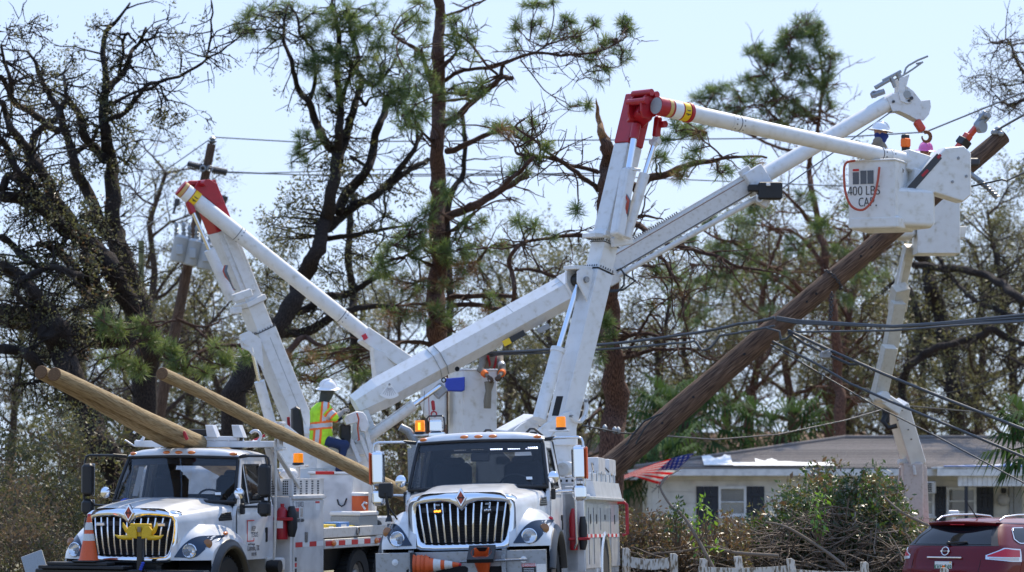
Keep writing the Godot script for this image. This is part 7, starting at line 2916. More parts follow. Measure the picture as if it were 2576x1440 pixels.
func right_trees() -> void:
	rng.seed=25
	var root:=thing("pine_tree","bushy pine behind the boom tip at right, its full crown against the sky","pine tree")
	var n:=[]
	var d:=96.0
	var b: Material=M.far_pine
	limb(root,"trunk",[330,150,400,350,430,560,425,760,400,940,350,1150,340,1300,350,1420,385,1590,420,1760,450,1900,470,2040,500,2200,520,2380,540,2600,560,2900,570,3100],3,d,d,2.0,15.0,b,n,true,12)
	limb(root,"limb",[200,740,280,800,360,870,410,900],3,d-.8,d,2.0,4.5,b,n,false,7)
	limb(root,"limb",[0,560,100,680,200,760,300,840,380,930],3,d-1,d,1.6,4.6,b,n,false,7)
	limb(root,"limb",[-250,860,-100,800,0,810,80,880,200,960,350,1010],3,d-1,d,1.6,4.6,b,n,false,7)
	limb(root,"limb",[-500,760,-380,860,-280,950,-150,990,0,1080,180,1130,330,1180],3,d-1,d,1.6,5.0,b,n,false,7)
	limb(root,"limb",[560,905,480,880,430,840,410,800],3,d-1,d,1.4,3.6,b,n,false,7)
	limb(root,"limb",[500,500,470,620,440,720],3,d-.8,d,1.4,3.0,b,n,false,6)
	limb(root,"limb",[150,260,230,400,330,520,420,640],3,d-.8,d,1.4,3.0,b,n,false,6)
	limb(root,"limb",[-650,1630,-400,1780,-200,1850,0,1990,150,2070,330,2240],3,d-2,d,2.4,7.0,b,n,false,8)
	limb(root,"limb",[-560,1990,-380,2010,-160,2030,100,2120,300,2260],3,d-2,d,2.0,5.0,b,n,false,8)
	limb(root,"limb",[60,1400,160,1460,250,1560,320,1640,400,1700],3,d-1,d,2.6,7.0,b,n,false,8)
	limb(root,"limb",[-100,1700,60,1720,200,1740,330,1850,440,1990],3,d-1,d,2.0,6.0,b,n,false,8)
	limb(root,"limb",[820,1780,700,1880,600,1960,480,2050],3,d-1,d,2.0,5.0,b,n,false,7)
	limb(root,"limb",[720,1650,640,1760,540,1850,450,1900],3,d-1,d,2.0,4.6,b,n,false,7)
	var tw:=Geo.new()
	var tips:=[]
	bare_twigs(tw,n,200,1.0,.1,tips,.022)
	var l:=[[],[],[]]
	spray(root,[[2030,68,42,30,26],[1988,108,42,36,30],[2060,92,32,36,22],[1950,168,46,40,32],[2020,178,50,44,34],[2080,160,22,34,13],[1902,132,28,26,14],[1880,220,46,36,28],[1960,248,46,30,24],[2082,212,22,26,12],[1800,228,26,22,13],[1780,288,32,26,15],[1850,280,36,22,16],[1930,300,46,26,18],[2020,280,46,26,17],[2092,258,17,17,7],[2102,138,12,9,4],[1758,248,17,16,8],[1740,330,36,22,13],[1985,330,40,20,10]],d-.6,n,l,4,tw,.9,.5,1.15,.014)
	spray(root,[[1760,545,45,26,15],[1720,605,36,26,13],[1790,642,46,28,17],[1862,562,36,26,13],[1700,700,46,26,14],[1790,722,56,28,18],[1882,642,36,28,13],[1950,702,36,28,11],[1902,522,36,18,9],[2082,562,36,28,12],[2120,642,36,28,12],[2000,622,36,28,12],[2160,520,30,20,8],[1830,700,50,30,14],[2200,700,40,30,10],[2140,740,50,30,10],[1740,790,50,30,10],[1960,790,50,30,10],[2030,500,40,20,8],[1830,600,40,30,12]],d-1.2,n,l,4,tw,.9,.3,1.15,.014)
	finish_tree(root,tw,b,[[leaf_mesh.tuft_far,M.pine_needle,l[0],"needles"],[leaf_mesh.tuft_far,M.pine_needle_far,l[1],"needles"],[leaf_mesh.tuft_far,M.pine_needle,l[2],"needles"]])

	root=thing("oak_tree","big dark oak behind the lift at right, its limbs arching to the right edge","oak tree")
	n=[]
	d=97.5
	b=M.oak_bark
	limb(root,"trunk",[1180,520,1230,600,1255,700,1275,800,1320,930,1340,1060,1370,1200,1410,1330,1430,1440,1450,1640,1460,1900,1460,2100],7,d,d,16.0,22.0,b,n,true,14)
	limb(root,"limb",[1120,600,1200,620,1400,640,1560,655,1680,690,1800,760,1880,830,1960,900],7,d-.5,d-6,9.0,11.0,b,n)
	limb(root,"limb",[1305,545,1380,640,1450,740,1560,860,1660,920,1800,970,1960,1020],7,d-.8,d-6,4.0,7.0,b,n,false,8)
	limb(root,"limb",[1060,1390,1200,1300,1290,1250,1400,1215,1560,1170,1660,1130,1730,1085,1830,1150,1960,1210],7,d-4,d-6,11.0,8.0,b,n,false,9)
	limb(root,"limb",[1080,790,1130,880,1165,1000,1170,1150,1120,1290,1070,1390,1040,1520,1050,1800],7,d+2,d+2,9.0,11.0,b,n,false,9)
	limb(root,"limb",[1740,640,1760,560,1720,470,1715,420],7,d-1,d-1.4,3.0,1.4,b,n,false,6)
	limb(root,"limb",[1720,720,1820,690,1890,660,1930,560],7,d-1,d-1.4,3.0,1.4,b,n,false,6)
	limb(root,"limb",[1800,960,1860,900,1920,870,1960,860],7,d-1.6,d-2,4.0,3.0,b,n,false,7)
	limb(root,"limb",[1700,1230,1800,1300,1960,1370],7,d-1.6,d-2,3.0,4.0,b,n,false,7)
	tw=Geo.new()
	tips=[]
	bare_twigs(tw,n,230,1.0,.25,tips,.022)
	var lv:=[[],[]]
	spray(root,[[2350,700,50,40,10],[2440,720,60,40,16],[2520,760,50,40,14],[2320,800,50,50,14],[2420,860,60,50,20],[2520,900,50,50,20],[2360,940,60,50,22],[2470,980,60,50,26],[2550,1010,40,50,18],[2300,880,40,40,10],[2400,1040,60,40,22],[2200,780,50,40,12]],d-1,n,lv,6,tw,1.0,0.0,1.1,.011)
	for t in tips:
		if rng.randf()<.3:
			lv[1].append(facing_up(t,Vector3.DOWN,rng.randf_range(.5,.9)))
	finish_tree(root,tw,b,[[leaf_mesh.oak,M.olive_leaf,lv[0],"foliage"],[leaf_mesh.oak_sparse,M.oak_leaf,lv[1],"foliage"]])

	root=thing("bare_tree","bare thin-limbed tree hanging in from the top right corner","tree")
	n=[]
	d=82.0
	limb(root,"trunk",[1860,290,1880,400,1930,500,2000,620,2060,800,2110,1100,2140,1500,2160,2200,2160,3000],3,d,d,1.8,12.0,M.far_bark,n,true,9)
	limb(root,"limb",[1700,305,1730,330,1790,320,1830,285,1870,340,1900,430,1960,540],3,d-.5,d,1.4,3.6,M.far_bark,n,false,7)
	limb(root,"limb",[1790,320,1760,380,1715,460,1720,560,1680,660],3,d-.5,d-.8,1.8,.8,M.far_bark,n,false,6)
	limb(root,"limb",[1700,650,1790,640,1880,635,1990,610],3,d-.5,d,1.4,2.6,M.far_bark,n,false,6)
	limb(root,"limb",[1725,790,1740,730,1800,770,1850,795,1960,760,2050,760],3,d-.8,d,1.6,4.0,M.far_bark,n,false,7)
	limb(root,"limb",[1720,790,1790,780,1850,800],3,d-.8,d-.6,1.2,1.8,M.far_bark,n,false,6)
	limb(root,"limb",[1520,600,1620,560,1700,570,1780,600],3,d-.8,d-.6,.7,1.4,M.far_bark,n,false,5)
	tw=Geo.new()
	tips=[]
	bare_twigs(tw,n,130,.8,.1,tips,.016)
	lv=[[]]
	for t in tips:
		if rng.randf()<.3:
			lv[0].append(facing_up(t,Vector3.UP,rng.randf_range(.4,.8)))
	finish_tree(root,tw,M.far_bark,[[leaf_mesh.oak_sparse,M.olive_leaf,lv[0],"foliage"]])

func grow(tw: Geo,a: Vector3,dir: Vector3,l: float,r: float,level: int,tips: Array) -> void:
	var p:=PackedVector3Array([a])
	var q:=PackedFloat32Array([r])
	var c:=a
	var d:=dir
	var steps:=4
	for i in steps:
		d=(d+Vector3(rng.randfn(),rng.randfn()+.10,rng.randfn())*.20).normalized()
		c+=d*l/steps
		p.append(c)
		q.append(r*(1.0-.55*(i+1)/steps))
		if level>0 and i>0:
			for k in (2 if level>1 else 3):
				var s:=(d*.7+Vector3(rng.randfn(),rng.randfn()*.7+.1,rng.randfn()).normalized()).normalized()
				grow(tw,c,s,l*rng.randf_range(.42,.62),q[i+1]*.6,level-1,tips)
	tw.tube(p,q,5 if level>0 else 3,false)
	if level==0:
		tips.append(c)
		tips.append(p[2])

func far_tree(called: String,label: String,category: String,x: float,d: float,high: float,crown_from: float,wide: float,bark: Material,leaf: Material,share: float,group:="",leaf2: Material=null) -> void:
	var base:=at(x,1245,d)
	base.y=ground_y(base.x,base.z)
	var root:=thing(called,label,category,Transform3D.IDENTITY,group)
	var tw:=Geo.new()
	var tips:=[]
	var p:=PackedVector3Array()
	var r:=PackedFloat32Array()
	var lean:=Vector3(rng.randfn(),0,rng.randfn())*.06
	for i in 9:
		var f:=i/8.0
		p.append(base+(Vector3.UP+lean*f)*high*f+Vector3(rng.randfn(),0,rng.randfn())*.12*f)
		r.append(lerpf(.20,.05,f)*(.7+high*.035))
	var g:=Geo.new()
	g.tube(p,r,9,false)
	wobj("trunk",g,bark,root)
	for i in 9:
		var f:=lerpf(crown_from,1.0,i/8.0)
		var at_f:=f*8.0
		var k:=mini(int(at_f),7)
		var c:=p[k].lerp(p[k+1],at_f-k)
		for j in 2:
			var a:=rng.randf()*TAU
			grow(tw,c,Vector3(cos(a),.45+.5*rng.randf(),sin(a)).normalized(),wide*lerpf(1.0,.55,f)*rng.randf_range(.7,1.2),r[k]*.5,2,tips)
	var lv:=[[],[]]
	for t in tips:
		if rng.randf()<share:
			lv[0 if rng.randf()<.6 else 1].append(facing_up(t,Vector3.UP,rng.randf_range(.6,1.2)))
	finish_tree(root,tw,bark,[[leaf_mesh.far,leaf,lv[0],"foliage"],[leaf_mesh.oak,leaf2 if leaf2 else leaf,lv[1],"foliage"]])

func far_trees() -> void:
	rng.seed=26
	var o: Material=M.olive_leaf
	var w: Material=M.far_bark
	# x, distance, height, where the crown begins, width, leafiness, label
	var rows:=[
		[385,98,10.5,.35,3.0,.10,"bare pale tree with upright forks left of the transformers"],
		[470,104,7.5,.25,2.8,.5,"olive leafy tree low behind the transformer pole"],
		[575,100,7.0,.2,2.8,.55,"olive leafy tree between the transformer pole and the left boom"],
		[690,108,8.0,.2,3.0,.5,"olive tree behind the left boom's lower part"],
		[20,112,8.0,.5,2.4,.35,"thin far trunk against the white sky at the left edge"],
		[200,108,7.0,.2,3.2,.55,"far olive tree glimpsed through the oak limbs at left"],
		[310,112,7.0,.2,3.0,.5,"far olive tree right of the oak's trunk foot"],
		[1010,112,7.5,.2,3.2,.5,"far olive tree behind the folded boom's bucket"],
		[1290,106,8.0,.25,2.6,.45,"far tree seen between the operator's boom and the right truck's boom"],
		[1370,98,7.0,.2,2.6,.4,"spindly tree right of the hidden truck's bucket"],
		[1440,112,8.0,.25,3.0,.5,"far olive tree behind the right truck's lift cylinder"],
		[1640,108,7.5,.25,2.6,.35,"far tree just right of the snapped pine"],
		[1730,112,8.0,.3,2.8,.45,"far tree over the palm beside the leaning pole's foot"],
		[1870,104,9.0,.35,2.6,.35,"far tree with a thick trunk left of the small palm"],
		[1990,108,9.0,.35,2.8,.4,"far tree rising behind the small palm"],
		[2075,104,9.5,.4,2.6,.35,"far reddish trunk rising behind the roof ridge's left end"],
		[2150,110,8.5,.3,2.8,.45,"far tree left of the lift's elbow above the roof"],
		[2330,112,9.0,.3,3.0,.5,"far tree right of the lift's boom above the roof"],
		[2470,108,9.0,.3,3.0,.5,"far olive tree near the right edge above the roof"],
		[2570,102,9.5,.3,3.0,.45,"far olive tree cut by the right edge above the roof"],
		[1810,116,8.0,.3,3.0,.5,"far tree behind the pale roof's middle"],
		[2240,118,9.0,.3,3.2,.5,"far tree straight behind the lift's pedestal"],
		[2400,118,9.5,.3,3.2,.5,"far tree behind the big dark oak at right"],
		[880,114,7.5,.2,3.2,.5,"far olive tree behind the operator's helmet"],
	]
	for e in rows:
		far_tree("far_tree",e[6],"tree",e[0],e[1],e[2],e[3],e[4],M.far_pine if int(e[0]) in [1870,2075,1990] else w,o,e[5]*.55,"far trees behind the trucks and houses",M.oak_leaf)
	# the wood beyond them, too far to tell its stems apart
	var lists:=[[],[]]
	for i in 900:
		var x:=rng.randf_range(-150,2750)
		var d:=rng.randf_range(125,150)
		var c:=at(x,1245,d)
		c.y=rng.randf_range(.3,3.4+1.2*sin(x*.013)+.8*sin(x*.031))
		lists[i % 2].append(facing_up(c,Vector3.UP,rng.randf_range(1.6,3.2)))
	var wood:=thing("woods","low far-off wood closing the view under the trees","woods")
	stuff(wood)
	scatter("foliage",leaf_mesh.far,M.oak_leaf,lists[0],wood)
	scatter("foliage",leaf_mesh.far,o,lists[1],wood)

func frond(g: Geo,c: Vector3,dir: Vector3,l: float,blades: int) -> void:      # a fan leaf on its stalk, blades folded and hanging at the ends
	var d:=dir.normalized()
	var s:=d.cross(Vector3.UP).normalized()
	var e:=c+d*l*.55+Vector3.UP*.05
	g.tube(PackedVector3Array([c,(c+e)*.5+Vector3.UP*.06,e]),PackedFloat32Array([.022,.018,.012]),4,false)
	for i in blades:
		var f:=(i/(blades-1.0)-.5)*2.0
		var a:=f*1.9
		var o:=(d*cos(a)+s*sin(a)).normalized()
		var len:=l*.62*(1.0-.25*absf(f))*rng.randf_range(.85,1.1)
		var m:=e+o*len*.6+Vector3.UP*.02
		var t:=e+o*len*.95-Vector3.UP*len*rng.randf_range(.25,.6)
		var w:=o.cross(Vector3.UP).normalized()*.036
		var q:=Vector3.UP
		g.quad(g.vert(e-w*.4,q),g.vert(e+w*.4,q),g.vert(m+w,(q+o*.3).normalized()),g.vert(m-w,(q+o*.3).normalized()))
		g.face(g.vert(m-w,(q+o*.6).normalized()),g.vert(m+w,(q+o*.6).normalized()),g.vert(t,o))

func palm(label: String,x: float,d: float,top_y: float,count: int,l: float,blades: int,r:=.16) -> void:
	var base:=at(x,1245,d)
	var top:=at(x,top_y,d)
	base.y=ground_y(base.x,base.z)
	var root:=thing("palm_tree",label,"palm tree",Transform3D.IDENTITY,"fan palms by the houses")
	var p:=PackedVector3Array()
	var q:=PackedFloat32Array()
	for i in 15:
		p.append(base.lerp(top,i/14.0))
		q.append(r*(1.0+.10*(i % 2)))
	wobj("trunk",Geo.new().tube(p,q,10),M.far_bark,root)
	for i in count:
		var a:=i*2.399+rng.randf()*.3
		var up:=lerpf(1.1,-.9,float(i)/count)
		var g:=Geo.new()
		frond(g,top+Vector3(0,-.1,0),Vector3(cos(a),up,sin(a)),l*rng.randf_range(.85,1.15),blades)
		wobj("frond",g,M.palm_leaf,root)

func palms() -> void:
	rng.seed=27
	palm("tall fan palm at the house corner, right of the leaning pole's foot",1722,97,1060,20,2.0,24)
	palm("small fan palm showing over the grey roof's left ridge",1962,98,1098,20,1.7,18)
	palm("fan palm cut off by the right edge of the picture",2640,66,1115,20,1.3,20)
	palm("low shaded palm under the flag beside the house wall",1640,93,1185,18,1.7,20)

# ---------------------------------------------------------------- the ranch house and the one behind it
func houses() -> void:
	rng.seed=31
	var root:=thing("ranch_house","low cream ranch house with grey shingle hip roof and dark shutters at right","house")
	var z:=-88.0
	var xl:=at(1642,1245,88).x
	var xr:=14.6
	var base:=ground_y(6.0,z)-.1
	var eave:=at(1700,1180,87.6).y
	var deep:=6.6
	var ridge_y:=at(2126,1105,91.3).y
	var g:=Geo.new()
	# wall boards, one above the other, each a little proud at its foot
	var k:=0
	var y:=base
	while y<eave-.02:
		var top:=minf(y+.27,eave)
		g=Geo.new()
		var b:=Basis(Vector3.RIGHT,.02)
		g.box(Vector3((xl+xr)/2,(y+top)/2,z),Vector3(xr-xl,top-y-.004,.05),.003,b)
		var board:=obj("wall_board",g,M.wall_board,root)
		board.position.z=.004*(k % 3)
		y=top
		k+=1
	g=Geo.new()
	g.box(Vector3((xl+xr)/2,(base+eave)/2,z-.09),Vector3(xr-xl-.02,eave-base,.10),.01)
	g.box(Vector3(xl+.06,(base+eave)/2,z-deep/2),Vector3(.10,eave-base,deep-.2),.01)
	g.box(Vector3(xr-.06,(base+eave)/2,z-deep/2),Vector3(.10,eave-base,deep-.2),.01)
	g.box(Vector3((xl+xr)/2,(base+eave)/2,z-deep),Vector3(xr-xl,eave-base,.10),.01)
	obj("wall",g,M.wall_board,root)
	# roof: hip planes clad course by course
	var ex0:=at(1598,1245,87.6).x
	var ex1:=xr+.5
	var f0:=Vector3(ex0,eave,z+.45)
	var f1:=Vector3(ex1,eave,z+.45)
	var r0:=Vector3(at(2126,1105,91.3).x,ridge_y,z-deep/2)
	var r1:=Vector3(ex1-3.0,ridge_y,z-deep/2)
	var b0:=Vector3(ex0,eave,z-deep-.45)
	var b1:=Vector3(ex1,eave,z-deep-.45)
	g=Geo.new()
	for e in [[f0,f1,r1,r0],[b0,b1,r1,r0]]:
		g.flat4(e[0],e[1],e[2],e[3],Vector3.UP)
	g.flat3(f0,b0,r0,Vector3.UP)
	g.flat3(f1,b1,r1,Vector3.UP)
	g.flat4(f0,f1,b1,b0,Vector3.DOWN)
	var roof:=obj("roof",g,M.shingle_b,root)
	var kinds:=[M.shingle_a,M.shingle_b,M.shingle_c,M.shingle_a,M.shingle_b]
	for i in 32:
		var fa:=i/32.0
		var fb:=(i+1.35)/32.0
		var pa:=f0.lerp(r0,fa)+Vector3(0,.030,0)
		var pb:=f1.lerp(r1,fa)+Vector3(0,.030,0)
		var qa:=f0.lerp(r0,minf(fb,1.0))+Vector3(0,.012,0)
		var qb:=f1.lerp(r1,minf(fb,1.0))+Vector3(0,.012,0)
		g=Geo.new()
		g.flat4(pa,pb,qb,qa,Vector3.UP)
		g.flat4(pa,pb,pb-Vector3(0,.026,0),pa-Vector3(0,.026,0),Vector3(0,0,1))
		obj("shingle_course",g,kinds[(i*7+i/3) % 5],roof)
		# the left hip's courses
		pa=f0.lerp(r0,fa)+Vector3(0,.030,0)
		pb=b0.lerp(r0,fa)+Vector3(0,.030,0)
		qa=f0.lerp(r0,minf(fb,1.0))+Vector3(0,.012,0)
		qb=b0.lerp(r0,minf(fb,1.0))+Vector3(0,.012,0)
		g=Geo.new()
		g.flat4(pa,pb,qb,qa,Vector3(-.3,1,0))
		obj("shingle_course",g,kinds[(i*5) % 5],roof)
	g=Geo.new()
	g.rod(f0+Vector3(0,.03,0),r0+Vector3(0,.03,0),.06,8)
	g.rod(r0+Vector3(0,.03,0),r1+Vector3(0,.03,0),.06,8)
	obj("ridge_cap",g,M.shingle_c,roof)
	# fascia and soffit
	g=Geo.new()
	g.box(Vector3((ex0+ex1)/2,eave-.09,z+.44),Vector3(ex1-ex0,.16,.03),.004)
	g.box(Vector3(ex0,eave-.09,z-deep/2),Vector3(.03,.16,deep+.8),.004)
	g.box(Vector3((ex0+ex1)/2,eave-.17,z+.20),Vector3(ex1-ex0,.02,.46),.002)
	obj("fascia",g,M.trim_white,root)
	# bare strips where shingles were torn away
	for e in [[1772,1845,.02,.30],[1845,2100,.0,.12],[1905,1960,.10,.19]]:
		g=Geo.new()
		var xa:=at(e[0],1175,87.6).x
		var xb:=at(e[1],1175,87.6).x
		var rows:=[]
		for i in 2:
			var row:=PackedVector3Array()
			for j in 12:
				var f: float=(e[2] if i==0 else e[3]*(1.0+.18*sin(j*.8+e[0])+.06*sin(j*2.3)))
				var p:=f0.lerp(r0,f)
				row.append(Vector3(lerpf(xa,xb,j/11.0),p.y+.075,p.z+.02))
			rows.append(row)
		g.slab(rows,Vector3.UP,.012)
		obj("bare_underlay",g,M.underlay,roof)
	# windows with shutters
	window(root,1808,1225,1878,1300,z,1752,1924)
	window(root,2262,1225,2352,1300,z,2232,2381)
	# window air conditioner
	g=Geo.new()
	var a:=at(2326,1243,87.7)
	var b2:=at(2353,1213,87.7)
	g.box((a+b2)/2+Vector3(0,0,.1),Vector3(b2.x-a.x,b2.y-a.y,.45),.015)
	var ac:=obj("air_conditioner",g,M.trim_white,root)
	g=Geo.new()
	for i in 5:
		g.box((a+b2)/2+Vector3(-.04,-.09+.045*i,.33),Vector3((b2.x-a.x)*.5,.03,.01),.001)
	obj("conditioner_grille",g,M.shutter,ac)
	# carport-like porch at the right: deep white fascia, boarded frieze, tarp over its roof
	var pz:=z+1.7
	var pl:=at(2360,1180,86.3)
	var pr:=Vector3(ex1,pl.y,pz)
	g=Geo.new()
	g.box(Vector3((pl.x+pr.x)/2,at(2400,1190,86.3).y,pz),Vector3(pr.x-pl.x,.16,.05),.006)
	g.box(Vector3((pl.x+pr.x)/2,pl.y+.02,pz-.9),Vector3(pr.x-pl.x,.05,1.8),.006)
	var porch:=obj("porch_roof",g,M.trim_white,root)
	for i in 24:
		g=Geo.new()
		var x:=at(2420,1200,86.2).x+i*.115
		g.box(Vector3(x,at(2420,1211,86.2).y,pz-.08),Vector3(.108,.25,.02),.004)
		obj("frieze_board",g,M.trim_white,porch)
	g=Geo.new()
	g.box(Vector3((pl.x+pr.x)/2+.1,pl.y+.055,pz+.02),Vector3(pr.x-pl.x-.1,.035,.05),.01)
	obj("tarp_edge",g,M.tarp_blue,porch)
	var rows2:=[]
	for i in 6:
		var row:=PackedVector3Array()
		for j in 14:
			var f:=j/13.0
			var lift:=.07+f*.50*(i/5.0)
			row.append(Vector3(lerpf(at(2412,1180,86).x+.25*i,pr.x,f),pl.y+lift+.025*sin(j*2.0+i*1.3),pz-.1-.75*i))
		rows2.append(row)
	g=Geo.new()
	g.slab(rows2,Vector3(0,1,.3),.01)
	obj("tarp",g,M.tarp_white,porch)
	var rows3:=[]
	for i in 2:
		var row:=PackedVector3Array()
		for j in 10:
			row.append(rows2[i][mini(j+3,13)]+Vector3(0,.015,.01-.2*i))
		rows3.append(row)
	g=Geo.new()
	g.slab(rows3,Vector3(0,1,.3),.01)
	obj("tarp_band",g,M.tarp_blue,porch)
	# porch front: wide window, dark post, shutter, lamp and door frame
	window(root,2382,1227,2457,1293,z+.02,0,2501)
	g=Geo.new()
	g.box(Vector3(at(2433,1250,86.4).x,(base+pl.y)/2,pz-.12),Vector3(.075,pl.y-base,.075),.01)
	obj("porch_post",g,M.shutter,porch)
	g=Geo.new()
	g.box(Vector3(at(2545,1250,88).x,(base+eave-.2)/2,z+.06),Vector3(.10,eave-base-.2,.06),.01)
	g.box(Vector3(at(2562,1250,88).x,(base+eave-.2)/2,z+.04),Vector3(.2,eave-base-.3,.05),.01)
	obj("door_frame",g,M.grey_metal,root)
	g=Geo.new()
	var lp:=at(2527,1236,87.8)
	g.box(lp,Vector3(.12,.13,.12),.02)
	g.beam(lp,lp+Vector3(0,-.02,-.16),.03,.03)
	obj("porch_lamp",g,M.black_plastic,root)
	g=Geo.new()
	g.ball(lp+Vector3(-.01,-.22,.03),Vector3(.15,.15,.15))
	obj("lamp_globe",g,M.blind,root)

	# the house behind: long low pinkish roof
	root=thing("far_house","far house with a long low pinkish-tan roof behind the grey-roofed one","house")
	var ra:=at(1330,1092,112)
	var rb:=at(2180,1088,112)
	var ea:=at(1310,1196,106.5)
	var eb:=at(2190,1196,106.5)
	var back:=11.0
	g=Geo.new()
	g.flat4(ea,eb,rb,ra,Vector3(0,1,1))
	g.flat4(Vector3(ea.x,ea.y,ea.z-back),Vector3(eb.x,eb.y,eb.z-back),rb,ra,Vector3(0,1,-1))
	g.flat4(ea,eb,Vector3(eb.x,eb.y,eb.z-back),Vector3(ea.x,ea.y,ea.z-back),Vector3.DOWN)
	g.flat3(ea,Vector3(ea.x,ea.y,ea.z-back),ra,Vector3.LEFT)
	g.flat3(eb,Vector3(eb.x,eb.y,eb.z-back),rb,Vector3.RIGHT)
	roof=obj("roof",g,M.pink_roof,root)
	for i in 16:
		var p0:=ea.lerp(ra,i/16.0)+Vector3(0,.03,0)
		var p1:=eb.lerp(rb,i/16.0)+Vector3(0,.03,0)
		var q0:=ea.lerp(ra,minf(1.0,(i+1.2)/16.0))+Vector3(0,.012,0)
		var q1:=eb.lerp(rb,minf(1.0,(i+1.2)/16.0))+Vector3(0,.012,0)
		g=Geo.new()
		g.flat4(p0,p1,q1,q0,Vector3.UP)
		g.flat4(p0,p1,p1-Vector3(0,.026,0),p0-Vector3(0,.026,0),Vector3.BACK)
		obj("shingle_course",g,M.pink_roof if i % 3 else M.pink_roof_b,roof)
	g=Geo.new()
	var gb:=ground_y(4,-108)-.1
	g.box(Vector3((ea.x+eb.x)/2,(gb+ea.y)/2,ea.z-back/2),Vector3(eb.x-ea.x-1.0,ea.y-gb,back-1.0),.02)
	obj("wall",g,M.tan_wall,root)
	g=Geo.new()
	g.box(Vector3((ea.x+eb.x)/2,ea.y-.06,ea.z),Vector3(eb.x-ea.x,.16,.05),.004)
	obj("fascia",g,M.trim_white,root)
	g=Geo.new()
	var vp:=at(1865,1110,108.5)
	g.rod(vp-Vector3(0,.9,0),vp+Vector3(0,.30,0),.055,8)
	g.rod(vp+Vector3(0,.30,0),vp+Vector3(0,.42,0),.12,10)
	obj("roof_vent",g,M.grey_metal,root)
	flag()

func window(root: Node3D,x0: float,y0: float,x1: float,y1: float,z: float,sl: float,sr: float) -> void:
	var a:=at(x0,y1,-z)
	var b:=at(x1,y0,-z)
	var c:=(a+b)/2
	var w:=b.x-a.x
	var h:=b.y-a.y
	var g:=Geo.new()
	var t:=Transform3D(Basis.IDENTITY,Vector3(c.x,c.y,z+.03))
	g.frame(vec2s([-w/2,-h/2,w/2,-h/2,w/2,h/2,-w/2,h/2]),vec2s([-w/2+.06,-h/2+.06,w/2-.06,-h/2+.06,w/2-.06,h/2-.06,-w/2+.06,h/2-.06]),0,.06,t)
	g.box(t*Vector3(0,-.02,.03),Vector3(w-.12,.035,.04),.005)
	g.box(t*Vector3(0,-h/2-.03,.05),Vector3(w+.06,.05,.10),.008)
	var f:=obj("window",g,M.trim_white,root)
	g=Geo.new()
	g.box(t*Vector3(0,0,.008),Vector3(w-.10,h-.10,.006),.001)
	obj("pane",g,M.window_pane,f)
	for i in int(h/.045):
		g=Geo.new()
		g.box(t*Vector3(0,-h/2+.07+.045*i,-.002),Vector3(w-.12,.038,.004),.001,Basis(Vector3.RIGHT,.3))
		if -h/2+.07+.045*i<h/2-.07:
			obj("blind_slat",g,M.blind,f)
	for e in [[sl,x0],[x1,sr]]:
		if e[0]<1.0:
			continue
		var p:=at(e[0],1245,-z).x
		var q:=at(e[1],1245,-z).x
		var low:=a.y-.42
		g=Geo.new()
		for i in 3:
			g.box(Vector3(lerpf(p,q,(i+.5)/3.0),(low+b.y)/2,z+.05),Vector3((q-p)/3-.008,b.y-low,.025),.005)
		for yy in [low+.2,(low+b.y)/2,b.y-.2]:
			g.box(Vector3((p+q)/2,yy,z+.068),Vector3(q-p-.02,.09,.02),.005)
		obj("shutter",g,M.shutter,root)

func flag() -> void:
	var root:=thing("flag","striped flag with white stars on blue, blowing left from the house corner","flag")
	var top:=[[1435,180],[1250,205],[1060,262],[800,340],[500,445],[225,560]]
	var low:=[[880,685],[760,655],[640,612],[540,572],[430,545],[255,600]]
	var cloth:=func(u: float,v: float) -> Vector3:
		var f:=u*5.0
		var i:=mini(int(f),4)
		var t:=f-i
		var a:=Vector2(top[i][0],top[i][1]).lerp(Vector2(top[i+1][0],top[i+1][1]),t)
		var b:=Vector2(low[i][0],low[i][1]).lerp(Vector2(low[i+1][0],low[i+1][1]),t)
		var p:=a.lerp(b,v)
		var d:=85.3+.9*v-.22*sin(u*7.0+v*2.0)-.10*sin(u*15.0-v*3.0)
		return at(1525.8+.1548*p.x,1114.4+.1548*p.y,d)
	for s in 13:
		var rows:=[]
		for i in 2:
			var row:=PackedVector3Array()
			var u0:=.4 if s<7 else 0.0
			for j in 15:
				row.append(cloth.call(lerpf(u0,1.0,j/14.0),(s+i)/13.0))
			rows.append(row)
		var g:=Geo.new()
		g.slab(rows,Vector3(0,.4,1),.004)
		obj("stripe",g,M.flag_red if s % 2==0 else M.flag_white,root)
	var rows:=[]
	for i in 6:
		var row:=PackedVector3Array()
		for j in 8:
			row.append(cloth.call(.4*j/7.0,7.0/13.0*i/5.0))
		rows.append(row)
	var g:=Geo.new()
	g.slab(rows,Vector3(0,.4,1),.004)
	var canton:=obj("canton",g,M.flag_blue,root)
	for r in 5:
		for c in (5 if r % 2==0 else 4):
			var u:=.4*(c+(.5 if r % 2==0 else 1.0))/5.0
			var v:=7.0/13.0*(r+.6)/5.2
			var p: Vector3=cloth.call(u,v)
			var du: Vector3=(cloth.call(u+.01,v)-p)/.01*.024
			var dv: Vector3=(cloth.call(u,v+.01)-p)/.01*.046
			var q:=du.cross(dv).normalized()
			if q.z<0.0:
				q=-q
			g=Geo.new()
			for k in 5:
				var a0:=TAU*k/5.0
				var t0:=p+q*.008+du*sin(a0)-dv*cos(a0)
				var t1:=p+q*.008+(du*sin(a0+.63)-dv*cos(a0+.63))*.42
				var t2:=p+q*.008+(du*sin(a0-.63)-dv*cos(a0-.63))*.42
				g.flat4(p+q*.008,t2,t0,t1,q)
			obj("star",g,M.flag_white,canton)
	g=Geo.new()
	g.rod(at(1640,1240,87.6),at(1750,1140,85.2),.014,8)
	g.ball(at(1750,1140,85.2),Vector3(.03,.03,.03))
	obj("flag_pole",g,M.grey_metal,root)

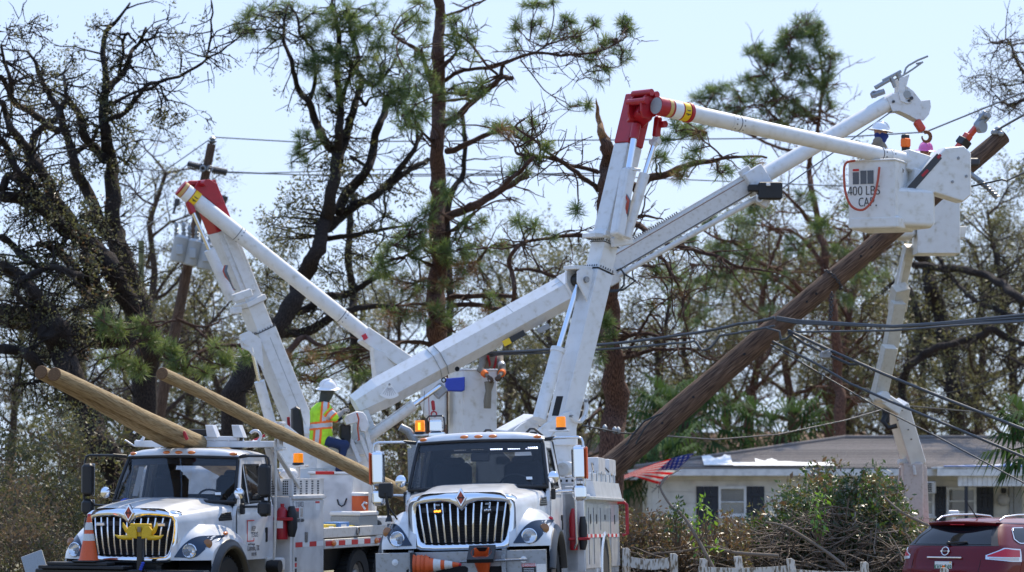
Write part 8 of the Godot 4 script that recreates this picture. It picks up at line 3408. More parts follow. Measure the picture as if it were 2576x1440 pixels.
# ---------------------------------------------------------------- people: each body one skin drawn round its bones
func skin_net(g: Geo,bones: Array,cell: float,blend: float) -> void:      # bones: from, to, radius, radius
	var lo:=Vector3.ONE*1e9
	var hi:=-lo
	for b in bones:
		for e in [[b[0],b[2]],[b[1],b[3]]]:
			lo=lo.min(e[0]-Vector3.ONE*(e[1]+cell*2.0+blend))
			hi=hi.max(e[0]+Vector3.ONE*(e[1]+cell*2.0+blend))
	var nx:=int((hi.x-lo.x)/cell)+2
	var ny:=int((hi.y-lo.y)/cell)+2
	var nz:=int((hi.z-lo.z)/cell)+2
	var f:=PackedFloat32Array()
	f.resize(nx*ny*nz)
	f.fill(9.0)
	for b in bones:
		var a: Vector3=b[0]
		var ab: Vector3=b[1]-a
		var l2:=maxf(ab.length_squared(),1e-9)
		var ra: float=b[2]
		var rb: float=b[3]
		var pad:=Vector3.ONE*(maxf(ra,rb)+blend+cell*2.0)
		var i0:=Vector3i(((a.min(b[1])-pad-lo)/cell).floor()).clamp(Vector3i.ZERO,Vector3i(nx-1,ny-1,nz-1))
		var i1:=Vector3i(((a.max(b[1])+pad-lo)/cell).ceil()).clamp(Vector3i.ZERO,Vector3i(nx-1,ny-1,nz-1))
		for z in range(i0.z,i1.z+1):
			for y in range(i0.y,i1.y+1):
				for x in range(i0.x,i1.x+1):
					var p:=lo+Vector3(x,y,z)*cell-a
					var t:=clampf(p.dot(ab)/l2,0.0,1.0)
					var d:=(p-ab*t).length()-lerpf(ra,rb,t)
					var i:=(z*ny+y)*nx+x
					var e:=f[i]
					var h:=maxf(blend-absf(d-e),0.0)/blend
					f[i]=minf(d,e)-h*h*blend*.25
	var id:={}
	var sx:=1
	var sy:=nx
	var sz:=nx*ny
	for z in nz-1:
		for y in ny-1:
			for x in nx-1:
				var i:=(z*ny+y)*nx+x
				var m:=0
				var c:=[f[i],f[i+sx],f[i+sy],f[i+sx+sy],f[i+sz],f[i+sx+sz],f[i+sy+sz],f[i+sx+sy+sz]]
				for k in 8:
					if c[k]<0.0:
						m |= 1 << k
				if m==0 or m==255:
					continue
				var s:=Vector3.ZERO
				var w:=0
				for k in 8:
					for ax in [1,2,4]:
						if k & ax:
							continue
						var j: int=k | ax
						if (c[k]<0.0) != (c[j]<0.0):
							var t: float=c[k]/(c[k]-c[j])
							s+=Vector3(k & 1,(k >> 1) & 1,k >> 2).lerp(Vector3(j & 1,(j >> 1) & 1,j >> 2),t)
							w+=1
				var q:=Vector3(c[1]+c[3]+c[5]+c[7]-c[0]-c[2]-c[4]-c[6],c[2]+c[3]+c[6]+c[7]-c[0]-c[1]-c[4]-c[5],c[4]+c[5]+c[6]+c[7]-c[0]-c[1]-c[2]-c[3])
				id[i]=g.vert(lo+(Vector3(x,y,z)+s/w)*cell,q.normalized())
	for i in id:
		var inside: bool=f[i]<0.0
		if inside != (f[i+sx]<0.0) and id.has(i-sy) and id.has(i-sz) and id.has(i-sy-sz):
			g.quad(id[i],id[i-sy],id[i-sy-sz],id[i-sz])
		if inside != (f[i+sy]<0.0) and id.has(i-sx) and id.has(i-sz) and id.has(i-sx-sz):
			g.quad(id[i],id[i-sx],id[i-sx-sz],id[i-sz])
		if inside != (f[i+sz]<0.0) and id.has(i-sx) and id.has(i-sy) and id.has(i-sx-sy):
			g.quad(id[i],id[i-sx],id[i-sx-sy],id[i-sy])

func hand(g: Geo,wrist: Vector3,reach: Vector3,palm_down: Vector3) -> void:      # curled round what it holds
	var d:=reach.normalized()
	var n:=(palm_down-d*palm_down.dot(d)).normalized()
	var s:=d.cross(n)
	var bones:=[[wrist,wrist+d*.07,.030,.034],[wrist+d*.04-s*.02,wrist+d*.08-s*.026,.022,.020],[wrist+d*.04+s*.02,wrist+d*.08+s*.026,.022,.020]]
	for k in 4:
		var o:=s*(k-1.5)*.021
		var l: float=[.072,.082,.078,.060][k]
		var a:=wrist+d*.085+o
		var b:=a+(d*.9+n*.35).normalized()*l*.48
		var c:=b+(d*.2+n).normalized()*l*.34
		var e:=c+(n-d*.7).normalized()*l*.28
		bones+=[[a,b,.0115,.011],[b,c,.0105,.010],[c,e,.0098,.009]]
	var t:=wrist+d*.03-s*.035
	bones+=[[t,t+(d*.7-s*.5+n*.4).normalized()*.04,.014,.012],[t+(d*.7-s*.5+n*.4).normalized()*.04,t+(d*1.2-s*.3+n*.9).normalized()*.075,.012,.010]]
	skin_net(g,bones,.007,.010)

func hard_hat(xf: Transform3D,m: Material,parent: Node3D) -> void:       # y up, z towards the face
	var g:=Geo.new()
	var prof:=PackedVector2Array([Vector2(.196,-.012),Vector2(.200,-.006),Vector2(.175,.006),Vector2(.140,.012)])
	for i in 9:
		var a:=i/8.0*PI/2
		prof.append(Vector2(.136*cos(a),.02+.135*sin(a)))
	g.lathe(prof,xf*Transform3D(Basis.from_scale(Vector3(.94,1,1.08)),Vector3.ZERO),28)
	var h:=wobj("hard_hat",g,m,parent)
	g=Geo.new()
	for k in [-1,0,1]:
		var p:=PackedVector3Array()
		for i in 9:
			var a:=deg_to_rad(lerpf(15,165,i/8.0))
			p.append(xf*Vector3(.045*k,.02+.139*sin(a)*(1.0 if k==0 else .95),.147*cos(a)))
		g.pipe(p,.007,6)
	wobj("hat_ridge",g,m,h)

func head_bones(c: Vector3,fwd: Vector3,up: Vector3) -> Array:
	var s:=up.cross(fwd)
	return [[c+up*.03-fwd*.015,c+up*.035+fwd*.02,.092,.088],[c-up*.05+fwd*.035,c-up*.085+fwd*.045,.062,.045],[c+up*.005+fwd*.098,c-up*.025+fwd*.115,.013,.016],[c-s*.085-up*.01,c-s*.088+up*.02,.016,.018],[c+s*.085-up*.01,c+s*.088+up*.02,.016,.018],[c-up*.06+fwd*.085,c-up*.062+fwd*.09,.020,.018],[c+up*.03-s*.035+fwd*.085,c+up*.03+s*.035+fwd*.085,.014,.014]]

func person(called_label: String,j: Dictionary,body: Material,hat: Material) -> Node3D:
	# joints: head, neck, chest, hips (pelvis), shoulders r/l, elbows, hands, knees, feet; fwd: where the face looks
	var root:=thing("person",called_label,"person")
	var up: Vector3=(j.head-j.neck).normalized()
	var fwd: Vector3=(j.fwd-up*j.fwd.dot(up)).normalized()
	var side: Vector3=(j.sr-j.sl).normalized()
	var hr: Vector3=j.hips+side*.10
	var hl: Vector3=j.hips-side*.10
	var bones:=[
		[j.hips,j.chest,.135,.145],[j.hips+side*.07,j.chest+side*.08,.10,.12],[j.hips-side*.07,j.chest-side*.08,.10,.12],[j.chest,j.neck,.14,.065],[j.chest+side*.08,j.sr,.11,.072],[j.chest-side*.08,j.sl,.11,.072],
		[j.neck,j.head,.058,.06],[j.sr,j.er,.064,.048],[j.er,j.wr,.046,.032],[j.sl,j.el,.064,.048],[j.el,j.wl,.046,.032],
		[hr,j.kr,.098,.066],[j.kr,j.fr,.060,.042],[hl,j.kl,.098,.066],[j.kl,j.fl,.060,.042]]
	bones+=[[j.fr,j.fr+fwd*.16,.045,.035],[j.fl,j.fl+fwd*.16,.045,.035]]
	var g:=Geo.new()
	skin_net(g,bones,.020,.045)
	wrinkle(g,.012)
	var b:=wobj("body",g,body,root)
	g=Geo.new()
	skin_net(g,head_bones(j.head,fwd,up),.010,.03)
	wobj("head",g,M.skin,root)
	if hat:
		hard_hat(Transform3D(Basis(up.cross(fwd),up,fwd),j.head+up*.055)*Transform3D(Basis(Vector3.RIGHT,j.get("hat_tilt",0.0)),Vector3.ZERO),hat,root)
	for e in [[j.er,j.wr],[j.el,j.wl]]:
		g=Geo.new()
		hand(g,e[1],e[1]-e[0],Vector3.DOWN)
		wobj("glove",g,j.get("glove",M.glove),root)
	return root

func wrinkle(g: Geo,by: float) -> void:       # folds in cloth
	for i in g.v.size():
		var q:=g.v[i]
		var f:=wood_noise.get_noise_3d(q.x*14.0,q.y*30.0,q.z*14.0)+.6*wood_noise.get_noise_3d(q.x*34.0,q.y*20.0,q.z*34.0)
		g.v[i]+=g.n[i]*f*by
		g.n[i]=(g.n[i]+Vector3(wood_noise.get_noise_3d(q.x*14.0+7.0,q.y*30.0,q.z*14.0),f*.6,wood_noise.get_noise_3d(q.x*14.0,q.y*30.0,q.z*14.0+7.0))*by*24.0).normalized()

func people() -> void:
	var d:=60.75
	# operator of the long boom, seated, seen from behind his right shoulder
	var j:={"head": at(822,986,d),"neck": at(815,1009,d),"chest": at(808,1042,d),"hips": at(806,1106,d),"sr": at(816,1026,d-.19),"sl": at(812,1026,d+.20),"er": at(842,1052,d-.22),"wr": at(860,1038,d-.12),"el": at(845,1056,d+.2),"wl": at(862,1050,d+.16),"kr": at(868,1120,d-.16),"kl": at(864,1124,d+.14),"fr": at(852,1180,d-.16),"fl": at(850,1184,d+.14),"fwd": Vector3(.85,0,-.5),"hat_tilt": -.32}
	var p:=person("operator in a lime vest and white hard hat seated at the boom controls",j,M.jeans,M.helmet_white)
	# vest: its own cloth over the trunk and upper arms, cut off at the hem and the sleeves; its stripes are pieces of that cloth
	var side: Vector3=(j.sr-j.sl).normalized()
	var g:=Geo.new()
	var hem: Vector3=j.hips+Vector3(.0,.02,0)
	skin_net(g,[[hem,j.chest,.185,.185],[hem+side*.10,j.chest+side*.09,.135,.150],[hem-side*.10,j.chest-side*.09,.135,.150],[j.chest,j.neck-Vector3(0,.05,0),.17,.085],[j.chest+side*.09,j.sr,.13,.088],[j.chest-side*.09,j.sl,.13,.088],[j.sr,j.sr.lerp(j.er,.95),.090,.072],[j.sl,j.sl.lerp(j.el,.95),.090,.072]],.013,.05)
	wrinkle(g,.016)
	var ax: Vector3=(j.chest-hem).normalized()
	var back: Vector3=EYE-j.chest
	back=(back-ax*back.dot(ax)).normalized()
	var lat:=ax.cross(back).normalized()
	var kinds:=[Geo.new(),Geo.new(),Geo.new()]
	var arm: Vector3=j.er-j.sr
	for k in 3:
		kinds[k].v=g.v
		kinds[k].n=g.n
		kinds[k].uv=g.uv
	for i in range(0,g.ix.size(),3):
		var c:=(g.v[g.ix[i]]+g.v[g.ix[i+1]]+g.v[g.ix[i+2]])/3.0
		var t:=(c-hem).dot(ax)
		var l:=(c-hem).dot(lat)-.05*t
		var ta=(c-j.sr).dot(arm.normalized())
		var off: float=((c-j.sr)-arm.normalized()*ta).length()
		var kind:=0
		if ta>.07 and off<.115 and c.distance_to(j.sr)>.09:
			var e:=absf(ta/arm.length()-.66)
			kind=1 if e<.13 else 2 if e<.27 else 0
		else:
			var w:=absf(t-.205-.12*l)
			var s:=absf(l-(.03 if t>.2 else -.06))
			if w<.034:
				kind=1
			elif w<.068:
				kind=2
			elif s<.034 and (c-hem).dot(back)>0.0:
				kind=1
			elif s<.072 and (c-hem).dot(back)>0.0:
				kind=2
		kinds[kind].ix.append_array(PackedInt32Array([g.ix[i],g.ix[i+1],g.ix[i+2]]))
	var vest:=wobj("vest",kinds[0],M.vest_green,p)
	wobj("vest_stripe",kinds[1],M.vest_silver,vest)
	wobj("vest_stripe",kinds[2],M.vest_orange,vest)
	# dark scarf under the helmet, shirt sleeve below the vest
	var up: Vector3=(j.head-j.neck).normalized()
	g=Geo.new()
	skin_net(g,[[j.head+up*.02,j.head-up*.06,.108,.095],[j.head-up*.06,j.neck-up*.02,.09,.085],[j.head-up*.04+j.fwd.normalized()*.05,j.head-up*.08+j.fwd.normalized()*.05,.07,.06]],.012,.03)
	wobj("scarf",g,M.scarf_grey,p)
	g=Geo.new()
	g.tube(PackedVector3Array([j.sr.lerp(j.er,.9),j.er,j.er.lerp(j.wr,.9)]),PackedFloat32Array([.062,.056,.044]),12)
	wobj("sleeve",g,M.glove,p)

	# lineman in the near bucket: white hat, blue mask, khaki shirt
	d=60.95
	j=stand(at(2216,336,d),Vector3(.95,0,.15),d)
	for k in ["sr","sl","chest"]:
		j[k]+=Vector3(0,.10,0)
	j.neck+=Vector3(0,.03,0)
	p=person("lineman in white hard hat and blue face mask standing in the near bucket",j,M.khaki,M.helmet_white)
	up=Vector3.UP
	g=Geo.new()
	skin_net(g,[[j.head-up*.02,j.head-up*.08,.100,.085],[j.head-up*.05+j.fwd*.045,j.head-up*.09+j.fwd*.05,.075,.06],[j.head-up*.08,j.neck-up*.03,.085,.09],[j.head-up*.02+j.fwd*.10,j.head-up*.05+j.fwd*.11,.025,.03]],.012,.03)
	wobj("face_mask",g,M.mask_blue,p)
	g=Geo.new()
	for s in [-.035,.035]:
		g.ball(j.head+up*.025+j.fwd*.10+j.fwd.cross(up)*s,Vector3(.028,.02,.02),Basis.IDENTITY,6,10)
	wobj("sunglasses",g,M.dark_glass,p)

	# lineman in the lift's bucket: pink hat
	d=66.9
	j=stand(at(2330,386,d),Vector3(.5,0,.8),d)
	p=person("lineman in a pink hard hat and sunglasses, only the head showing over the bucket",j,M.khaki,M.helmet_pink)
	g=Geo.new()
	for s in [-.035,.035]:
		g.ball(j.head+up*.025+j.fwd.normalized()*.10+j.fwd.normalized().cross(up)*s,Vector3(.03,.02,.02),Basis.IDENTITY,6,10)
	wobj("sunglasses",g,M.dark_glass,p)

	# lineman leaning over the rim of the hidden truck's bucket
	d=65.3
	j={"head": at(1222,866,d-.25),"neck": at(1228,884,d-.15),"chest": at(1238,915,d),"hips": at(1218,985,d+.25),"sr": at(1216,900,d-.2),"sl": at(1256,898,d+.05),"er": at(1208,932,d-.5),"wr": at(1228,948,d-.62),"el": at(1266,935,d-.35),"wl": at(1256,947,d-.6),"kr": at(1205,1045,d+.2),"kl": at(1226,1045,d+.3),"fr": at(1204,1078,d+.3),"fl": at(1226,1078,d+.4),"fwd": Vector3(-.2,-.3,1),"glove": M.brown_glove}
	p=person("lineman with orange armbands leaning over the hidden truck's bucket rim",j,M.khaki,M.helmet_white)
	for e in [[j.er,j.wr,.55,.062,M.vest_orange],[j.el,j.wl,.35,.066,M.vest_orange],[j.sl,j.el,.6,.070,M.vest_silver]]:
		g=Geo.new()
		var c: Vector3=e[0].lerp(e[1],e[2])
		var a: Vector3=(e[1]-e[0]).normalized()
		g.rod(c-a*.04,c+a*.04,e[3],16)
		wobj("armband",g,e[4],p)
	g=Geo.new()
	g.pipe(PackedVector3Array([j.sl+Vector3(-.06,.02,.12),j.chest+Vector3(.06,-.02,.17),j.hips+Vector3(.05,.12,.14)]),.022,8)
	g.pipe(PackedVector3Array([j.sr+Vector3(.08,.02,.12),j.chest+Vector3(-.04,-.02,.17),j.hips+Vector3(-.06,.12,.14)]),.022,8)
	wobj("harness",g,M.red_paint,p)

func stand(head: Vector3,fwd: Vector3,_d: float) -> Dictionary:
	var f:=fwd.normalized()
	var s:=f.cross(Vector3.UP).normalized()        # towards his right
	var at_h:=func(y: float,r: float,o: float) -> Vector3: return head+Vector3(0,y,0)+s*r+f*o
	return {"head": head,"neck": at_h.call(-.16,0.0,-.02),"chest": at_h.call(-.36,0.0,-.03),"hips": at_h.call(-.78,0.0,-.03),"sr": at_h.call(-.25,.19,-.03),"sl": at_h.call(-.25,-.19,-.03),"er": at_h.call(-.50,.25,.06),"wr": at_h.call(-.58,.18,.28),"el": at_h.call(-.50,-.25,.06),"wl": at_h.call(-.58,-.18,.28),"kr": at_h.call(-1.17,.10,.03),"kl": at_h.call(-1.17,-.10,.03),"fr": at_h.call(-1.56,.10,-.02),"fl": at_h.call(-1.56,-.10,-.02),"fwd": f}

# ---------------------------------------------------------------- loose things on and about the trucks
func cone_mesh(root: Node3D,xf: Transform3D,h: float,collars: bool) -> void:      # y from base to tip
	var r0:=h*.20
	var r1:=h*.035
	var rr:=func(f: float) -> float: return lerpf(r0,r1,f)
	var g:=Geo.new()
	g.box(xf*Vector3(0,h*.02,0),Vector3(h*.54,h*.04,h*.54),.01,xf.basis)
	obj("cone_base",g,M.black_plastic,root)
	g=Geo.new()
	g.lathe(PackedVector2Array([Vector2(r0*1.15,h*.04),Vector2(r0,h*.075),Vector2(r1,h*.97),Vector2(r1*.8,h),Vector2(0,h)]),xf,24)
	var body:=obj("cone_body",g,M.orange_plastic,root)
	if collars:
		for e in [[.45,.60],[.68,.84]]:
			g=Geo.new()
			g.lathe(PackedVector2Array([Vector2(rr.call(e[0])+.001,h*e[0]),Vector2(rr.call(e[0])+.004,h*e[0]+.002),Vector2(rr.call(e[1])+.004,h*e[1]-.002),Vector2(rr.call(e[1])+.001,h*e[1])]),xf,24)
			obj("cone_collar",g,M.cone_white,body)
	g=Geo.new()
	g.lathe(PackedVector2Array([Vector2(r1*1.0,h*.97),Vector2(r1*.9,h*1.02),Vector2(r1*.6,h*1.02),Vector2(r1*.55,h*.95)]),xf,16)
	obj("cone_tip",g,M.tail_red,body)

func loose_things() -> void:
	var ta:=pole_truck()
	var tb:=near_truck()
	var root:=thing("traffic_cone","orange cone with two grubby white collars standing on the pole truck's bumper","traffic cone",ta*Transform3D(Basis.IDENTITY,Vector3(-.50,.95,3.28)))
	cone_mesh(root,Transform3D.IDENTITY,.68,true)
	# cones laid over the near truck's bumper
	root=thing("traffic_cone","orange cone with white collars lying sideways along the near truck's bumper","traffic cone",tb*Transform3D(Basis(Vector3(0,1,0),Vector3(1,0,0),Vector3(0,0,-1)),Vector3(-.64,.755,3.32)))
	cone_mesh(root,Transform3D.IDENTITY,.66,true)
	var g:=Geo.new()
	for k in 3:
		g.lathe(PackedVector2Array([Vector2(.145,.08+.055*k),Vector2(.143-.006*k,.085+.055*k),Vector2(.135-.012*k,.13+.055*k)]),Transform3D.IDENTITY,24)
	obj("cone_rim",g,M.orange_plastic,root)
	root=thing("traffic_cone","orange cone hung upside down through a black holder on the near truck's bumper","traffic cone",tb*Transform3D(Basis(Vector3.RIGHT,PI+.62)*Basis.from_scale(Vector3.ONE*.86),Vector3(.32,.90,3.40)))
	g=Geo.new()
	g.lathe(PackedVector2Array([Vector2(.145,.0),Vector2(.15,-.02),Vector2(.165,-.02),Vector2(.168,.02),Vector2(.15,.05),Vector2(.07,.46),Vector2(.05,.47),Vector2(.13,.05),Vector2(.145,0)]),Transform3D.IDENTITY,28)
	obj("cone_body",g,M.orange_plastic,root)
	g=Geo.new()
	g.frame(vec2s([-.21,-.19,.21,-.19,.21,.19,-.21,.19]),vec2s([-.12,-.12,.12,-.12,.12,.12,-.12,.12]),-.02,.05,Transform3D(Basis(Vector3.RIGHT,PI/2),Vector3(0,.03,0)))
	obj("cone_base",g,M.black_plastic,root)
	root=thing("signal_rod","grey metal rod lying from the cone's tip across the near truck's bumper","rod",tb)
	g=Geo.new()
	g.rod(Vector3(.02,.79,3.36),Vector3(.92,.80,3.26),.016,8)
	obj("rod",g,M.steel,root)
	g=Geo.new()
	g.box(Vector3(.60,.70,3.24),Vector3(.06,.34,.06),.006,Basis(Vector3.BACK,.05))
	obj("rod_holder",g,M.galvanised,root)
	# drink cooler, ice chest and boxes on the pole truck's bed
	root=thing("water_cooler","round orange water cooler with white lid on the grey ice chest","water cooler",ta*Transform3D(Basis.IDENTITY,Vector3(1.02,1.60,-3.72)))
	g=Geo.new()
	g.lathe(PackedVector2Array([Vector2(0,0),Vector2(.125,0),Vector2(.135,.02),Vector2(.135,.24),Vector2(0,.24)]),Transform3D.IDENTITY,26)
	obj("cooler_body",g,M.cooler_orange,root)
	g=Geo.new()
	g.lathe(PackedVector2Array([Vector2(.13,.24),Vector2(.145,.245),Vector2(.145,.285),Vector2(.12,.30),Vector2(0,.30)]),Transform3D.IDENTITY,26)
	obj("cooler_lid",g,M.sign_white,root)
	g=Geo.new()
	g.pipe(PackedVector3Array([Vector3(.12,.03,.09),Vector3(.09,.10,.14),Vector3(.12,.14,.12),Vector3(.14,.12,.07)]),.018,8)
	obj("cooler_handle",g,M.sign_white,root)
	root=thing("ice_chest","grey ice chest with white lid on the pole truck's bed","ice chest",ta*Transform3D(Basis.IDENTITY,Vector3(.92,1.31,-3.72)))
	g=Geo.new()
	g.box(Vector3(0,.11,0),Vector3(.52,.22,.80),.025)
	obj("chest_body",g,M.cooler_grey,root)
	g=Geo.new()
	g.box(Vector3(0,.25,0),Vector3(.55,.07,.83),.02)
	obj("chest_lid",g,M.sign_white,root)
	root=thing("fuel_can","red fuel can beside the orange water cooler","fuel can",ta*Transform3D(Basis.IDENTITY,Vector3(.68,1.56,-3.95)))
	g=Geo.new()
	g.box(Vector3(0,.15,0),Vector3(.26,.30,.30),.05)
	obj("can_body",g,M.red_paint,root)
	g=Geo.new()
	g.rod(Vector3(.04,.28,.06),Vector3(.10,.40,.12),.02,8)
	obj("can_spout",g,M.black_plastic,root)
	for e in [[Vector3(1.02,1.31,-2.15),Vector3(.24,.10,.40),M.carton_yellow,"yellow carton at the front of the pole truck's bed"],[Vector3(1.04,1.31,-2.62),Vector3(.26,.13,.46),M.carton_blue,"blue and white carton in the middle of the pole truck's bed"],[Vector3(1.02,1.31,-3.06),Vector3(.22,.07,.30),M.carton_yellow,"flat yellow carton beside the ice chest"]]:
		root=thing("carton",e[3],"carton",ta*Transform3D(Basis.IDENTITY,e[0]),"cartons on the pole truck's bed")
		g=Geo.new()
		g.box(Vector3(0,e[1].y/2,0),e[1],.006)
		obj("carton_box",g,e[2],root)
		g=Geo.new()
		g.box(Vector3(e[1].x/2+.001,e[1].y*.5,.02),Vector3(.004,e[1].y*.5,e[1].z*.5),.0)
		obj("carton_label",g,M.sign_white,root)
	root=thing("tool_bag","dark bag lying at the far end of the pole truck's bed","bag",ta*Transform3D(Basis.IDENTITY,Vector3(1.0,1.31,-4.4)))
	g=Geo.new()
	g.ball(Vector3(0,.06,0),Vector3(.12,.09,.22))
	obj("bag_body",g,M.black_plastic,root)
	g=Geo.new()
	g.ring(Vector3(0,.12,0),Vector3.RIGHT,.08,.012,0,180,12,6)
	obj("bag_handle",g,M.wire_grey,root)
	# crumpled clear bag and dark roll on the locker
	rng.seed=41
	root=thing("plastic_bag","crumpled white plastic bag lying on the pole truck's locker by the beacon","bag",ta*Transform3D(Basis.IDENTITY,Vector3(.98,2.13,-.75)))
	g=Geo.new()
	var rows:=[]
	for i in 9:
		var row:=PackedVector3Array()
		for k in 14:
			var a:=TAU*k/14.0
			var e:=i/8.0*PI
			var r:=.12*(1.0+.35*wood_noise.get_noise_3d(cos(a)*9.0+5.0,i*1.4,sin(a)*9.0))
			row.append(Vector3(cos(a)*sin(e)*r*1.0,cos(e)*r*.75+.08,sin(a)*sin(e)*r*1.6))
		rows.append(row)
	g.grid(rows,Vector3.UP,true)
	obj("bag_film",g,M.bag_white,root)
	root=thing("rope_coil","dark coil of rope on the pole truck's locker under the beacon","rope",ta*Transform3D(Basis.IDENTITY,Vector3(.82,2.13,-.42)))
	g=Geo.new()
	for k in 4:
		g.ring(Vector3(0,.03+.035*k,0),Vector3(.05*(k % 2),1,.04),.12-.008*k,.022)
	obj("coil",g,M.cab_trim,root)
	# bag by the near truck's door post
	root=thing("fire_extinguisher","red extinguisher with black cover on the near truck's body front","extinguisher",tb*Transform3D(Basis.IDENTITY,Vector3(1.24,.80,-.14)))
	g=Geo.new()
	g.lathe(PackedVector2Array([Vector2(0,0),Vector2(.055,.0),Vector2(.06,.03),Vector2(.06,.46),Vector2(.045,.53),Vector2(.02,.60),Vector2(0,.60)]),Transform3D(Basis.IDENTITY,Vector3(-.09,.10,0)))
	obj("extinguisher_body",g,M.red_paint,root)
	g=Geo.new()
	g.tube(PackedVector3Array([Vector3(.04,.10,.02),Vector3(.05,.2,.02),Vector3(.055,.45,.02),Vector3(.05,.58,.02)]),PackedFloat32Array([.04,.06,.06,.04]),14)
	obj("cover",g,M.black_plastic,root)
	g=Geo.new()
	g.box(Vector3(.0,.26,.05),Vector3(.30,.04,.12),.008)
	obj("bracket",g,M.red_paint,root)
	# pale board lying in the scrub at lower left
	root=thing("debris_board","pale grey board tipped up in the scrub at the lower left","board",Transform3D(Basis(Vector3.BACK,.35)*Basis(Vector3.RIGHT,-.4),at(86,1425,56)))
	g=Geo.new()
	g.box(Vector3.ZERO,Vector3(.34,.42,.05),.01)
	obj("board",g,M.cap_grey,root)

# ---------------------------------------------------------------- storm brush, shrubs, fence, car
func shrub(called: String,label: String,x0: float,x1: float,top: float,d: float,deep: float,stems: int,n_leaf: int,leaves: Array,category:="shrub",group:="",size:=1.0,bark: Material=null) -> Node3D:
	var root:=thing(called,label,category,Transform3D.IDENTITY,group)
	var tw:=Geo.new()
	var tips:=[]
	for i in stems:
		var x:=lerpf(x0,x1,(i+rng.randf())/stems)
		var z:=d+rng.randf_range(-deep,deep)
		var b:=at(x,1245,z)
		b.y=ground_y(b.x,b.z)
		var f:=(x-x0)/(x1-x0)
		var h:=(at(x,top,d).y-b.y)*(.55+.45*sin(clampf(f,.02,.98)*PI))*rng.randf_range(.7,1.05)
		grow(tw,b,Vector3(rng.randfn()*.25,1,rng.randfn()*.25).normalized(),h*.75,.030,2,tips)
	if bark==null:
		bark=M.twig
	var lists:=[]
	for e in leaves:
		lists.append([])
	for i in n_leaf:
		var t: Vector3=tips[rng.randi() % tips.size()]
		lists[rng.randi() % lists.size()].append(facing_up(t+Vector3(rng.randfn(),rng.randfn()*.6,rng.randfn())*.12,Vector3(rng.randfn(),1,rng.randfn()).normalized(),size*rng.randf_range(.6,1.2)))
	var groups:=[]
	for i in leaves.size():
		groups.append([leaves[i][0],leaves[i][1],lists[i],"foliage"])
	finish_tree(root,tw,bark,groups)
	return root

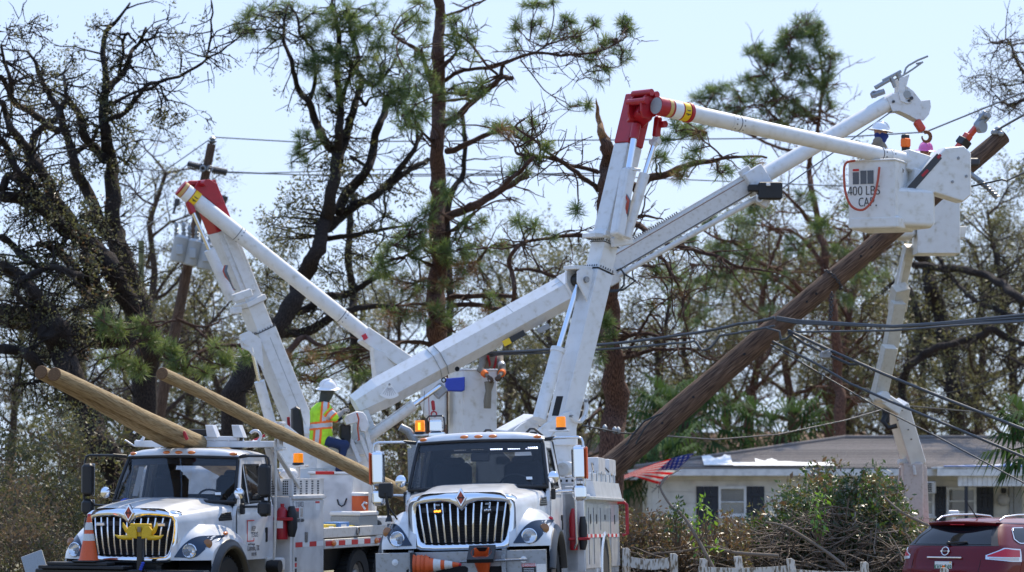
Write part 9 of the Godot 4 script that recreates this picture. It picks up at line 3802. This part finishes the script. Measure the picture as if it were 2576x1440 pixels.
func brush() -> void:
	rng.seed=51
	var s: Mesh=leaf_mesh.shrub
	var o: Mesh=leaf_mesh.oak
	var br: Material=M.brown_leaf
	var ol: Material=M.olive_leaf
	# wild scrub at the left
	shrub("scrub_bush","tall olive-brown scrub filling the left edge",-90,110,1060,70,1.6,11,900,[[s,M.scrub_olive],[s,M.scrub_brown],[o,M.oak_leaf],[s,M.oak_leaf]],"bush","scrub at the left")
	shrub("scrub_bush","brown scrub under the pole ends, left of the pole truck's mirror",70,270,1040,68,1.4,10,800,[[s,M.scrub_brown],[s,M.scrub_olive],[o,M.oak_leaf],[s,M.oak_leaf]],"bush","scrub at the left")
	shrub("scrub_bush","low brown leafless scrub before the left bushes",-60,200,1230,62,1.2,12,420,[[s,M.scrub_brown],[s,M.scrub_brown],[o,M.scrub_olive]],"bush","scrub at the left")
	shrub("scrub_bush","olive scrub directly behind the pole truck's cab",220,420,1050,72,1.6,9,640,[[s,M.oak_leaf],[s,M.scrub_brown],[o,M.scrub_olive]],"bush","scrub at the left")
	shrub("scrub_bush","dim scrub between the pole truck's cab and the operator",420,760,1070,82,2.0,12,800,[[s,M.scrub_olive],[s,M.scrub_brown],[o,M.oak_leaf]],"bush","scrub behind the trucks")
	shrub("scrub_bush","olive scrub between the operator and the near truck",860,1090,1050,82,2.0,11,900,[[s,M.scrub_olive],[s,M.oak_leaf],[o,M.scrub_brown]],"bush","scrub behind the trucks")
	shrub("scrub_bush","scrub behind the near truck's cab",1080,1420,1040,86,2.0,11,800,[[s,M.scrub_olive],[s,M.oak_leaf],[o,M.scrub_brown]],"bush","scrub behind the trucks")
	# the storm pile before the house
	var root:=heap("big storm pile of leafy dark green branches before the house",[1790,1420,1850,1335,1900,1290,1950,1262,2000,1215,2050,1185,2090,1168,2130,1190,2170,1180,2200,1172,2230,1222,2262,1215,2285,1290,2340,1350],65.5,1.5,6500,[[s,M.shrub_leaf],[s,M.shrub_leaf],[leaf_mesh.big,M.shrub_leaf],[leaf_mesh.big,br],[s,ol]],.62)
	rng.seed=52
	tangle(root,1800,2350,1290,64.2,1.2,1200)
	root=heap("heap of browned glittering foliage beside the near truck's rear",[1540,1290,1580,1300,1620,1315,1665,1300,1700,1330,1750,1345,1800,1318,1840,1300,1870,1340],63.5,1.3,4600,[[s,br],[s,br],[s,ol],[o,br]],.9)
	tangle(root,1550,1870,1365,63.0,1.2,420)
	# long pale boughs lying on the heap
	for e in [[[2225,1250,2270,1290,2340,1325,2400,1352],"long pale bough slanting right over the pile toward the red car"],[[1680,1200,1662,1228,1690,1275,1720,1300,1760,1365,1800,1440],"crooked pale sapling standing between the flag and the dark shutter"],[[1928,1315,1985,1330,2080,1390,2130,1430],"grey bough lying across the lower middle of the pile"],[[1640,1395,1720,1388,1780,1378,1850,1392,1960,1400],"fallen grey branch lying low behind the fence rail"]]:
		root=thing("branch",e[1],"branch")
		var n:=[]
		var p:=PackedVector3Array()
		var r:=PackedFloat32Array()
		for i in range(0,e[0].size(),2):
			p.append(at(e[0][i],e[0][i+1],62.2-.1*i))
			r.append(lerpf(.020,.035,float(i)/e[0].size()))
			n.append([p[p.size()-1],.02])
		var sp:=smooth_path(p,4)
		var sr:=PackedFloat32Array()
		for i in sp.size():
			sr.append(lerpf(.016,.034,float(i)/sp.size()))
		wobj("bough",Geo.new().tube(sp,sr,7),M.dry_twig,root)
		var tw:=Geo.new()
		bare_twigs(tw,n,9,.45,.0,[],.010)
		stuff(wobj("twigs",tw,M.dry_twig,root))
	# fresh vine shoots
	for e in [[1772,1330,26,60,"bright green vine climbing before the left dark shutter"],[1705,1305,24,36,"small dark green sprig beside the crooked sapling"],[2060,1300,20,50,"yellow-green shoots low in the middle of the pile"]]:
		root=thing("vine",e[4],"vine")
		var tw:=Geo.new()
		var l:=[]
		for i in 14:
			var a:=at(e[0]+rng.randf_range(-8,8),e[1]+70,61.9)
			var b:=at(e[0]+rng.randf_range(-e[2],e[2]),e[1]+rng.randf_range(-e[3],e[3]),61.8+rng.randf_range(-.2,.2))
			twig(tw,a,b,.010,.005,.15)
			l.append(facing_up(b,Vector3.UP,rng.randf_range(.6,1.0)))
		finish_tree(root,tw,M.twig,[[leaf_mesh.big,M.shrub_leaf if int(e[0])==1705 else M.bright_leaf,l,"foliage"]])

func heap(label: String,outline: Array,d: float,deep: float,count: int,leaves: Array,even: float) -> Node3D:      # branches thrown in a heap under an uneven top line
	var root:=thing("brush_pile",label,"brush pile")
	var tw:=Geo.new()
	var lists:=[]
	for e in leaves:
		lists.append([])
	var n:=outline.size()/2
	for i in count:
		var f:=rng.randf()*(n-1.001)
		var k:=int(f)
		var x:=lerpf(outline[k*2],outline[k*2+2],f-k)
		var y:=lerpf(outline[k*2+1],outline[k*2+3],f-k)
		var z:=d+rng.randf_range(-1,1)*deep
		var c:=at(x,1245,z)
		var gy:=ground_y(c.x,c.z)
		var hump:=1.0-.35*pow(absf(z-d)/deep,2.0)
		c.y=gy+(at(x,y,d).y-gy)*hump*pow(rng.randf(),even)*rng.randf_range(.80,1.08)
		var clump:=wood_noise.get_noise_3dv(c*4.0)
		if clump<-.14:
			continue
		lists[rng.randi() % lists.size()].append(facing_up(c,Vector3(rng.randfn(),rng.randfn()+.4,rng.randfn()).normalized(),rng.randf_range(.6,1.15)))
		if i % 7==0:
			var foot:=c+Vector3(rng.randfn()*.5,0,rng.randfn()*.4)
			foot.y=lerpf(gy,c.y,rng.randf()*.6)
			twig(tw,foot,c+Vector3(rng.randfn()*.05,.05+.22*rng.randf()*rng.randf(),0),.012,.004,.15)
	var groups:=[]
	for i in leaves.size():
		groups.append([leaves[i][0],leaves[i][1],lists[i],"foliage"])
	finish_tree(root,tw,M.dry_twig,groups)
	return root

func tangle(root: Node3D,x0: float,x1: float,top: float,d: float,deep: float,count: int) -> void:      # dead sticks lying every way through the heap
	var pale:=Geo.new()
	var dark:=Geo.new()
	for i in count:
		var f:=rng.randf()
		var x:=lerpf(x0,x1,f)
		var z:=d+rng.randf_range(-deep,deep)
		var c:=at(x,1245,z)
		var gy:=ground_y(c.x,c.z)
		var hy:=(at(x,top,d).y-gy)*(.5+.5*sin(clampf(f,.05,.95)*PI))
		c.y=gy+hy*rng.randf()
		var dir:=Vector3(rng.randfn(),rng.randfn()*.45,rng.randfn()).normalized()
		var l:=rng.randf_range(.3,1.1)
		twig(pale if rng.randf()<.4 else dark,c-dir*l*.5,c+dir*l*.5,rng.randf_range(.006,.018),.004,.2)
	stuff(wobj("dead_sticks",pale,M.dry_twig,root))
	stuff(wobj("dead_sticks",dark,M.twig,root))

func fence() -> void:
	rng.seed=61
	var root:=thing("fence","low weathered white timber fence with tilted posts along the bottom right","fence")
	var posts:=[[1576,1379,0.0,52.6],[1696,1393,.0,52.4],[1771,1406,-.06,52.2],[1856,1400,.16,52.0],[1989,1406,.14,51.8],[2176,1414,.02,51.6],[2378,1429,-.06,51.3]]
	for e in posts:
		var p:=at(e[0],e[1],e[3])
		var gy:=ground_y(p.x,p.z)-.2
		var g:=Geo.new()
		var b:=Basis(Vector3.BACK,e[2])
		var h:=p.y-gy
		g.prism(vec2s([-.055,-h,.055,-h,.055,-.02-.02*rng.randf(),.02,-.004,-.055,-.012*rng.randf()]),-.045,.045,Transform3D(b,p),.006)
		obj("fence_post",g,M.fence_white,root)
	for e in [[1566,1410,1684,1418,.075,52.3,.020],[1758,1440,1990,1437,.075,51.8,.015],[1990,1446,2180,1452,.075,51.6,.01]]:
		var g:=Geo.new()
		var rows:=[]
		for k in 4:
			var row:=PackedVector3Array()
			for i in 9:
				var f:=i/8.0
				var c:=at(lerpf(e[0],e[2],f),lerpf(e[1],e[3],f),e[5])+Vector3(0,-e[6]*sin(f*PI)*2.0,0)
				row.append(c+Vector3(0,[.075,.075,-.075,-.075][k],[-.02,.02,.02,-.02][k]))
			rows.append(row)
		rows.append(rows[0])
		g.grid(rows,Vector3(0,0,0.001))
		g=Geo.new()
		for k in 4:
			g.grid([rows[k],rows[k+1]],[Vector3(0,1,0),Vector3(0,0,1),Vector3(0,-1,0),Vector3(0,0,-1)][k])
		for i in [0,8]:
			g.flat4(rows[0][i],rows[1][i],rows[2][i],rows[3][i],Vector3(-1 if i==0 else 1,0,0))
		obj("fence_rail",g,M.fence_white,root)

func car_pt(y: float,s: float) -> Vector3:       # the car's skin: s 0..1 from the middle of the tail round its corner, then 1..2 along the side
	var w:=piece([[.2,.84],[.35,.90],[.55,.92],[.85,.92],[1.0,.895],[1.08,.86],[1.3,.765],[1.5,.66],[1.58,.60],[1.66,.42]],y)
	var y1:=piece([[.2,.2],[.35,.38],[.55,.66],[.72,.90],[.78,.97],[.86,1.05],[.95,1.15],[1.04,1.25],[1.10,1.29],[1.3,1.43],[1.48,1.55],[1.54,1.58],[1.60,1.62],[1.66,1.67]],y)
	var zr:=piece([[.2,-.10],[.3,-.02],[.55,0.0],[.72,-.01],[.78,-.05],[.95,-.10],[1.04,-.14],[1.3,-.34],[1.48,-.50],[1.54,-.52],[1.60,-.60],[1.66,-.95]],y)
	var zf:=piece([[.2,-4.45],[.5,-4.62],[.8,-4.55],[.95,-4.2],[1.03,-3.6],[1.1,-3.25],[1.3,-2.9],[1.5,-2.55],[1.6,-2.3],[1.66,-2.0]],y)
	var n:=.62
	var cr:=piece([[.2,.5],[1.0,.5],[1.1,.42],[1.5,.30],[1.66,.3]],y)
	if s<=1.0:
		var a:=s*PI/2
		return Vector3(w*pow(sin(a),n),y1,zr-cr*(1.0-pow(cos(a),n)))
	if s<=2.0:
		var zs:=zr-cr
		var ze:=zf+.55
		return Vector3(w-.03*pow(s-1.0,2.0),y1,lerpf(zs,ze,s-1.0))
	var b:=(s-2.0)*PI/2
	return Vector3((w-.03)*pow(cos(b),n),y1,zf+.55*(1.0-pow(sin(b),n)))

func piece(t: Array,x: float) -> float:
	for i in range(1,t.size()):
		if x<=t[i][0]:
			return lerpf(t[i-1][1],t[i][1],clampf((x-t[i-1][0])/(t[i][0]-t[i-1][0]),0.0,1.0))
	return t[t.size()-1][1]

func car_s(y: float,x: float) -> float:          # where on the tail the side offset x lies
	var lo:=0.0
	var hi:=1.0
	for i in 24:
		var m:=(lo+hi)/2
		if car_pt(y,m).x<x:
			lo=m
		else:
			hi=m
	return lo

func car_patch(g: Geo,pts: Callable,nu: int,nv: int,side: float,out: float,thick:=.004) -> void:     # pts(u, v) gives y and s; laid on the skin, `out` proud of it
	var rows:=[]
	for i in nv+1:
		var row:=PackedVector3Array()
		for k in nu+1:
			var q: Vector2=pts.call(float(k)/nu,float(i)/nv)
			var p:=car_pt(q.x,q.y)
			var n:=(car_pt(q.x,q.y+.01)-car_pt(q.x,maxf(q.y-.01,0.0))).cross(car_pt(q.x+.01,q.y)-car_pt(q.x-.01,q.y)).normalized()
			if n.dot(p-Vector3(0,.8,-2.0))<0.0:
				n=-n
			p+=n*out
			p.x *= side
			row.append(p)
		rows.append(row)
	g.slab(rows,Vector3(side*.4,.2,1),thick)

func suv() -> void:
	var where:=truck_place(at(2372,1400,55.4).x,-.34,-55.4,deg_to_rad(40),0,0)
	var root:=thing("parked_car","dark red sport utility car parked tail-on at the lower right corner","car",where)
	var g:=Geo.new()
	var ys:=[.2,.26,.35,.45,.55,.65,.72,.75,.78,.86,.95,1.0,1.04,1.10,1.2,1.3,1.4,1.48,1.52,1.54,1.58,1.62,1.66]
	var ss:=[0.0,.1,.2,.3,.4,.5,.6,.7,.8,.88,.94,1.0,1.1,1.25,1.4,1.6,1.8,2.0,2.2,2.4,2.6,2.8,3.0]
	for side in [1.0,-1.0]:
		var rows:=[]
		for y in ys:
			var row:=PackedVector3Array()
			for s in ss:
				var p:=car_pt(y,s)
				row.append(Vector3(p.x*side,p.y,p.z))
			rows.append(row)
		g.grid(rows,Vector3(side*.6,.2,.6))
		# roof skin inside the top line
		rows=[]
		for k in 6:
			var row:=PackedVector3Array()
			for s in ss:
				var p:=car_pt(1.66,s)
				row.append(Vector3(p.x*side*(1.0-k/5.0),1.66+.025*sin(k/5.0*PI/2),lerpf(p.z,clampf(p.z,-1.9,-1.0),k/5.0)))
			rows.append(row)
		g.grid(rows,Vector3.UP)
	var body:=obj("body",g,M.car_red,root)
	# tailgate glass, its black surround and the spoiler lip
	g=Geo.new()
	for side in [1.0,-1.0]:
		car_patch(g,func(u: float,v: float) -> Vector2: return Vector2(lerpf(1.06,1.50,v),car_s(lerpf(1.06,1.50,v),u*lerpf(.80,.60,v))),10,6,side,.004)
	obj("tailgate_surround",g,M.black_paint,body)
	g=Geo.new()
	for side in [1.0,-1.0]:
		car_patch(g,func(u: float,v: float) -> Vector2: return Vector2(lerpf(1.09,1.46,v),car_s(lerpf(1.09,1.46,v),u*lerpf(.70,.55,v))),10,6,side,.009)
	obj("rear_window",g,M.dark_glass,body)
	g=Geo.new()
	var lip:=[]
	for e in [[1.64,-.62],[1.635,-.40],[1.62,-.385],[1.58,-.42],[1.57,-.56]]:
		var row:=PackedVector3Array()
		for k in 13:
			var t:=lerpf(-1,1,k/12.0)
			row.append(Vector3(t*.60,e[0]-.02*t*t,e[1]-.16*t*t))
		lip.append(row)
	g.grid(lip,Vector3(0,.3,1))
	obj("spoiler",g,M.car_red,body)
	g=Geo.new()
	g.box(Vector3(0,1.585,-.42),Vector3(.26,.018,.012),.004)
	obj("brake_lamp",g,M.tail_red,body)
	g=Geo.new()
	g.beam(Vector3(.03,1.305,-.145),Vector3(.33,1.325,-.19),.03,.025,Vector3.UP,.008)
	g.ball(Vector3(.02,1.305,-.145),Vector3(.035,.03,.03))
	obj("rear_wiper",g,M.black_plastic,body)
	# tail lamps: dark red over clear, silver rims
	for side in [1.0,-1.0]:
		g=Geo.new()
		car_patch(g,func(u: float,v: float) -> Vector2:
			var low:=lerpf(.875,.835,u)
			var top:=lerpf(.93,1.025,minf(1.0,u*1.8))-.06*maxf(0.0,u-.7)
			return Vector2(lerpf(low,top,v),lerpf(.42,1.055,u)),16,4,side,.012,.012)
		var lamp:=obj("tail_light",g,M.silver,body)
		g=Geo.new()
		car_patch(g,func(u: float,v: float) -> Vector2:
			var low:=lerpf(.91,.90,u)
			var top:=lerpf(.925,1.010,minf(1.0,u*1.8))-.06*maxf(0.0,u-.7)
			return Vector2(lerpf(low,top,v),lerpf(.45,1.04,u)),16,4,side,.017,.006)
		obj("lamp_lens",g,M.tail_red,lamp)
		g=Geo.new()
		car_patch(g,func(u: float,v: float) -> Vector2: return Vector2(lerpf(lerpf(.882,.850,u),.895,v),lerpf(.48,1.03,u)),14,2,side,.017,.006)
		obj("lamp_lens",g,M.lens_frost,lamp)
		# side glass with its bright rim
		g=Geo.new()
		car_patch(g,func(u: float,v: float) -> Vector2: return Vector2(lerpf(1.10+.10*maxf(0.0,.25-u)/.25,1.46-.06*maxf(0.0,.12-u)/.12,v),lerpf(1.035,1.30,u)),10,5,side,.010)
		var sw:=obj("side_window_rim",g,M.silver,body)
		g=Geo.new()
		car_patch(g,func(u: float,v: float) -> Vector2: return Vector2(lerpf(1.125+.09*maxf(0.0,.25-u)/.25,1.435-.05*maxf(0.0,.12-u)/.12,v),lerpf(1.055,1.29,u)),10,5,side,.016)
		obj("side_window",g,M.dark_glass,sw)
		g=Geo.new()
		car_patch(g,func(u: float,v: float) -> Vector2: return Vector2(lerpf(1.10,1.46,v),lerpf(1.33,1.88,u)-.10*v*u),12,5,side,.010)
		obj("side_window",g,M.dark_glass,sw)
		# roof rail
		g=Geo.new()
		g.pipe(PackedVector3Array([Vector3(side*.56,1.64,-.72),Vector3(side*.57,1.70,-.86),Vector3(side*.58,1.725,-1.2),Vector3(side*.59,1.73,-1.8),Vector3(side*.58,1.70,-2.25),Vector3(side*.57,1.64,-2.35)]),.015,8)
		obj("roof_rail",g,M.silver,body)
		for z in [-.75,-3.45]:
			wheel(root,Vector3(side*.80,.35,z),side,.35)
			var arch:=PackedVector2Array()
			for i in 15:
				var a:=deg_to_rad(lerpf(0.0,180.0,i/14.0))
				arch.append(Vector2(z+.41*cos(a),.33+.41*sin(a)))
			g=Geo.new()
			g.prism(arch,-side*.925,-side*.90,Transform3D(SIDE,Vector3.ZERO))
			obj("wheel_arch",g,M.black_plastic,body)
		g=Geo.new()
		g.box(Vector3(side*.98,1.08,-3.05),Vector3(.2,.14,.1),.04)
		obj("door_mirror",g,M.car_red,body)
	# hatch seams, fuel flap, bumper band
	g=Geo.new()
	for side in [1.0,-1.0]:
		car_patch(g,func(u: float,v: float) -> Vector2: return Vector2(lerpf(.62,.87,v),car_s(lerpf(.62,.87,v),.60+.006*u)),1,5,side,.002,.002)
		car_patch(g,func(u: float,v: float) -> Vector2: return Vector2(.62+.007*v,car_s(.62,.60*u)),8,1,side,.002,.002)
	stuff(obj("hatch_seam",g,M.dark_gap,body))
	g=Geo.new()
	car_patch(g,func(u: float,v: float) -> Vector2: return Vector2(lerpf(.70,.84,v),lerpf(1.06,1.115,u)),3,3,1.0,.003,.003)
	obj("fuel_flap",g,M.car_red,body)
	# maker's ring badge, bright strip, plate
	var zb:=-.095
	g=Geo.new()
	g.ring(Vector3(0,1.185,zb+.01),Vector3(0,.25,1),.062,.009,0,360,24,8)
	var badge:=obj("badge_ring",g,M.chrome,body)
	g=Geo.new()
	g.box(Vector3(0,1.185,zb+.014),Vector3(.165,.026,.012),.004)
	obj("badge_bar",g,M.chrome,badge)
	lettering("badge_lettering","NISSAN",.020,M.sign_black,Transform3D(Basis.IDENTITY,Vector3(0,1.185,zb+.021)),badge,"Droid Sans",700,.9)
	g=Geo.new()
	g.box(Vector3(0,1.09,-.06),Vector3(.62,.028,.03),.008)
	obj("chrome_strip",g,M.chrome,body)
	g=Geo.new()
	g.box(Vector3(0,.955,-.03),Vector3(.305,.152,.008),.003)
	var plate:=obj("number_plate",g,M.sign_white,root)
	plate.set_meta("label","white number plate with green letters and an orange fruit mark")
	lettering("plate_lettering","KHH",.075,M.plate_green,Transform3D(Basis.IDENTITY,Vector3(-.085,.945,-.025)),plate,"Droid Sans",700,.72)
	lettering("plate_lettering","849",.075,M.plate_green,Transform3D(Basis.IDENTITY,Vector3(.085,.945,-.025)),plate,"Droid Sans",700,.72)
	g=Geo.new()
	g.ball(Vector3(-.005,.945,-.026),Vector3(.024,.028,.004),Basis.IDENTITY,6,12)
	g.ball(Vector3(.016,.955,-.026),Vector3(.018,.020,.004),Basis.IDENTITY,6,12)
	obj("plate_fruit",g,M.vest_orange,plate)
	g=Geo.new()
	g.box(Vector3(.125,1.017,-.025),Vector3(.025,.018,.002),.0)
	obj("plate_sticker",g,M.sign_yellow,plate)
	g=Geo.new()
	g.tube(PackedVector3Array([Vector3(.02,1.68,-.95),Vector3(0,1.74,-.90),Vector3(-.07,1.98,-.72)]),PackedFloat32Array([.014,.010,.006]),8)
	obj("antenna",g,M.black_plastic,body)
	# white lamp-like box seen over the roof
	var o:=thing("white_box","small white box just behind the red car's roof, left of its antenna","box",Transform3D(Basis.IDENTITY,at(2401,1302,60.5)))
	g=Geo.new()
	g.box(Vector3(0,.06,0),Vector3(.17,.10,.2),.025)
	g.box(Vector3(0,-.6,0),Vector3(.06,1.22,.06),.01)
	obj("box_shell",g,M.sign_white,o)
